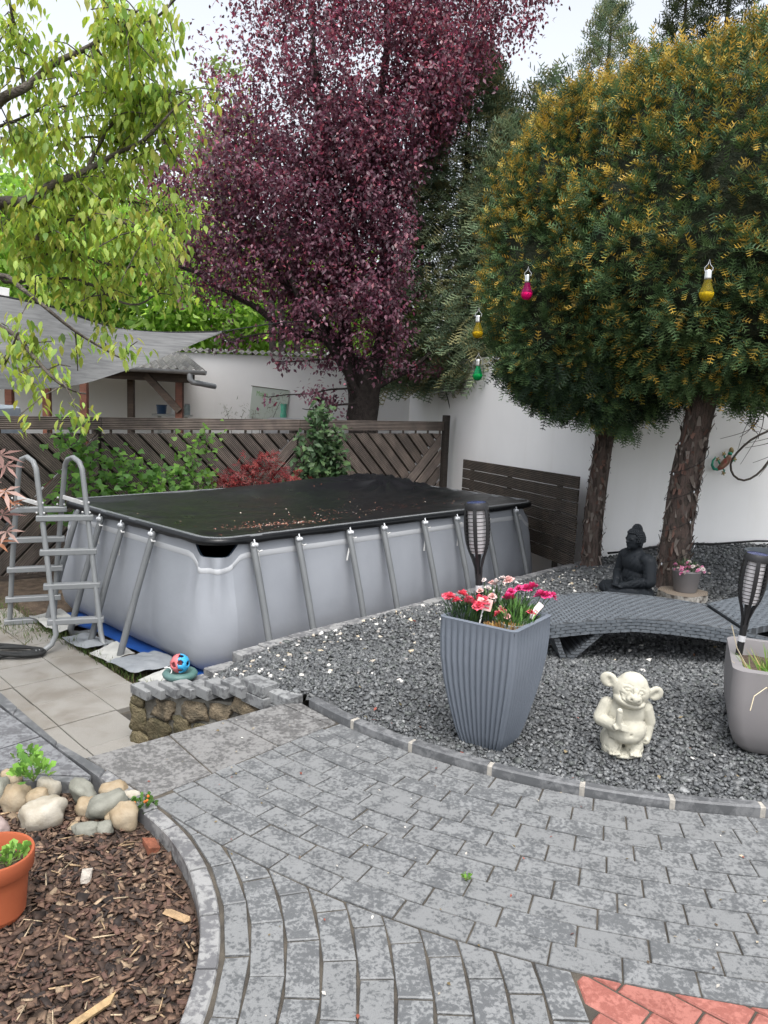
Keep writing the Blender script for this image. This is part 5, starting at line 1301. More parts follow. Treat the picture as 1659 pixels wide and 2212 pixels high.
# ---- seated stone figure
mt, nt, b = newmat('dark_cast_stone'); v = coords(nt, 'object'); r = ramp(nt, [(.3, (.005, .0075, .0105)), (.7, (.009, .012, .016))]); nt.links.new(noise(nt, v, 9, 4), r.inputs[0]); nt.links.new(r.outputs[0], b.inputs['Base Color']); b.inputs['Roughness'].default_value = .7; b.inputs['Specular IOR Level'].default_value = .3; bump(nt, b, noise(nt, v, 250, 3), .25, .0015); M['darkstone'] = mt
bd = MB()
bd.ball((0, .0, .07), (.20, .14, .075), 24, 12); capsule(bd, (-.10, .03, .07), (-.225, -.06, .055), .075, .055); capsule(bd, (.10, .03, .07), (.225, -.06, .055), .075, .055)
capsule(bd, (-.22, -.06, .055), (.03, -.15, .05), .052, .04); capsule(bd, (.22, -.06, .055), (-.03, -.15, .055), .052, .04)
bd.ball((0, .03, .18), (.118, .088, .12), 22, 14); bd.ball((0, .025, .285), (.140, .085, .095), 22, 14)
for sx in (-1, 1):
    bd.ball((sx * .115, .025, .325), (.055, .055, .048), 14, 10); capsule(bd, (sx * .145, .025, .315), (sx * .175, .015, .185), .047, .046); capsule(bd, (sx * .172, .005, .175), (sx * .035, -.115, .125), .044, .024)
    bd.ball((sx * .025, -.125, .118), (.036, .025, .014), 12, 8)
    for k in range(4): capsule(bd, (sx * (.01 + k * .0), -.135 - k * .008 + .012, .122), (sx * -.04, -.137 - k * .008 + .012, .122 - sx * .004), .0065, .0055, 8)
bd.tube([(0, .02, .34), (0, .012, .40)], [.052, .044], 16)
bc = Vector((0, -.004, .458)); bd.ball(bc, (.060, .066, .078), 22, 16); bd.ball((0, -.015, .425), (.050, .052, .046), 18, 12); bd.ball((0, -.066, .450), (.010, .014, .020), 10, 8); bd.ball((0, -.074, .440), (.011, .010, .008), 10, 8)
bd.ball((0, -.060, .420), (.020, .012, .009), 10, 8); bd.ball((0, -.054, .398), (.018, .014, .014), 10, 8)
for sx in (-1, 1): bd.ball((sx * .061, .006, .445), (.009, .016, .040), 10, 8); bd.ball((sx * .026, -.055, .462), (.016, .012, .009), 10, 8)
bm_ = fuse(bd, .0055, 2)
def B_(p): return snap(bm_, p)
ll = []
for sx in (-1, 1):
    ll += [(B_([(sx * .042, .470), (sx * .026, .476), (sx * .010, .468)]), .003, -.003), (B_([(sx * .040, .456), (sx * .026, .452), (sx * .012, .457)]), .0026, .0035)]
ll += [(B_([(-.02, .4205), (0, .4195), (.02, .4205)]), .0025, .004)]
ll += [(B_([(.05, .345), (.035, .28), (.02, .21), (-.02, .17), (-.08, .165)]), .007, .008), (B_([(.085, .34), (.07, .27), (.05, .20), (.0, .155)]), .006, .006), (B_([(.10, .33), (.095, .26), (.08, .19)]), .006, .006), (B_([(-.055, .345), (-.09, .27), (-.10, .2)]), .006, .006), (B_([(.06, .35), (.045, .285), (.03, .22), (-.01, .18)]), .005, -.005)]
for k in range(5): ll.append((B_([(.15 + .012 * k, .30 - .03 * k), (.13 + .015 * k, .22 - .02 * k), (.08 + .02 * k, .16 - .012 * k)]), .006, .005))
for k in range(4): ll.append((B_([(-.20 + .03 * k, .095 - .01 * k), (-.1, .07 - .012 * k), (0, .055 - .01 * k)]), .006, .004))
carve(bm_, ll)
bud = thing('seated_figure', 'dark blue grey seated meditating statue behind the lounger', 'statue', (2.02, 6.30, gz(2.0, 6.3) - .01), rad(-70))
bud.scale = (1.10, 1.10, 1.10)
obj('body', bm_, M['darkstone'], bud, smooth=True)
hair = MB()
def curl(p, r_): hair.ball(p, (r_, r_, r_), 7, 5)
for ring in range(11):
    th_ = rad(4 + ring * 9.2); nn = max(1, int(2 * math.pi * math.sin(th_) * .078 / .0150))
    for k in range(nn):
        a = 2 * math.pi * (k + .5 * (ring % 2)) / nn; p = Vector((.064 * math.sin(th_) * math.cos(a), .070 * math.sin(th_) * math.sin(a), .081 * math.cos(th_)))
        if p.y < -.028 and p.z < .048: continue
        if p.z < -.012 and p.y < .01: continue
        curl(bc + p, .0088)
for ring in range(5):
    th_ = rad(5 + ring * 20); nn = max(1, int(2 * math.pi * math.sin(th_) * .036 / .0145))
    for k in range(nn):
        a = 2 * math.pi * k / nn + ring; curl(Vector((0, .006, .527)) + Vector((.033 * math.sin(th_) * math.cos(a), .033 * math.sin(th_) * math.sin(a), .040 * math.cos(th_))), .0085)
hair.ball((0, .006, .525), (.030, .030, .036), 12, 8)
obj('hair_curls', hair, M['darkstone'], bud, smooth=True)

# ---- log slice and the pot of pinks on it
lz = gz(2.46, 6.36)
lgs = thing('log_slice', 'round birch log slice under the pot of pink flowers', 'log', (2.455, 6.34, lz - .01))
P = []
for z in (0, .035, .07, .085):
    P.append([((.195 + .012 * math.sin(3 * a + z * 9) + .008 * math.sin(9 * a)) * math.cos(a), (.18 + .012 * math.sin(3 * a + 1) + .008 * math.sin(7 * a)) * math.sin(a), z) for a in np.linspace(0, 2 * math.pi, 49)])
obj('bark', MB().grid(P), plain('birch_bark', (.45, .43, .39), (.06, .05, .042), 22, .9, 60, .8, .006), lgs, smooth=40)
mt, nt, b = newmat('cut_wood'); v = coords(nt, 'object'); wv_ = N(nt, 'ShaderNodeTexWave', wave_type='RINGS', Scale=22., Distortion=3., Detail=2.); wv_.rings_direction = 'Z'; nt.links.new(v, wv_.inputs[0]); r = ramp(nt, [(.2, (.15, .12, .09)), (.8, (.23, .19, .15))]); nt.links.new(wv_.outputs['Fac'], r.inputs[0]); nt.links.new(r.outputs[0], b.inputs['Base Color']); b.inputs['Roughness'].default_value = .85
obj('cut_face', MB().add([(p[0] * .985, p[1] * .985, .0845) for p in P[-1][:-1]], [tuple(range(48))]), mt, lgs)
pk = thing('flower_pot', 'taupe pot standing on the log slice', 'pot', (2.475, 6.36, lz + .075))
obj('pot', MB().lathe([(.001, 0), (.083, 0), (.088, .006), (.112, .165), (.115, .168), (.115, .178), (.105, .178), (.10, .15), (.001, .15)], 32), M['pot_taupe'], pk, smooth=40)
pf = thing('pink_flowers', 'pink and white dianthus flowers in the taupe pot by the trunk', 'flowers', (2.475, 6.36, lz + .22))
leaf_cloud(110, (2.475, 6.36, lz + .255), (.10, .09, .05), (.04, .07), DKGREEN, pf, NARROW, .5, base=(2.475, 6.36, lz + .15))
for i in range(34):
    a = random.uniform(0, 6.3); q = math.sqrt(random.random()) * .13; o = bpy.data.objects.new('blossom', BLOOMS[i % 4].copy()); COL.objects.link(o); o.data.materials.append(M['pink_petal'] if i % 3 else M['white_petal'])
    o.parent = pf; o.location = (q * math.cos(a), q * math.sin(a) * .85 - .01, .075 - q * .35 + random.uniform(-.015, .03)); o.rotation_euler = (random.gauss(.5, .4), random.gauss(0, .4), a); s_ = random.uniform(.45, .75); o.scale = (s_, s_, s_)
bp = thing('dark_pot', 'dark grey pot at the right edge by the wall', 'pot', (3.05, 6.25, gz(3.05, 6.25)))
obj('pot', MB().lathe([(.001, 0), (.13, 0), (.15, .40), (.165, .405), (.165, .44), (.145, .44), (.14, .38), (.001, .38)], 28), plain('slate_pot', (.10, .115, .13), rough=.5, bst=0), bp, smooth=40)

# ---- gecko on the wall and the bare creeper
gk = thing('wall_gecko', 'green and red metal gecko ornament hanging on the white wall', 'ornament', (3.58, 8.49, 1.08))
gk.rotation_euler = (0, 0, math.atan2(.15, 1))
M['gk_green'] = plain('green_enamel', (.02, .22, .15), (.05, .35, .22), 30, .25, bst=0, metal=.3); M['gk_red'] = plain('red_enamel', (.30, .07, .06), (.22, .16, .10), 25, .35, bst=0, metal=.2); M['gk_gold'] = plain('gold_enamel', (.35, .26, .10), (.25, .2, .1), 20, .35, bst=0, metal=.3)
bpth = [(-.085, -.03, -.085), (-.045, -.035, -.055), (-.0, -.035, -.005), (.035, -.035, .045), (.045, -.03, .085)]
obj('body', MB().tube(bpth, [.012, .032, .040, .032, .015], 12), M['gk_red'], gk, smooth=True)
obj('head', MB().ball((.055, -.035, .125), (.026, .02, .036), 12, 9, Matrix.Rotation(rad(-12), 3, 'Y')), M['gk_gold'], gk, smooth=True)
obj('neck', MB().tube([(.040, -.03, .075), (.052, -.03, .105)], [.022, .024], 10), M['gk_green'], gk, smooth=True)
obj('tail', MB().tube([(-.075, -.03, -.08), (-.12, -.03, -.075), (-.145, -.03, -.035), (-.14, -.03, .015), (-.118, -.03, .04), (-.115, -.03, .055)], [.016, .016, .014, .011, .008, .005], 10), M['gk_green'], gk, smooth=True)
for P in ([(.02, -.03, .03), (-.015, -.03, .055), (-.022, -.03, .085)], [(.05, -.03, .03), (.085, -.03, .012), (.105, -.03, .03)], [(-.05, -.03, -.03), (-.075, -.03, .005), (-.085, -.03, .025)], [(-.03, -.03, -.06), (.0, -.03, -.085), (-.005, -.03, -.115)]):
    l_ = obj('leg', MB().tube(P, .0095, 8), M['gk_green'], gk, smooth=True); e = Vector(P[-1]); ft2 = MB().ball(e, (.018, .010, .018), 8, 6)
    for a in range(5): ft2.ball(e + Vector((.022 * math.cos(a * 1.25), 0, .022 * math.sin(a * 1.25))), (.007, .006, .007), 6, 4)
    obj('foot', ft2, M['gk_gold'], l_, smooth=True)
M['twig'] = plain('grey_brown_twig', (.10, .085, .07), (.05, .042, .035), 20, .9, 60, .5, .003)
cr = thing('bare_creeper', 'bare looping creeper stem in front of the white wall at right', 'creeper', (4.0, 8.3, .2))
def tube_o(name, P, r, mat, parent, n=7): return obj(name, MB().tube([spl(P, i / 24) for i in range(25)], r if not hasattr(r, '__len__') else list(np.linspace(r[0], r[1], 25)), n), mat, parent, world=True, smooth=True)
tube_o('stem', [(4.35, 8.45, 1.50), (4.1, 8.42, 1.47), (3.85, 8.4, 1.36), (3.7, 8.4, 1.22), (3.62, 8.4, 1.08), (3.66, 8.4, .95), (3.78, 8.4, .90), (3.92, 8.4, .98), (4.03, 8.4, 1.15), (4.08, 8.4, 1.35), (4.02, 8.4, 1.52), (3.85, 8.35, 1.65)], .0115, M['twig'], cr)
for i in range(16):
    s0 = Vector((random.uniform(3.75, 4.25), 8.4, random.uniform(1.25, 1.7))); e = s0 + Vector((random.uniform(-.45, .25), random.uniform(-.1, .05), random.uniform(-.55, .2))); mid = (s0 + e) / 2 + Vector((random.uniform(-.1, .1), 0, random.uniform(-.05, .1)))
    tube_o('twig', [s0, mid, e], (.0055, .002), M['twig'], cr, 4)
single('ground_cable', MB().tube([(2.35, 8.2, .10), (2.55, 8.1, .15), (2.8, 8.2, .18), (3.1, 8.35, .2), (3.5, 8.33, .22), (4.0, 8.45, .25), (4.6, 8.5, .26)], .012, 6), M['black'], 'black cable lying along the foot of the white wall', 'cable', smooth=True)

# ------------------------------------------------------------------ bark bed: chips, stones, pot, seedlings
def bed_pts(n, rmax=1.29):
    out = []
    while len(out) < n:
        a = rng.uniform(-.5, 1.9, n); r_ = rmax * np.sqrt(rng.uniform(.02, 1, n))
        for t, q in zip(a, r_):
            x, y = CL[0] + q * math.cos(t), CL[1] + q * math.sin(t)
            if y < 3.11 and len(out) < n and x > -1.9: out.append((x, y, mulch_z(x, y)))
    return np.array(out)
bk_ = thing('bark_mulch', 'brown bark chips covering the flower bed inside the curved kerb', 'bark', kind='stuff')
BP = [(.085, .050, .034), (.052, .032, .023), (.135, .082, .055), (.19, .125, .083), (.026, .018, .015), (.105, .058, .043), (.26, .19, .125)]
for t in range(4):
    n = 2600; p = bed_pts(n); tv, tf = chip_template(200 + t, .30); s_ = np.stack([rng.uniform(.010, .024, n), rng.uniform(.014, .052, n), rng.uniform(.008, .018, n)], 1); p[:, 2] += rng.uniform(-.004, .014, n)
    scatter('chip_layer', tv, tf, p, rand_rot(n, .42), s_, M['bark'], bk_, tint=pick(BP, n, [.24, .2, .18, .1, .14, .1, .04]), kind='stuff')
n = 130; p = bed_pts(n); p[:, 2] += .014; tv, tf = chip_template(300, 1.0)
scatter('splinter_layer', tv, tf, p, rand_rot(n, .2), np.stack([rng.uniform(.003, .007, n), rng.uniform(.04, .11, n), rng.uniform(.003, .006, n)], 1), M['bark'], bk_, tint=pick([(.34, .24, .14), (.42, .33, .22), (.20, .13, .08)], n), kind='stuff')
n = 420; p = bed_pts(n); p[:, 2] += .010; tv, tf = chip_template(301, .3)
scatter('large_chip_layer', tv, tf, p, rand_rot(n, .3), np.stack([rng.uniform(.022, .045, n), rng.uniform(.035, .075, n), rng.uniform(.012, .02, n)], 1), M['bark'], bk_, tint=pick(BP, n, [.24, .2, .18, .1, .12, .12, .04]), kind='stuff')
for i, (x, y, L, w, a, col, lb) in enumerate(((-.745, 1.93, .13, .022, -.7, (.42, .29, .15), 'long pale splintered piece of bark lying in the bed'), (-.615, 2.36, .075, .018, 1.2, (.44, .30, .17), 'pale brown bark splint near the curved kerb'), (-.815, 2.74, .055, .04, .6, (.22, .075, .04), 'rusty red square bark block against the kerb corner'), (-.98, 2.55, .05, .03, .2, (.42, .38, .33), 'pale grey bark flake in the middle of the bed'))):
    tv, tf = chip_template(400 + i, 1.); mt = plain('bark_piece_%d' % i, col, tuple(c * .6 for c in col), 40, .85, 90, .8, .004, stretch=(1, 1, 1))
    single('bark_piece', MB().add([(q[0] * w * 1.3, q[1] * L * 1.3, q[2] * .018 * (2 if i == 2 else 1)) for q in tv], tf), mt, lb, 'bark', loc=(x, y, mulch_z(x, y) + .022), rot=(.1, .15, a))
def stone_mat(i, c1, c2): return plain('river_stone_%d' % i, c1, c2, 9, .75, 110, .5, .004, kind='object', stretch=(1, 1, 1))
TAN, GREY, WHITE, PINK = ((.24, .175, .10), (.36, .30, .215)), ((.15, .15, .125), (.235, .235, .20)), ((.42, .39, .33), (.27, .235, .175)), ((.28, .21, .195), (.34, .27, .25))
for i, (x, y, z, rx, ry, rz, yaw, c, lb) in enumerate((
        (-1.275, 2.885, .02, .105, .085, .070, .5, WHITE[::-1], 'largest cream river stone with dark cracks, beside the clay pot'),
        (-1.425, 2.985, .02, .068, .062, .075, .2, TAN, 'tan upright river stone under the leafy seedling at left'),
        (-1.52, 3.03, .03, .055, .055, .065, .1, GREY, 'pale grey river stone at the left edge, front one'),
        (-1.50, 3.10, .04, .05, .045, .05, .1, TAN, 'small tan river stone at the left edge, rear one'),
        (-1.325, 3.055, .03, .058, .05, .055, -.3, WHITE, 'whitish river stone half hidden by the leafy seedling'),
        (-1.185, 3.05, .03, .095, .05, .052, -.75, GREY, 'long pale grey river stone standing slanted by the slab edge'),
        (-1.065, 3.075, .02, .075, .05, .048, -.3, TAN, 'tan and white river stone in the back row near the kerb corner'),
        (-1.135, 2.965, .01, .05, .05, .042, .3, TAN, 'small tan round stone between the slanted grey stones'),
        (-1.045, 2.95, .03, .098, .062, .055, .75, GREY, 'long greenish grey river stone in the middle of the group'),
        (-.985, 3.03, .02, .052, .035, .035, .0, WHITE, 'white topped stone behind the greenish grey river stone'),
        (-.96, 2.885, .02, .062, .052, .068, .3, TAN, 'rounded tan river stone at the right end of the group'),
        (-1.005, 2.90, .0, .04, .035, .035, .1, TAN, 'little tan stone squeezed behind the rounded right stone'),
        (-1.085, 2.83, -.01, .065, .035, .035, .45, GREY, 'flat grey stone at the front of the group'),
        (-1.02, 2.845, -.01, .04, .035, .035, .2, GREY, 'small dark grey pebble between flat grey and tan stones'),
        (-1.33, 2.965, .04, .05, .045, .045, .3, TAN, 'beige stone leaning on the largest cream stone'),
        (-1.415, 2.80, .0, .058, .055, .045, .0, PINK, 'pinkish grey stone directly behind the clay pot'),
        (-1.135, 2.86, -.02, .035, .03, .025, .0, TAN, 'tiny half buried stone right of the largest cream stone'))):
    c = c if isinstance(c[0], tuple) else c
    single('river_stone', rock((0, 0, 0), (rx * .88, ry * .88, rz * .88), i + 40, .26, 22, 14, .28), stone_mat(i, c[0], c[1]), lb, 'stone', 'river stones edging the bark bed', smooth=True, loc=(x, y, z - .03), rot=(random.uniform(-.2, .2), random.uniform(-.2, .2), yaw))
tc_ = plain('terracotta', (.36, .092, .035), (.30, .072, .028), 5, .75, 120, .2, .002)
tp = thing('clay_pot', 'orange terracotta flower pot at the left edge of the bark bed', 'pot', (-1.19, 2.335, -.05))
obj('pot', MB().lathe([(.001, 0), (.078, 0), (.082, .01), (.104, .165)], 40), tc_, tp, smooth=40)
obj('rim', MB().lathe([(.104, .16), (.113, .162), (.117, .168), (.121, .214), (.119, .22), (.111, .22), (.108, .214), (.100, .14), (.09, .02)], 40), tc_, tp, smooth=40)
obj('soil', MB().grid([[(r_ * math.cos(a), r_ * math.sin(a), .165 + .008 * mnoise.noise(Vector((r_ * 40 * math.cos(a), r_ * 40 * math.sin(a), 1)))) for a in np.linspace(0, 2 * math.pi, 30)] for r_ in np.linspace(.001, .104, 8)]), M['soil'], tp, smooth=True)
LOBED = ([(0, 0, 0), (.10, .25, .02), (.34, .36, .05), (.16, .48, .02), (.30, .78, .02), (0, 1, -.05), (-.30, .78, .02), (-.16, .48, .02), (-.34, .36, .05), (-.10, .25, .02), (0, .5, 0)], [(0, 1, 10), (1, 2, 3, 10), (3, 4, 5, 10), (5, 6, 7, 10), (7, 8, 9, 10), (9, 0, 10)])
def seedling(label, c, r, n, size, pal, name='seedling'):
    t = thing(name, label, 'plant', c); leaf_cloud(n, (c[0], c[1], c[2] + r * .6), (r, r, r * .55), size, pal, t, LOBED, .3, base=(c[0], c[1], c[2] - .02))
    sm_ = MB()
    for i in range(6):
        a = i * 1.05; sm_.tube([(0, 0, 0), (r * .3 * math.cos(a), r * .3 * math.sin(a), r * .5), (r * .8 * math.cos(a), r * .8 * math.sin(a), r * .7)], .0022, 4)
    obj('stems', sm_, plain('seedling_stem_%d' % len(bpy.data.materials), (.12, .16, .05), rough=.6, bst=0), t); return t
BRG = [(.16, .32, .05), (.22, .40, .08), (.12, .26, .05)]
seedling('bright green seedling growing in the terracotta pot', (-1.145, 2.335, .115), .05, 26, (.03, .05), BRG)
seedling('leafy light green seedling among the stones at left', (-1.36, 3.00, .06), .065, 40, (.035, .06), BRG)
seedling('small light green seedling by the slab edge at far left', (-1.44, 3.12, .07), .05, 26, (.03, .05), BRG)
seedling('small pansy plant with orange buds at the kerb corner', (-.905, 2.955, -.03), .05, 70, (.018, .032), [(.07, .16, .03), (.11, .22, .05)], 'pansy')
o = [q for q in bpy.data.objects if q.name.startswith('pansy')][0]
fb = MB()
for i in range(5): fb.ball((random.uniform(-.04, .02), random.uniform(-.05, .01), random.uniform(.045, .075)), .006, 6, 4)
obj('buds', fb, plain('orange_bud', (.6, .16, .03), rough=.5, bst=0), o)
seedling('tiny weed sprouting from a joint of the paving', (.335, 2.545, .0), .018, 12, (.012, .022), BRG, 'weed')

# ------------------------------------------------------------------ trees and shrubs
M['barkgrey'] = plain('grey_bark', (.06, .05, .042), (.11, .095, .08), 14, .95, 50, 1., .02)
M['barkdark'] = plain('dark_bark', (.022, .018, .016), (.045, .036, .032), 14, .95, 50, 1., .02)
mt, nt, b = newmat('peeling_yew_bark'); v = coords(nt, 'world', (15, 15, 3.6)); r = ramp(nt, [(.33, (.018, .014, .012)), (.43, (.062, .048, .040)), (.53, (.105, .070, .058)), (.63, (.095, .080, .070)), (.74, (.155, .135, .12))]); nt.links.new(noise(nt, v, 1.5, 7, .7, 1.0), r.inputs[0]); nt.links.new(r.outputs[0], b.inputs['Base Color']); b.inputs['Roughness'].default_value = .9; bump(nt, b, noise(nt, v, 3.2, 6, .7, .6), 1., .03); M['yewbark'] = mt
M['prunus'] = leafmat('purple_plum_leaf', .42, .38, .5, (1.5, .85, 1.05)); M['cherry'] = leafmat('cherry_leaf', .52, .5, .3, (1.45, 1.35, .7)); M['yew'] = leafmat('yew_needles', .12, .55, .3); M['green'] = leafmat('fresh_leaf', .6, .5, .3, (1.4, 1.45, .8))
M['conifer'] = leafmat('conifer_needles', .3, .6, .25)
M['maple'] = leafmat('red_maple_leaf', .35, .5, .3, (1.4, .8, .8))
def wobble(pts, amp, n):
    out = []
    for i in range(n + 1):
        p = spl(pts, i / n); out.append(p + Vector((mnoise.noise(p * 2.1), mnoise.noise(p * 2.1 + Vector((9, 0, 0))), mnoise.noise(p * 2.1 + Vector((0, 9, 0))))) * amp * (1 if 0 < i < n else .0))
    return out
def trunk_mesh(P, r0, r1, n=20, flute=.16, seg=26, lob=4):
    pts = [spl(P, i / seg) for i in range(seg + 1)]; mb = MB(); rows = []
    for i, p in enumerate(pts):
        t = i / seg; R_ = r0 + (r1 - r0) * t + r0 * .35 * max(0, 1 - t * 9) ** 2; row = []
        for k in range(n + 1):
            a = 2 * math.pi * (k % n) / n; w = 1 + flute * math.sin(lob * a + 2.5 * math.sin(p.z * 1.7)) * .5 + flute * mnoise.noise(Vector((math.cos(a) * 2, math.sin(a) * 2, p.z * 3 + r0 * 50))); row.append(p + Vector((math.cos(a), math.sin(a), 0)) * R_ * w)
        rows.append(row)
    return mb.grid(rows)

M['flake'] = leafmat('bark_flake', .05, .9, .2)
# ---- the two clipped yews
def superdir(n):
    return unit(n)
def yew(label, base, trunkP, r0, r1, C_, R_, n, others, seed, bulb=None):
    t = thing('yew_tree', label, 'tree', base, group='clipped yews by the wall'); Cn = np.array(C_); Rn = np.array(R_)
    obj('trunk', trunk_mesh(trunkP, r0, r1), M['yewbark'], t, world=True, smooth=True)
    fl2 = 420; tt = rng.uniform(0, .75, fl2); aa = rng.uniform(0, 2 * np.pi, fl2); pp_ = np.array([spl(trunkP, q) for q in tt]); rr2 = (r0 + (r1 - r0) * tt) * 1.03; pp_[:, 0] += rr2 * np.cos(aa); pp_[:, 1] += rr2 * np.sin(aa)
    scatter('bark_flakes', [(-.5, 0, 0), (.5, 0, 0), (.42, .5, .12), (-.42, .5, .12), (.2, 1, .42), (-.25, 1.05, .36)], [(0, 1, 2, 3), (3, 2, 4, 5)], pp_, frames(np.stack([rng.normal(0, .15, fl2), rng.normal(0, .15, fl2), rng.choice([-1., 1.], fl2)], 1), np.stack([np.cos(aa), np.sin(aa), np.zeros(fl2)], 1)), np.stack([rng.uniform(.018, .04, fl2), rng.uniform(.03, .10, fl2), rng.uniform(.03, .06, fl2)], 1), M['flake'], t, tint=pick([(.11, .09, .076), (.12, .07, .056), (.06, .047, .04), (.17, .145, .128)], fl2), kind='stuff')
    def surf(d):
        k = np.array([1 + .11 * mnoise.noise(Vector(q) * 2.3 + Vector((seed, 0, 0))) + .115 * mnoise.noise(Vector(q) * 5.5 + Vector((0, seed, 0))) + .055 * mnoise.noise(Vector(q) * 13 + Vector((0, 0, seed))) for q in d])
        e = d.copy(); low = e[:, 2] < 0; e[low, 2] = -np.abs(e[low, 2]) ** .75 * .90      # flatter underside
        return e * k[:, None]
    nc = n // 6; d = unit(int(nc * 1.3)); hole = np.array([mnoise.noise(Vector(q) * 6.5 + Vector((3 + seed, 1, 0))) for q in d])
    keep = (hole < .25) | (rng.uniform(size=len(d)) < .2); d = d[keep][:nc]; s_ = surf(d); dep = rng.uniform(.87, 1.01, len(d))
    p = Cn + s_ * Rn * dep[:, None]; d = np.repeat(d, 6, axis=0); p = np.repeat(p, 6, axis=0) + rng.normal(0, .020, (len(d), 3)); s_ = d
    for (c2, r2) in others: ins_ = (((p - np.array(c2)) / np.array(r2)) ** 2).sum(1) > .86; p, d, s_ = p[ins_], d[ins_], s_[ins_]
    k = len(p); nr = d / Rn; nr /= np.linalg.norm(nr, axis=1, keepdims=True)
    f = nr * .70 + np.array([0, 0, .38]) + rng.normal(0, .50, (k, 3)); dn = np.clip(-d[:, 2] - .35, 0, 1); f[:, 2] -= dn * 1.5; h = (p[:, 2] - (C_[2] - R_[2])) / (2 * R_[2])
    up = np.tile([0, 0, 1.], (k, 1)) + nr * .6 + rng.normal(0, .25, (k, 3))
    old = np.repeat(pick([(.034, .070, .030), (.055, .105, .042), (.085, .142, .052), (.042, .086, .044)], k // 6 + 1, jit=.3), 6, axis=0)[:k] * (1 + rng.normal(0, .12, (k, 1)))
    new = np.where((np.repeat(rng.uniform(size=(k // 6 + 1, 1)), 6, axis=0)[:k] * .7 + rng.uniform(size=(k, 1)) * .3 < (.14 + .62 * np.clip(h, 0, 1)[:, None] ** 1.1)), pick([(.46, .31, .045), (.55, .35, .06), (.36, .29, .05)], k), pick([(.085, .155, .058), (.115, .185, .07)], k))
    sp = scatter('foliage', YEW[0], YEW[1], p, frames(f, up), rng.uniform(.075, .135, k), M['yew'], t, tint=old, tint_v=(new, YEW[2]))
    tp_ = d[:, 2] > .25; q_ = np.where(tp_)[0]; q_ = q_[rng.uniform(size=len(q_)) < .04]; k2 = len(q_); f2 = nr[q_] * .35 + np.array([0, 0, 1.]) + rng.normal(0, .22, (k2, 3))
    scatter('long_shoots', YEW[0], YEW[1], p[q_] + nr[q_] * .02, frames(f2, np.tile([0, -1., .2], (k2, 1)) + rng.normal(0, .5, (k2, 3))), rng.uniform(.11, .22, k2)[:, None] * np.array([[.6, 1, .6]]), M['yew'], t, tint=old[q_], tint_v=(new[q_], YEW[2]))
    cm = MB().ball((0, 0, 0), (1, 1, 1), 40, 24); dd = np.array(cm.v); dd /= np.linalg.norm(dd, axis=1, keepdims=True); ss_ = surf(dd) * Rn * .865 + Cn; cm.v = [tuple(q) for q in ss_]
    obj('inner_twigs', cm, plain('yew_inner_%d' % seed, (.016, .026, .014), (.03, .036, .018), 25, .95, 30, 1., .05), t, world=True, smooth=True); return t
YA = ((1.93, 7.45, 2.88), (1.12, .88, 1.55)); YB = ((3.02, 6.72, 3.04), (1.66, 1.45, 1.54))
yew('clipped yew with slim reddish trunk, the left one beside the pool', (2.13, 8.0, 0), [(2.13, 8.0, -.05), (2.12, 7.98, .5), (2.14, 7.95, 1.1), (2.16, 7.85, 1.7), (2.12, 7.7, 2.4)], .092, .076, *YA, 21000, [YB], 2)
yew('big clipped golden tipped yew with thick fluted trunk at the right', (2.52, 6.74, 0), [(2.50, 6.74, .02), (2.50, 6.72, .5), (2.53, 6.72, 1.0), (2.60, 6.72, 1.6), (2.75, 6.72, 2.4)], .124, .106, *YB, 30000, [YA], 5)
# shaggy underside of the left crown
hang = thing('yew_skirt', 'dark drooping yew twigs hanging under the left yew crown', 'branch', (1.7, 7.5, 1.6))
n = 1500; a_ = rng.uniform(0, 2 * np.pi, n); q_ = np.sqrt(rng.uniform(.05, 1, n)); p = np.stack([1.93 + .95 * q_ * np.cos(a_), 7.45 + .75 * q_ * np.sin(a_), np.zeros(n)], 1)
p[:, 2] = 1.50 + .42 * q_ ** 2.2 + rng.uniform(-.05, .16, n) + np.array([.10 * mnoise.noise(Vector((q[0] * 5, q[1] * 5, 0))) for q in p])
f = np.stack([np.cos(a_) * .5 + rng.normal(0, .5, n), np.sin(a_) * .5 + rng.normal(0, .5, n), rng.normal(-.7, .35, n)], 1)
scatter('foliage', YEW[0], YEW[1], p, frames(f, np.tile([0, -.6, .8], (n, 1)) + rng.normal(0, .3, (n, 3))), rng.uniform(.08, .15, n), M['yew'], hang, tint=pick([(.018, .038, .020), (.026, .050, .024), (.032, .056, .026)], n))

# ---- string light wires wound round the thick trunk
wire = MB(); P = []
for i in range(150):
    tt = i / 149; a = tt * 2 * math.pi * 4.5 + .5 * math.sin(9 * tt); z = .25 + 1.15 * tt + .05 * math.sin(a * 1.0 + 1); q = spl([(2.50, 6.74, .02), (2.50, 6.72, .5), (2.53, 6.72, 1.0), (2.60, 6.72, 1.6)], min(1, z / 1.6)); rr_ = .150 - .018 * tt; P.append((q.x + rr_ * math.cos(a), q.y + rr_ * math.sin(a), z))
wl_ = single('string_lights', wire.tube(P, .0026, 5), M['black'], 'thin dark string light wire wound round the thick yew trunk', 'string lights')
for i in range(6, 150, 11):
    o = obj('light', MB().ball((0, 0, 0), (.006, .006, .012), 6, 5), M['hook'], wl_); o.location = Vector(P[i]) - wl_.location + Vector((0, -.005, -.012))

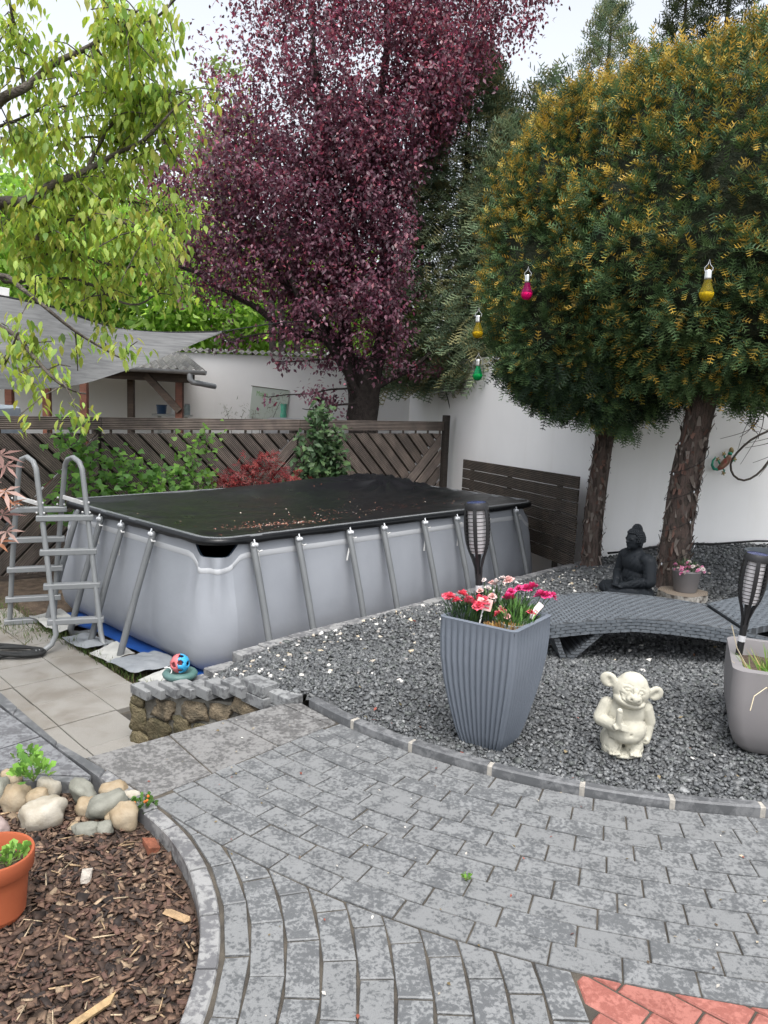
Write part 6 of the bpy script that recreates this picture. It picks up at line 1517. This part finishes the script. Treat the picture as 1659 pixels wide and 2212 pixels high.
# ---- solar bulbs in the yew
def glassy(name, c):
    mt, nt, b = newmat(name); b.inputs['Base Color'].default_value = (*c, 1); b.inputs['Roughness'].default_value = .05; b.inputs['Transmission Weight'].default_value = .85; b.inputs['IOR'].default_value = 1.2; b.inputs['Specular IOR Level'].default_value = .6; return mt
M['chrome'] = plain('chrome_socket', (.72, .72, .73), rough=.22, bst=0, metal=1.)
def bulb(label, loc, c, sc=1.):
    t = thing('solar_bulb', label, 'bulb', loc, group='coloured solar bulbs hanging in the yew'); t.scale = (sc,) * 3
    prof_ = [(.001, 0), (.018, .003), (.032, .014), (.040, .032), (.041, .046), (.036, .064), (.027, .084), (.021, .104), (.019, .122)]
    obj('glass', MB().lathe(prof_, 24), glassy('bulb_glass_%d' % len(bpy.data.materials), c), t, smooth=True)
    obj('tinted_bowl', MB().lathe([(.001, .004), (.030, .016), (.037, .034), (.036, .050), (.001, .056)], 20), plain('bulb_tint_%d' % len(bpy.data.materials), tuple(x * .8 for x in c), tuple(min(1, x * 1.25) for x in c), 60, .15, bst=0), t, smooth=True)
    obj('socket', MB().lathe([(.019, .120), (.0215, .122), (.0205, .130), (.0215, .137), (.0205, .144), (.0215, .151), (.0205, .158), (.0215, .165), (.020, .172), (.001, .174)], 20), M['chrome'], t, smooth=True)
    obj('hanger', MB().tube([(-.021, 0, .165), (-.024, 0, .185), (-.006, 0, .205), (0, 0, .232), (.006, 0, .205), (.024, 0, .185), (.021, 0, .165)], .0018, 5), M['chrome'], t)
    obj('wire_loop', MB().tube([(.012 * math.sin(a * 2.1), .012 * math.cos(a * 1.3), .03 + .006 * a) for a in np.linspace(0, 9, 30)], .0012, 4), M['chrome'], t)
bulb('magenta glass solar bulb hanging in the left yew', (1.06, 6.52, 2.43), (.75, .03, .28), 1.12)
bulb('yellow glass solar bulb at the left edge of the yew', (.745, 7.05, 2.155), (.62, .48, .05), 1.12)
bulb('green glass solar bulb hanging lowest at the left edge of the yew', (.765, 7.05, 1.795), (.02, .42, .16), 1.05)
bulb('yellow glass solar bulb in front of the big right yew', (1.985, 5.22, 2.31), (.62, .50, .05), 1.12)

# ---- purple plum
pl = thing('purple_plum_tree', 'large purple leaved plum tree rising behind the fence', 'tree', (-.40, 12.7, ZP))
tr = MB(); rows = trunk_mesh([(-.42, 12.72, -.55), (-.40, 12.7, .6), (-.38, 12.7, 1.5), (-.36, 12.7, 2.2)], .22, .20, 18, .2, 18, 3)
limbs = [([(-.45, 12.7, 1.6), (-.95, 12.65, 2.5), (-1.7, 12.55, 3.3), (-2.7, 12.4, 4.3)], .15, .03), ([(-.47, 12.7, 1.15), (-.72, 12.7, 2.6), (-1.1, 12.6, 5.0), (-1.4, 12.5, 7.6)], .15, .02), ([(-.33, 12.7, 1.15), (-.12, 12.7, 2.9), (-.3, 12.8, 6.0), (-.2, 12.7, 9.0)], .15, .02),
         ([(-.3, 12.7, 3.4), (-.05, 12.75, 4.6), (.4, 12.8, 6.0), (1.0, 12.9, 7.6)], .07, .015), ([(-.3, 12.68, 1.6), (.1, 12.55, 1.95), (.5, 12.4, 2.2), (1.0, 12.3, 2.6)], .06, .015), ([(-.5, 12.65, 1.5), (-.8, 12.3, 2.2), (-1.3, 11.9, 2.9), (-1.6, 11.7, 3.8)], .08, .02), ([(-.9, 12.6, 2.4), (-1.8, 12.4, 2.7), (-2.7, 12.2, 3.2), (-3.4, 12.1, 3.5)], .07, .015)]
obj('trunk', rows, M['barkdark'], pl, world=True, smooth=True)
for P, ra, rb in limbs: obj('limb', MB().tube(wobble(P, .10, 20), list(np.linspace(ra, rb, 21)), 9), M['barkdark'], pl, world=True, smooth=True)
EL = [((-.6, 12.7, 5.6), (2.6, 1.8, 3.0)), ((-2.15, 12.4, 4.1), (1.75, 1.3, 1.6)), ((1.15, 12.9, 7.0), (1.45, 1.3, 2.0)), ((-1.0, 12.6, 8.2), (2.0, 1.6, 2.2)), ((-.45, 12.2, 3.1), (1.7, 1.2, 1.15)), ((.5, 12.7, 3.6), (1.2, 1.2, 1.4)), ((1.5, 13, 8.4), (1.3, 1.2, 1.5)), ((-.5, 12.3, 4.7), (.95, .9, 1.5)), ((.35, 12.5, 6.2), (.8, .9, 1.2))]
cl = []
while len(cl) < 5200:
    i = rng.choice(len(EL), p=[.28, .16, .10, .16, .09, .02, .04, .11, .04]); c_, r_ = EL[i]; q = unit(1)[0] * (rng.uniform() ** .45); p = np.array(c_) + q * np.array(r_)
    if i < 7 and mnoise.noise(Vector(p) * .95) < -.30: continue
    if p[0] > .22 + max(0, p[2] - 4.9) * .75: continue
    if mnoise.noise(Vector(p) * 2.3 + Vector((4, 0, 0))) < -.22: continue
    cl.append(p)
for P in ([(-.55, 12.5, 1.75), (-1.1, 12.3, 1.62), (-1.9, 12.2, 1.55)], [(-.5, 12.4, 1.5), (-.9, 12.3, 1.42), (-1.3, 12.2, 1.38)], [(-.6, 12.4, 2.2), (-1.3, 12.2, 2.1), (-1.75, 12.1, 2.05)], [(.1, 12.5, 2.0), (.5, 12.4, 2.1), (.85, 12.3, 2.0)], [(-1.2, 12.3, 2.5), (-1.9, 12.1, 2.45), (-2.5, 12.0, 2.3)]):
    obj('twig', MB().tube(wobble(P, .05, 12), list(np.linspace(.02, .006, 13)), 5), M['barkdark'], pl, world=True)
    for i in range(9): q = spl(P, rng.uniform(.25, 1)); cl.append(np.array(q) + rng.normal(0, .06, 3)); 
cl = np.array(cl); per = 21; low = np.arange(len(cl)) >= 5200; rad_ = np.where(low, .07, .065)[:, None, None]
cdir = (cl - np.array([-.4, 12.7, 3.0])); cdir /= np.linalg.norm(cdir, axis=1, keepdims=True); cdir = cdir + rng.normal(0, .45, cdir.shape) + np.array([0, 0, .15]); cdir /= np.linalg.norm(cdir, axis=1, keepdims=True)
p = (cl[:, None, :] + cdir[:, None, :] * rng.uniform(-.3, .3, (len(cl), per, 1)) * np.where(low, .35, 1.)[:, None, None] + rng.normal(size=(len(cl), per, 3)) * rad_ * np.array([1, 1, .8])).reshape(-1, 3); k = len(p)
f = np.stack([rng.normal(0, .6, k), rng.normal(-.1, .6, k), rng.normal(-.55, .5, k)], 1); hz_ = np.clip((p[:, 2] - 2) / 6, 0, 1)[:, None]
red = rng.uniform(size=(k, 1)) < (.05 + .34 * hz_ ** 1.8); tn = np.where(red, pick([(.33, .085, .115), (.38, .16, .19), (.28, .07, .12)], k), np.repeat(pick([(.098, .040, .064), (.145, .064, .092), (.072, .030, .048), (.19, .095, .125)], k // per + 1, jit=.25), per, axis=0)[:k] * (1 + rng.normal(0, .2, (k, 1))))  # pinker tints towards the crown top: backlight through leaves put into the colour
scatter('crown', *LEAF4, p, frames(f, np.tile([0, -.5, 1.], (k, 1)) + rng.normal(0, .5, (k, 3))), rng.uniform(.052, .092, k), M['prunus'], pl, tint=tn)

# ---- cherry tree reaching in from the left
chy = thing('cherry_tree', 'cherry tree branches with drooping yellow green leaves reaching in from the left', 'tree', (-3.3, 4.6, -.05))
CB = [[(-3.2, 4.7, 2.4), (-2.78, 5.00, 2.96), (-2.58, 5.10, 3.18), (-2.35, 4.97, 3.27), (-2.18, 4.91, 3.31), (-2.05, 5.05, 3.50), (-1.84, 5.08, 3.62), (-1.62, 4.93, 3.67), (-1.52, 4.94, 3.77)],
    [(-2.69, 5.10, 3.10), (-2.46, 5.20, 3.21), (-2.20, 5.07, 3.23), (-1.97, 5.01, 3.24)],
    [(-3.25, 4.65, 2.1), (-2.92, 5.20, 2.49), (-2.52, 5.30, 2.76), (-2.29, 5.17, 2.73), (-2.11, 5.11, 2.83), (-1.94, 5.25, 2.95), (-1.74, 5.28, 3.08), (-1.50, 5.13, 3.13), (-1.30, 5.14, 3.36)],
    [(-2.57, 5.40, 2.77), (-2.37, 5.50, 2.56), (-2.02, 5.37, 2.44), (-1.64, 5.31, 2.43), (-1.41, 5.45, 2.59)],
    [(-3.2, 4.6, 1.9), (-2.68, 4.90, 2.18), (-2.39, 5.00, 2.26), (-2.17, 4.87, 2.14), (-1.98, 4.81, 2.01), (-1.81, 4.95, 1.89), (-1.64, 4.98, 1.80)],
    [(-3.1, 4.6, 1.9), (-2.52, 4.80, 1.98), (-2.30, 4.90, 1.92), (-2.08, 4.77, 1.77), (-1.92, 4.71, 1.66), (-1.82, 4.85, 1.58)],
    [(-2.22, 5.00, 3.34), (-2.27, 5.10, 3.61), (-2.26, 4.97, 3.76), (-2.27, 4.91, 4.1)],
    [(-1.68, 5.10, 3.74), (-1.51, 5.20, 3.83), (-1.31, 5.07, 3.98)],
    [(-2.23, 5.40, 2.90), (-2.00, 5.50, 2.84), (-1.63, 5.37, 2.80), (-1.39, 5.31, 2.68)],
    [(-1.96, 5.30, 2.97), (-1.81, 5.40, 3.34), (-1.54, 5.27, 3.47), (-1.28, 5.21, 3.39)],
    [(-2.15, 5.30, 3.59), (-1.96, 5.40, 3.50), (-1.62, 5.27, 3.36), (-1.40, 5.21, 3.07)],
    [(-2.63, 5.50, 2.32), (-2.39, 5.60, 2.34), (-2.00, 5.47, 2.28), (-1.67, 5.41, 2.19), (-1.46, 5.55, 2.37)],
    [(-2.20, 5.10, 2.50), (-2.01, 5.20, 2.66), (-1.68, 5.07, 2.62), (-1.43, 5.01, 2.54)],
    [(-2.42, 4.80, 1.86), (-2.33, 4.90, 1.73), (-2.18, 4.77, 1.92)],
    [(-1.95, 5.40, 3.74), (-1.84, 5.50, 3.62), (-1.65, 5.37, 3.64), (-1.46, 5.31, 3.83)],
    [(-2.60, 5.50, 3.20), (-2.34, 5.60, 3.18), (-1.93, 5.47, 3.24), (-1.67, 5.41, 3.12)]]
obj('trunk', trunk_mesh([(-3.3, 4.6, -.6), (-3.28, 4.62, .6), (-3.25, 4.65, 1.6), (-3.2, 4.7, 2.5), (-3.25, 4.8, 4.2)], .15, .09, 16), M['barkgrey'], chy, world=True, smooth=True)
lp = []; dens = [24, 13, 32, 26, 7, 7, 13, 13, 26, 24, 22, 17, 24, 4, 17, 22]
for i, P in enumerate(CB):
    thick = .045 if i in (0, 2) else (.022 if len(P) > 5 else .013)
    obj('branch', MB().tube(wobble(P, .05, 24), list(np.linspace(thick, .005, 25)), 7), M['barkgrey'], chy, world=True, smooth=True)
    for q in range(dens[i]):
        t = rng.uniform(.22 if i in (0, 2, 4, 5) else .1, 1); a = spl(P, t); L = rng.uniform(.08, .34); dr = Vector((rng.normal(.15, .7), rng.normal(0, .6), rng.normal(-.1, .6))).normalized(); e = a + dr * L + Vector((0, 0, -.05))
        obj('twig', MB().tube([a, (a + e) / 2 + Vector((0, 0, .02)), e], [.005, .004, .003], 4), M['barkgrey'], chy, world=True)
        for w in range(rng.integers(2, 4)):
            c_ = a.lerp(e, rng.uniform(.35, 1.05))
            for z in range(rng.integers(8, 14)): lp.append((*c_, rng.uniform(0, 6.28)))
lp = np.array(lp); k = len(lp); f = np.stack([np.cos(lp[:, 3]) * .55, np.sin(lp[:, 3]) * .55, -rng.uniform(.35, 1.3, k)], 1)
outw = np.stack([np.cos(lp[:, 3]), np.sin(lp[:, 3]), np.full(k, .7)], 1)
scatter('leaves', *LEAF8, lp[:, :3] + rng.normal(0, .05, (k, 3)), frames(f, outw + rng.normal(0, .25, (k, 3))), np.stack([rng.uniform(.042, .080, k)] * 3, 1) * np.array([.86, 1.05, 1]), M['cherry'], chy, tint=pick([(.33, .45, .10), (.39, .49, .12), (.27, .41, .10), (.44, .46, .13), (.19, .33, .09)], k, [.3, .25, .22, .13, .10]))

# ---- trees beyond the walls
def far_tree(label, base, C_, R_, n_cl, per, pal, size, seed, trunk_r=.15, spread=.3, name='broadleaf_tree'):
    t = thing(name, label, 'tree', base, group='trees beyond the white walls'); obj('trunk', trunk_mesh([base, ((base[0] + C_[0]) / 2, base[1], (base[2] + C_[2]) / 2), C_, (C_[0], C_[1], C_[2] + R_[2] * .7)], trunk_r, trunk_r * .3, 10, .15, 12), M['barkdark'], t, world=True, smooth=True)
    c_ = np.array(C_) + unit(n_cl) * (rng.uniform(0, 1, (n_cl, 1)) ** .42) * np.array(R_); p = (c_[:, None] + rng.normal(0, spread, (n_cl, per, 3))).reshape(-1, 3); k = len(p)
    scatter('crown', *LEAF4, p, frames(np.stack([rng.normal(0, .7, k), rng.normal(0, .7, k), rng.normal(-.3, .6, k)], 1)), rng.uniform(size[0], size[1], k), M['green'], t, tint=pick(pal, k)); return t
FG = [(.25, .40, .09), (.31, .46, .11), (.18, .32, .08), (.34, .48, .14)]
far_tree('bright green tree behind the carport at the left edge', (-8.6, 19, -.5), (-8.4, 19, 4.2), (2.4, 2, 2.3), 170, 55, FG, (.16, .26), 1)
far_tree('bright green tree behind the shade sail', (-5.9, 19.5, -.5), (-5.7, 19.5, 4.0), (2.2, 2, 2.2), 170, 55, FG, (.16, .26), 2)
far_tree('green tree just left of the purple plum tree', (-3.4, 20.5, -.5), (-3.4, 20.5, 3.7), (1.9, 1.8, 1.7), 120, 55, FG, (.16, .26), 3)
far_tree('thin pale green tree top behind the cherry branches', (-5.4, 25, -.5), (-5.4, 25, 8.6), (1.5, 1.5, 2.6), 60, 40, [(.16, .22, .08), (.20, .25, .11)], (.16, .24), 4, .1, .25)
far_tree('shaded green tree behind the back wall under the plum', (-1.2, 19.5, -.5), (-1.2, 19.5, 3.6), (2.2, 1.8, 1.6), 90, 45, FG[:3], (.16, .26), 5)
for i, x in enumerate((-2.55, -2.35, -2.02)):
    single('tree_trunk', trunk_mesh([(x, 17.5, -.5), (x + .04, 17.5, 1.5), (x - .03, 17.5, 3.6)], .10, .07, 10, .2, 12), M['barkdark'], ('slim dark trunk behind the back wall, leftmost of three', 'slim dark trunk behind the back wall, middle of three', 'slim dark trunk behind the back wall, rightmost of three')[i], 'trunk', 'dark trunks behind the back wall', smooth=True)
def conifer(label, base, zt_, r_, n, pal, size=(.22, .40), zb_=1.9, droop=-.35, exp=.7, wisp=0):
    t = thing('conifer', label, 'tree', base, group='conifers beyond the white walls'); obj('trunk', trunk_mesh([base, (base[0], base[1], (base[2] + zt_) / 2), (base[0], base[1], zt_ - .2)], .14, .02, 10, .1, 12), M['barkdark'], t, world=True, smooth=True)
    h = rng.uniform(0, 1, n) ** 1.15; a = rng.uniform(0, 2 * np.pi, n); lump = np.array([1 + .35 * mnoise.noise(Vector((math.cos(q) * 1.5, math.sin(q) * 1.5, z * (zt_ - zb_) * .8 + base[0]))) for q, z in zip(a, h)])
    rr_ = r_ * (1 - h ** 1.6) ** exp * lump * rng.uniform(.08, 1, n) ** .5 + .03; p = np.stack([base[0] + rr_ * np.cos(a), base[1] + rr_ * np.sin(a), zb_ + (zt_ - zb_) * h], 1)
    f = np.stack([np.cos(a), np.sin(a), np.full(n, droop)], 1) + rng.normal(0, .4, (n, 3)); f[:, 2] += np.clip(h - .75, 0, 1) * 4
    tint = pick(pal, n, jit=.25); scatter('foliage', YEW[0], YEW[1], p, frames(f, np.tile([0, 0, 1.], (n, 1)) + rng.normal(0, .4, (n, 3))), rng.uniform(size[0], size[1], n), M['conifer'], t, tint=tint)
    return t
DC = [(.13, .19, .12), (.17, .235, .14), (.21, .26, .145), (.26, .25, .12)]
conifer('dense dark conifer between the plum tree and the yews', (1.13, 13.75, -.5), 7.0, 1.28, 8500, DC, (.20, .36), 1.75, -.35, .55)
conifer('lower dark conifer just left of the yew crown', (1.78, 12.5, -.5), 5.6, 1.05, 5000, DC, (.20, .34), 1.9, -.35, .55)
conifer('dark conifer tucked behind the left yew crown', (2.35, 13.4, -.5), 6.6, .9, 1800, DC)
conifer('thin tipped conifer rising above the left yew', (3.75, 15.6, -.5), 8.7, .9, 2400, DC, (.2, .32), 3.5, -.1)
for i, (x, z, lb) in enumerate(((5.0, 9.0, 'wispy conifer top above the yew crown, left of three'), (5.75, 9.5, 'wispy conifer top above the yew crown, middle of three'), (6.9, 9.9, 'wispy conifer top at the upper right corner above the yew'))):
    conifer(lb, (x, 15.4, -.5), z, .75, 1500, [(.05, .07, .03), (.07, .08, .035), (.035, .05, .03)], (.2, .34), 4.2, .2)

# ---- shrubs in front of the fence
VINE = ([(0, 0, 0), (.42, .1, .04), (.40, .5, .02), (.22, .55, 0), (0, 1, -.10), (-.22, .55, 0), (-.40, .5, .02), (-.42, .1, .04), (0, .45, 0)], [(0, 1, 2, 8), (8, 2, 3, 4), (8, 4, 5, 6), (0, 8, 6, 7)])
def shrub(name, label, base, clumps, n, r_, size, pal, tmpl, mat, stemr=.012, cat='shrub'):
    t = thing(name, label, cat, base); c_ = np.array(clumps)[rng.integers(0, len(clumps), n)]; p = c_ + rng.normal(0, 1, (n, 3)) * np.array(r_); k = n
    f = np.stack([rng.normal(.2, .6, k), rng.normal(-.5, .5, k), rng.normal(-.25, .5, k)], 1)
    scatter('foliage', tmpl[0], tmpl[1], p, frames(f, np.tile([.3, -.8, 1.], (k, 1)) + rng.normal(0, .4, (k, 3))), rng.uniform(size[0], size[1], k), mat, t, tint=pick(pal, k))
    for q in clumps[::2]: obj('stem', MB().tube(wobble([base, ((base[0] + q[0]) / 2, (base[1] + q[1]) / 2, (base[2] + q[2]) / 2 + .1), q], .05, 10), list(np.linspace(stemr, .003, 11)), 5), M['twig'], t, world=True)
    return t
shrub('currant_bush', 'green lobed leaf bush climbing the fence behind the ladder', (-2.95, 8.85, ZP), [(-3.45, 8.56, 1.05), (-3.3, 8.68, .98), (-3.2, 8.76, .85), (-3.0, 8.9, .80), (-3.1, 8.82, .62), (-2.85, 9.0, .72), (-2.7, 9.12, .62), (-3.3, 8.66, .62), (-3.45, 8.5, .5), (-2.95, 8.9, .5), (-3.15, 8.72, .42), (-2.65, 9.12, .45), (-2.55, 9.25, .68), (-2.4, 9.4, .55), (-3.5, 8.48, .25), (-2.9, 8.95, .3)],
      540, (.10, .085, .095), (.06, .10), [(.12, .25, .05), (.17, .32, .07), (.085, .19, .045), (.14, .28, .09)], VINE, M['green'])
shrub('currant_bush', 'sparse green bush with thin shoots on the fence above the cover', (-2.3, 9.55, ZP), [(-2.38, 9.45, .95), (-2.2, 9.58, 1.02), (-2.1, 9.66, 1.08), (-2.35, 9.46, .78), (-2.25, 9.52, .62), (-2.15, 9.6, .5), (-2.4, 9.42, .5)], 190, (.09, .08, .10), (.05, .09), [(.12, .24, .05), (.16, .29, .07), (.10, .19, .06)], VINE, M['green'])
shrub('japanese_maple', 'low red leaved japanese maple between pool cover and fence', (-1.6, 10.05, ZP), [(-1.55, 10.1, .80), (-1.7, 9.98, .68), (-1.85, 9.86, .58), (-1.98, 9.76, .50), (-1.45, 10.2, .66), (-1.3, 10.3, .55), (-1.6, 10.05, .52), (-1.8, 9.86, .45), (-1.2, 10.35, .48), (-1.45, 10.15, .45)],
      430, (.10, .085, .045), (.05, .09), [(.20, .03, .032), (.15, .022, .026), (.26, .055, .05), (.11, .018, .02)], MAPLE, M['maple'])
shrub('laurel_shrub', 'upright dark green narrow leaved shrub in front of the fence', (-.9, 10.6, ZP), [(-.92, 10.68, 1.2), (-.95, 10.66, 1.02), (-.8, 10.76, .95), (-1.05, 10.55, .85), (-.85, 10.7, .75), (-.7, 10.82, .72), (-1.05, 10.52, .62), (-.85, 10.68, .5), (-.65, 10.82, .55), (-1.1, 10.5, .42), (-.95, 10.62, .35), (-.7, 10.8, 1.0), (-.9, 10.68, 1.36)],
      1000, (.09, .08, .10), (.07, .13), [(.035, .075, .03), (.05, .10, .04), (.075, .13, .05)], LEAF4, M['leafy'])
shrub('olive_bush', 'small grey green olive bush in front of the poster', (-2.4, 13.8, ZP), [(-2.78, 13.8, 1.28), (-2.45, 13.8, 1.32), (-2.3, 13.8, 1.25), (-2.0, 13.8, 1.35), (-1.85, 13.8, 1.45), (-2.6, 13.8, 1.15), (-2.15, 13.8, 1.15)], 170, (.07, .06, .08), (.06, .10), [(.22, .24, .17), (.15, .17, .11), (.3, .31, .24)], NARROW, M['leafy'])
# pink grey maple leaves close by at the left edge
fm = thing('young_maple', 'pinkish maple leaves hanging in at the left picture edge', 'tree', (-2.05, 3.3, 0))
obj('trunk', MB().tube(wobble([(-2.05, 3.3, -.1), (-2.03, 3.28, .6), (-1.95, 3.2, 1.1), (-1.85, 3.15, 1.5)], .03, 14), list(np.linspace(.016, .007, 15)), 7), M['twig'], fm, world=True, smooth=True)
for P in ([(-1.93, 3.2, 1.15), (-1.7, 3.12, 1.30), (-1.5, 3.1, 1.35)], [(-1.97, 3.22, 1.0), (-1.7, 3.12, 1.18), (-1.47, 3.1, 1.2)], [(-2.0, 3.25, .85), (-1.75, 3.13, 1.05), (-1.5, 3.1, 1.12)], [(-2.0, 3.26, .75), (-1.75, 3.15, .9), (-1.5, 3.1, 1.0)]): obj('twig', MB().tube(wobble(P, .02, 8), .003, 5), M['twig'], fm, world=True)
lv = np.array([(-1.50, 3.1, 1.355), (-1.48, 3.1, 1.315), (-1.51, 3.1, 1.20), (-1.485, 3.1, 1.215), (-1.46, 3.1, 1.165), (-1.50, 3.1, 1.12), (-1.485, 3.1, 1.055), (-1.52, 3.1, 1.01), (-1.6, 3.12, 1.25), (-1.66, 3.1, 1.1), (-1.7, 3.1, 1.33), (-1.75, 3.1, 1.2), (-1.62, 3.12, 1.0), (-1.8, 3.12, 1.42), (-1.72, 3.1, .95)]); k = len(lv)
for i in range(k):
    f = np.array([[rng.normal(.8, .3), rng.normal(-.3, .3), rng.normal(-.3, .3)]])
    scatter('leaf', *MAPLE, lv[i:i + 1], frames(f, np.array([[0, -.6, 1.]])), rng.uniform(.07, .105, 1), M['maple'], fm, tint=pick([(.36, .22, .19), (.40, .28, .24), (.32, .15, .08), (.42, .34, .31)], 1))
# grass and weeds along the pool edge
gr = []
for i in range(1500):
    if i < 700: s_, t_ = rng.uniform(-.75, -.3), rng.uniform(1.6, 3.3)
    else: s_, t_ = rng.normal(-.42, .03), rng.uniform(-.3, 2.0)
    q = to3(s_, t_, -.515); gr.append(tuple(q))
gr = np.array(gr); k = len(gr); scatter('grass_tufts', *BLADE, gr, frames(np.stack([rng.normal(0, .5, k), rng.normal(0, .5, k), np.ones(k)], 1)), np.stack([rng.uniform(.08, .15, k), rng.uniform(.03, .10, k), rng.uniform(.05, .1, k)], 1), M['leafy'], None, tint=pick([(.06, .12, .025), (.10, .15, .04), (.14, .13, .06)], k), label='short grass tufts growing along the pool edge', cat='grass', kind='stuff')

# litter blown onto the patio
lt_ = []
while len(lt_) < 110:
    x, y = rng.uniform(-1.0, 1.6), rng.uniform(1.7, 3.9)
    if math.hypot(x - CR[0], y - CR[1]) > 2.63 and math.hypot(x - CL[0], y - CL[1]) > 1.40 and (y - 3.352) < (x + 1.285) * .9: lt_.append((x, y, .006))
lt_ = np.array(lt_); k = len(lt_); scatter('patio_litter', *LEAF4, lt_, rand_rot(k, .3), rng.uniform(.006, .020, k), leafmat('litter', .1), None, tint=pick([(.10, .07, .045), (.22, .06, .04), (.35, .30, .22), (.5, .47, .42), (.16, .12, .06)], k), label='tiny leaf crumbs and petals scattered on the grey paving', cat='litter', kind='stuff')
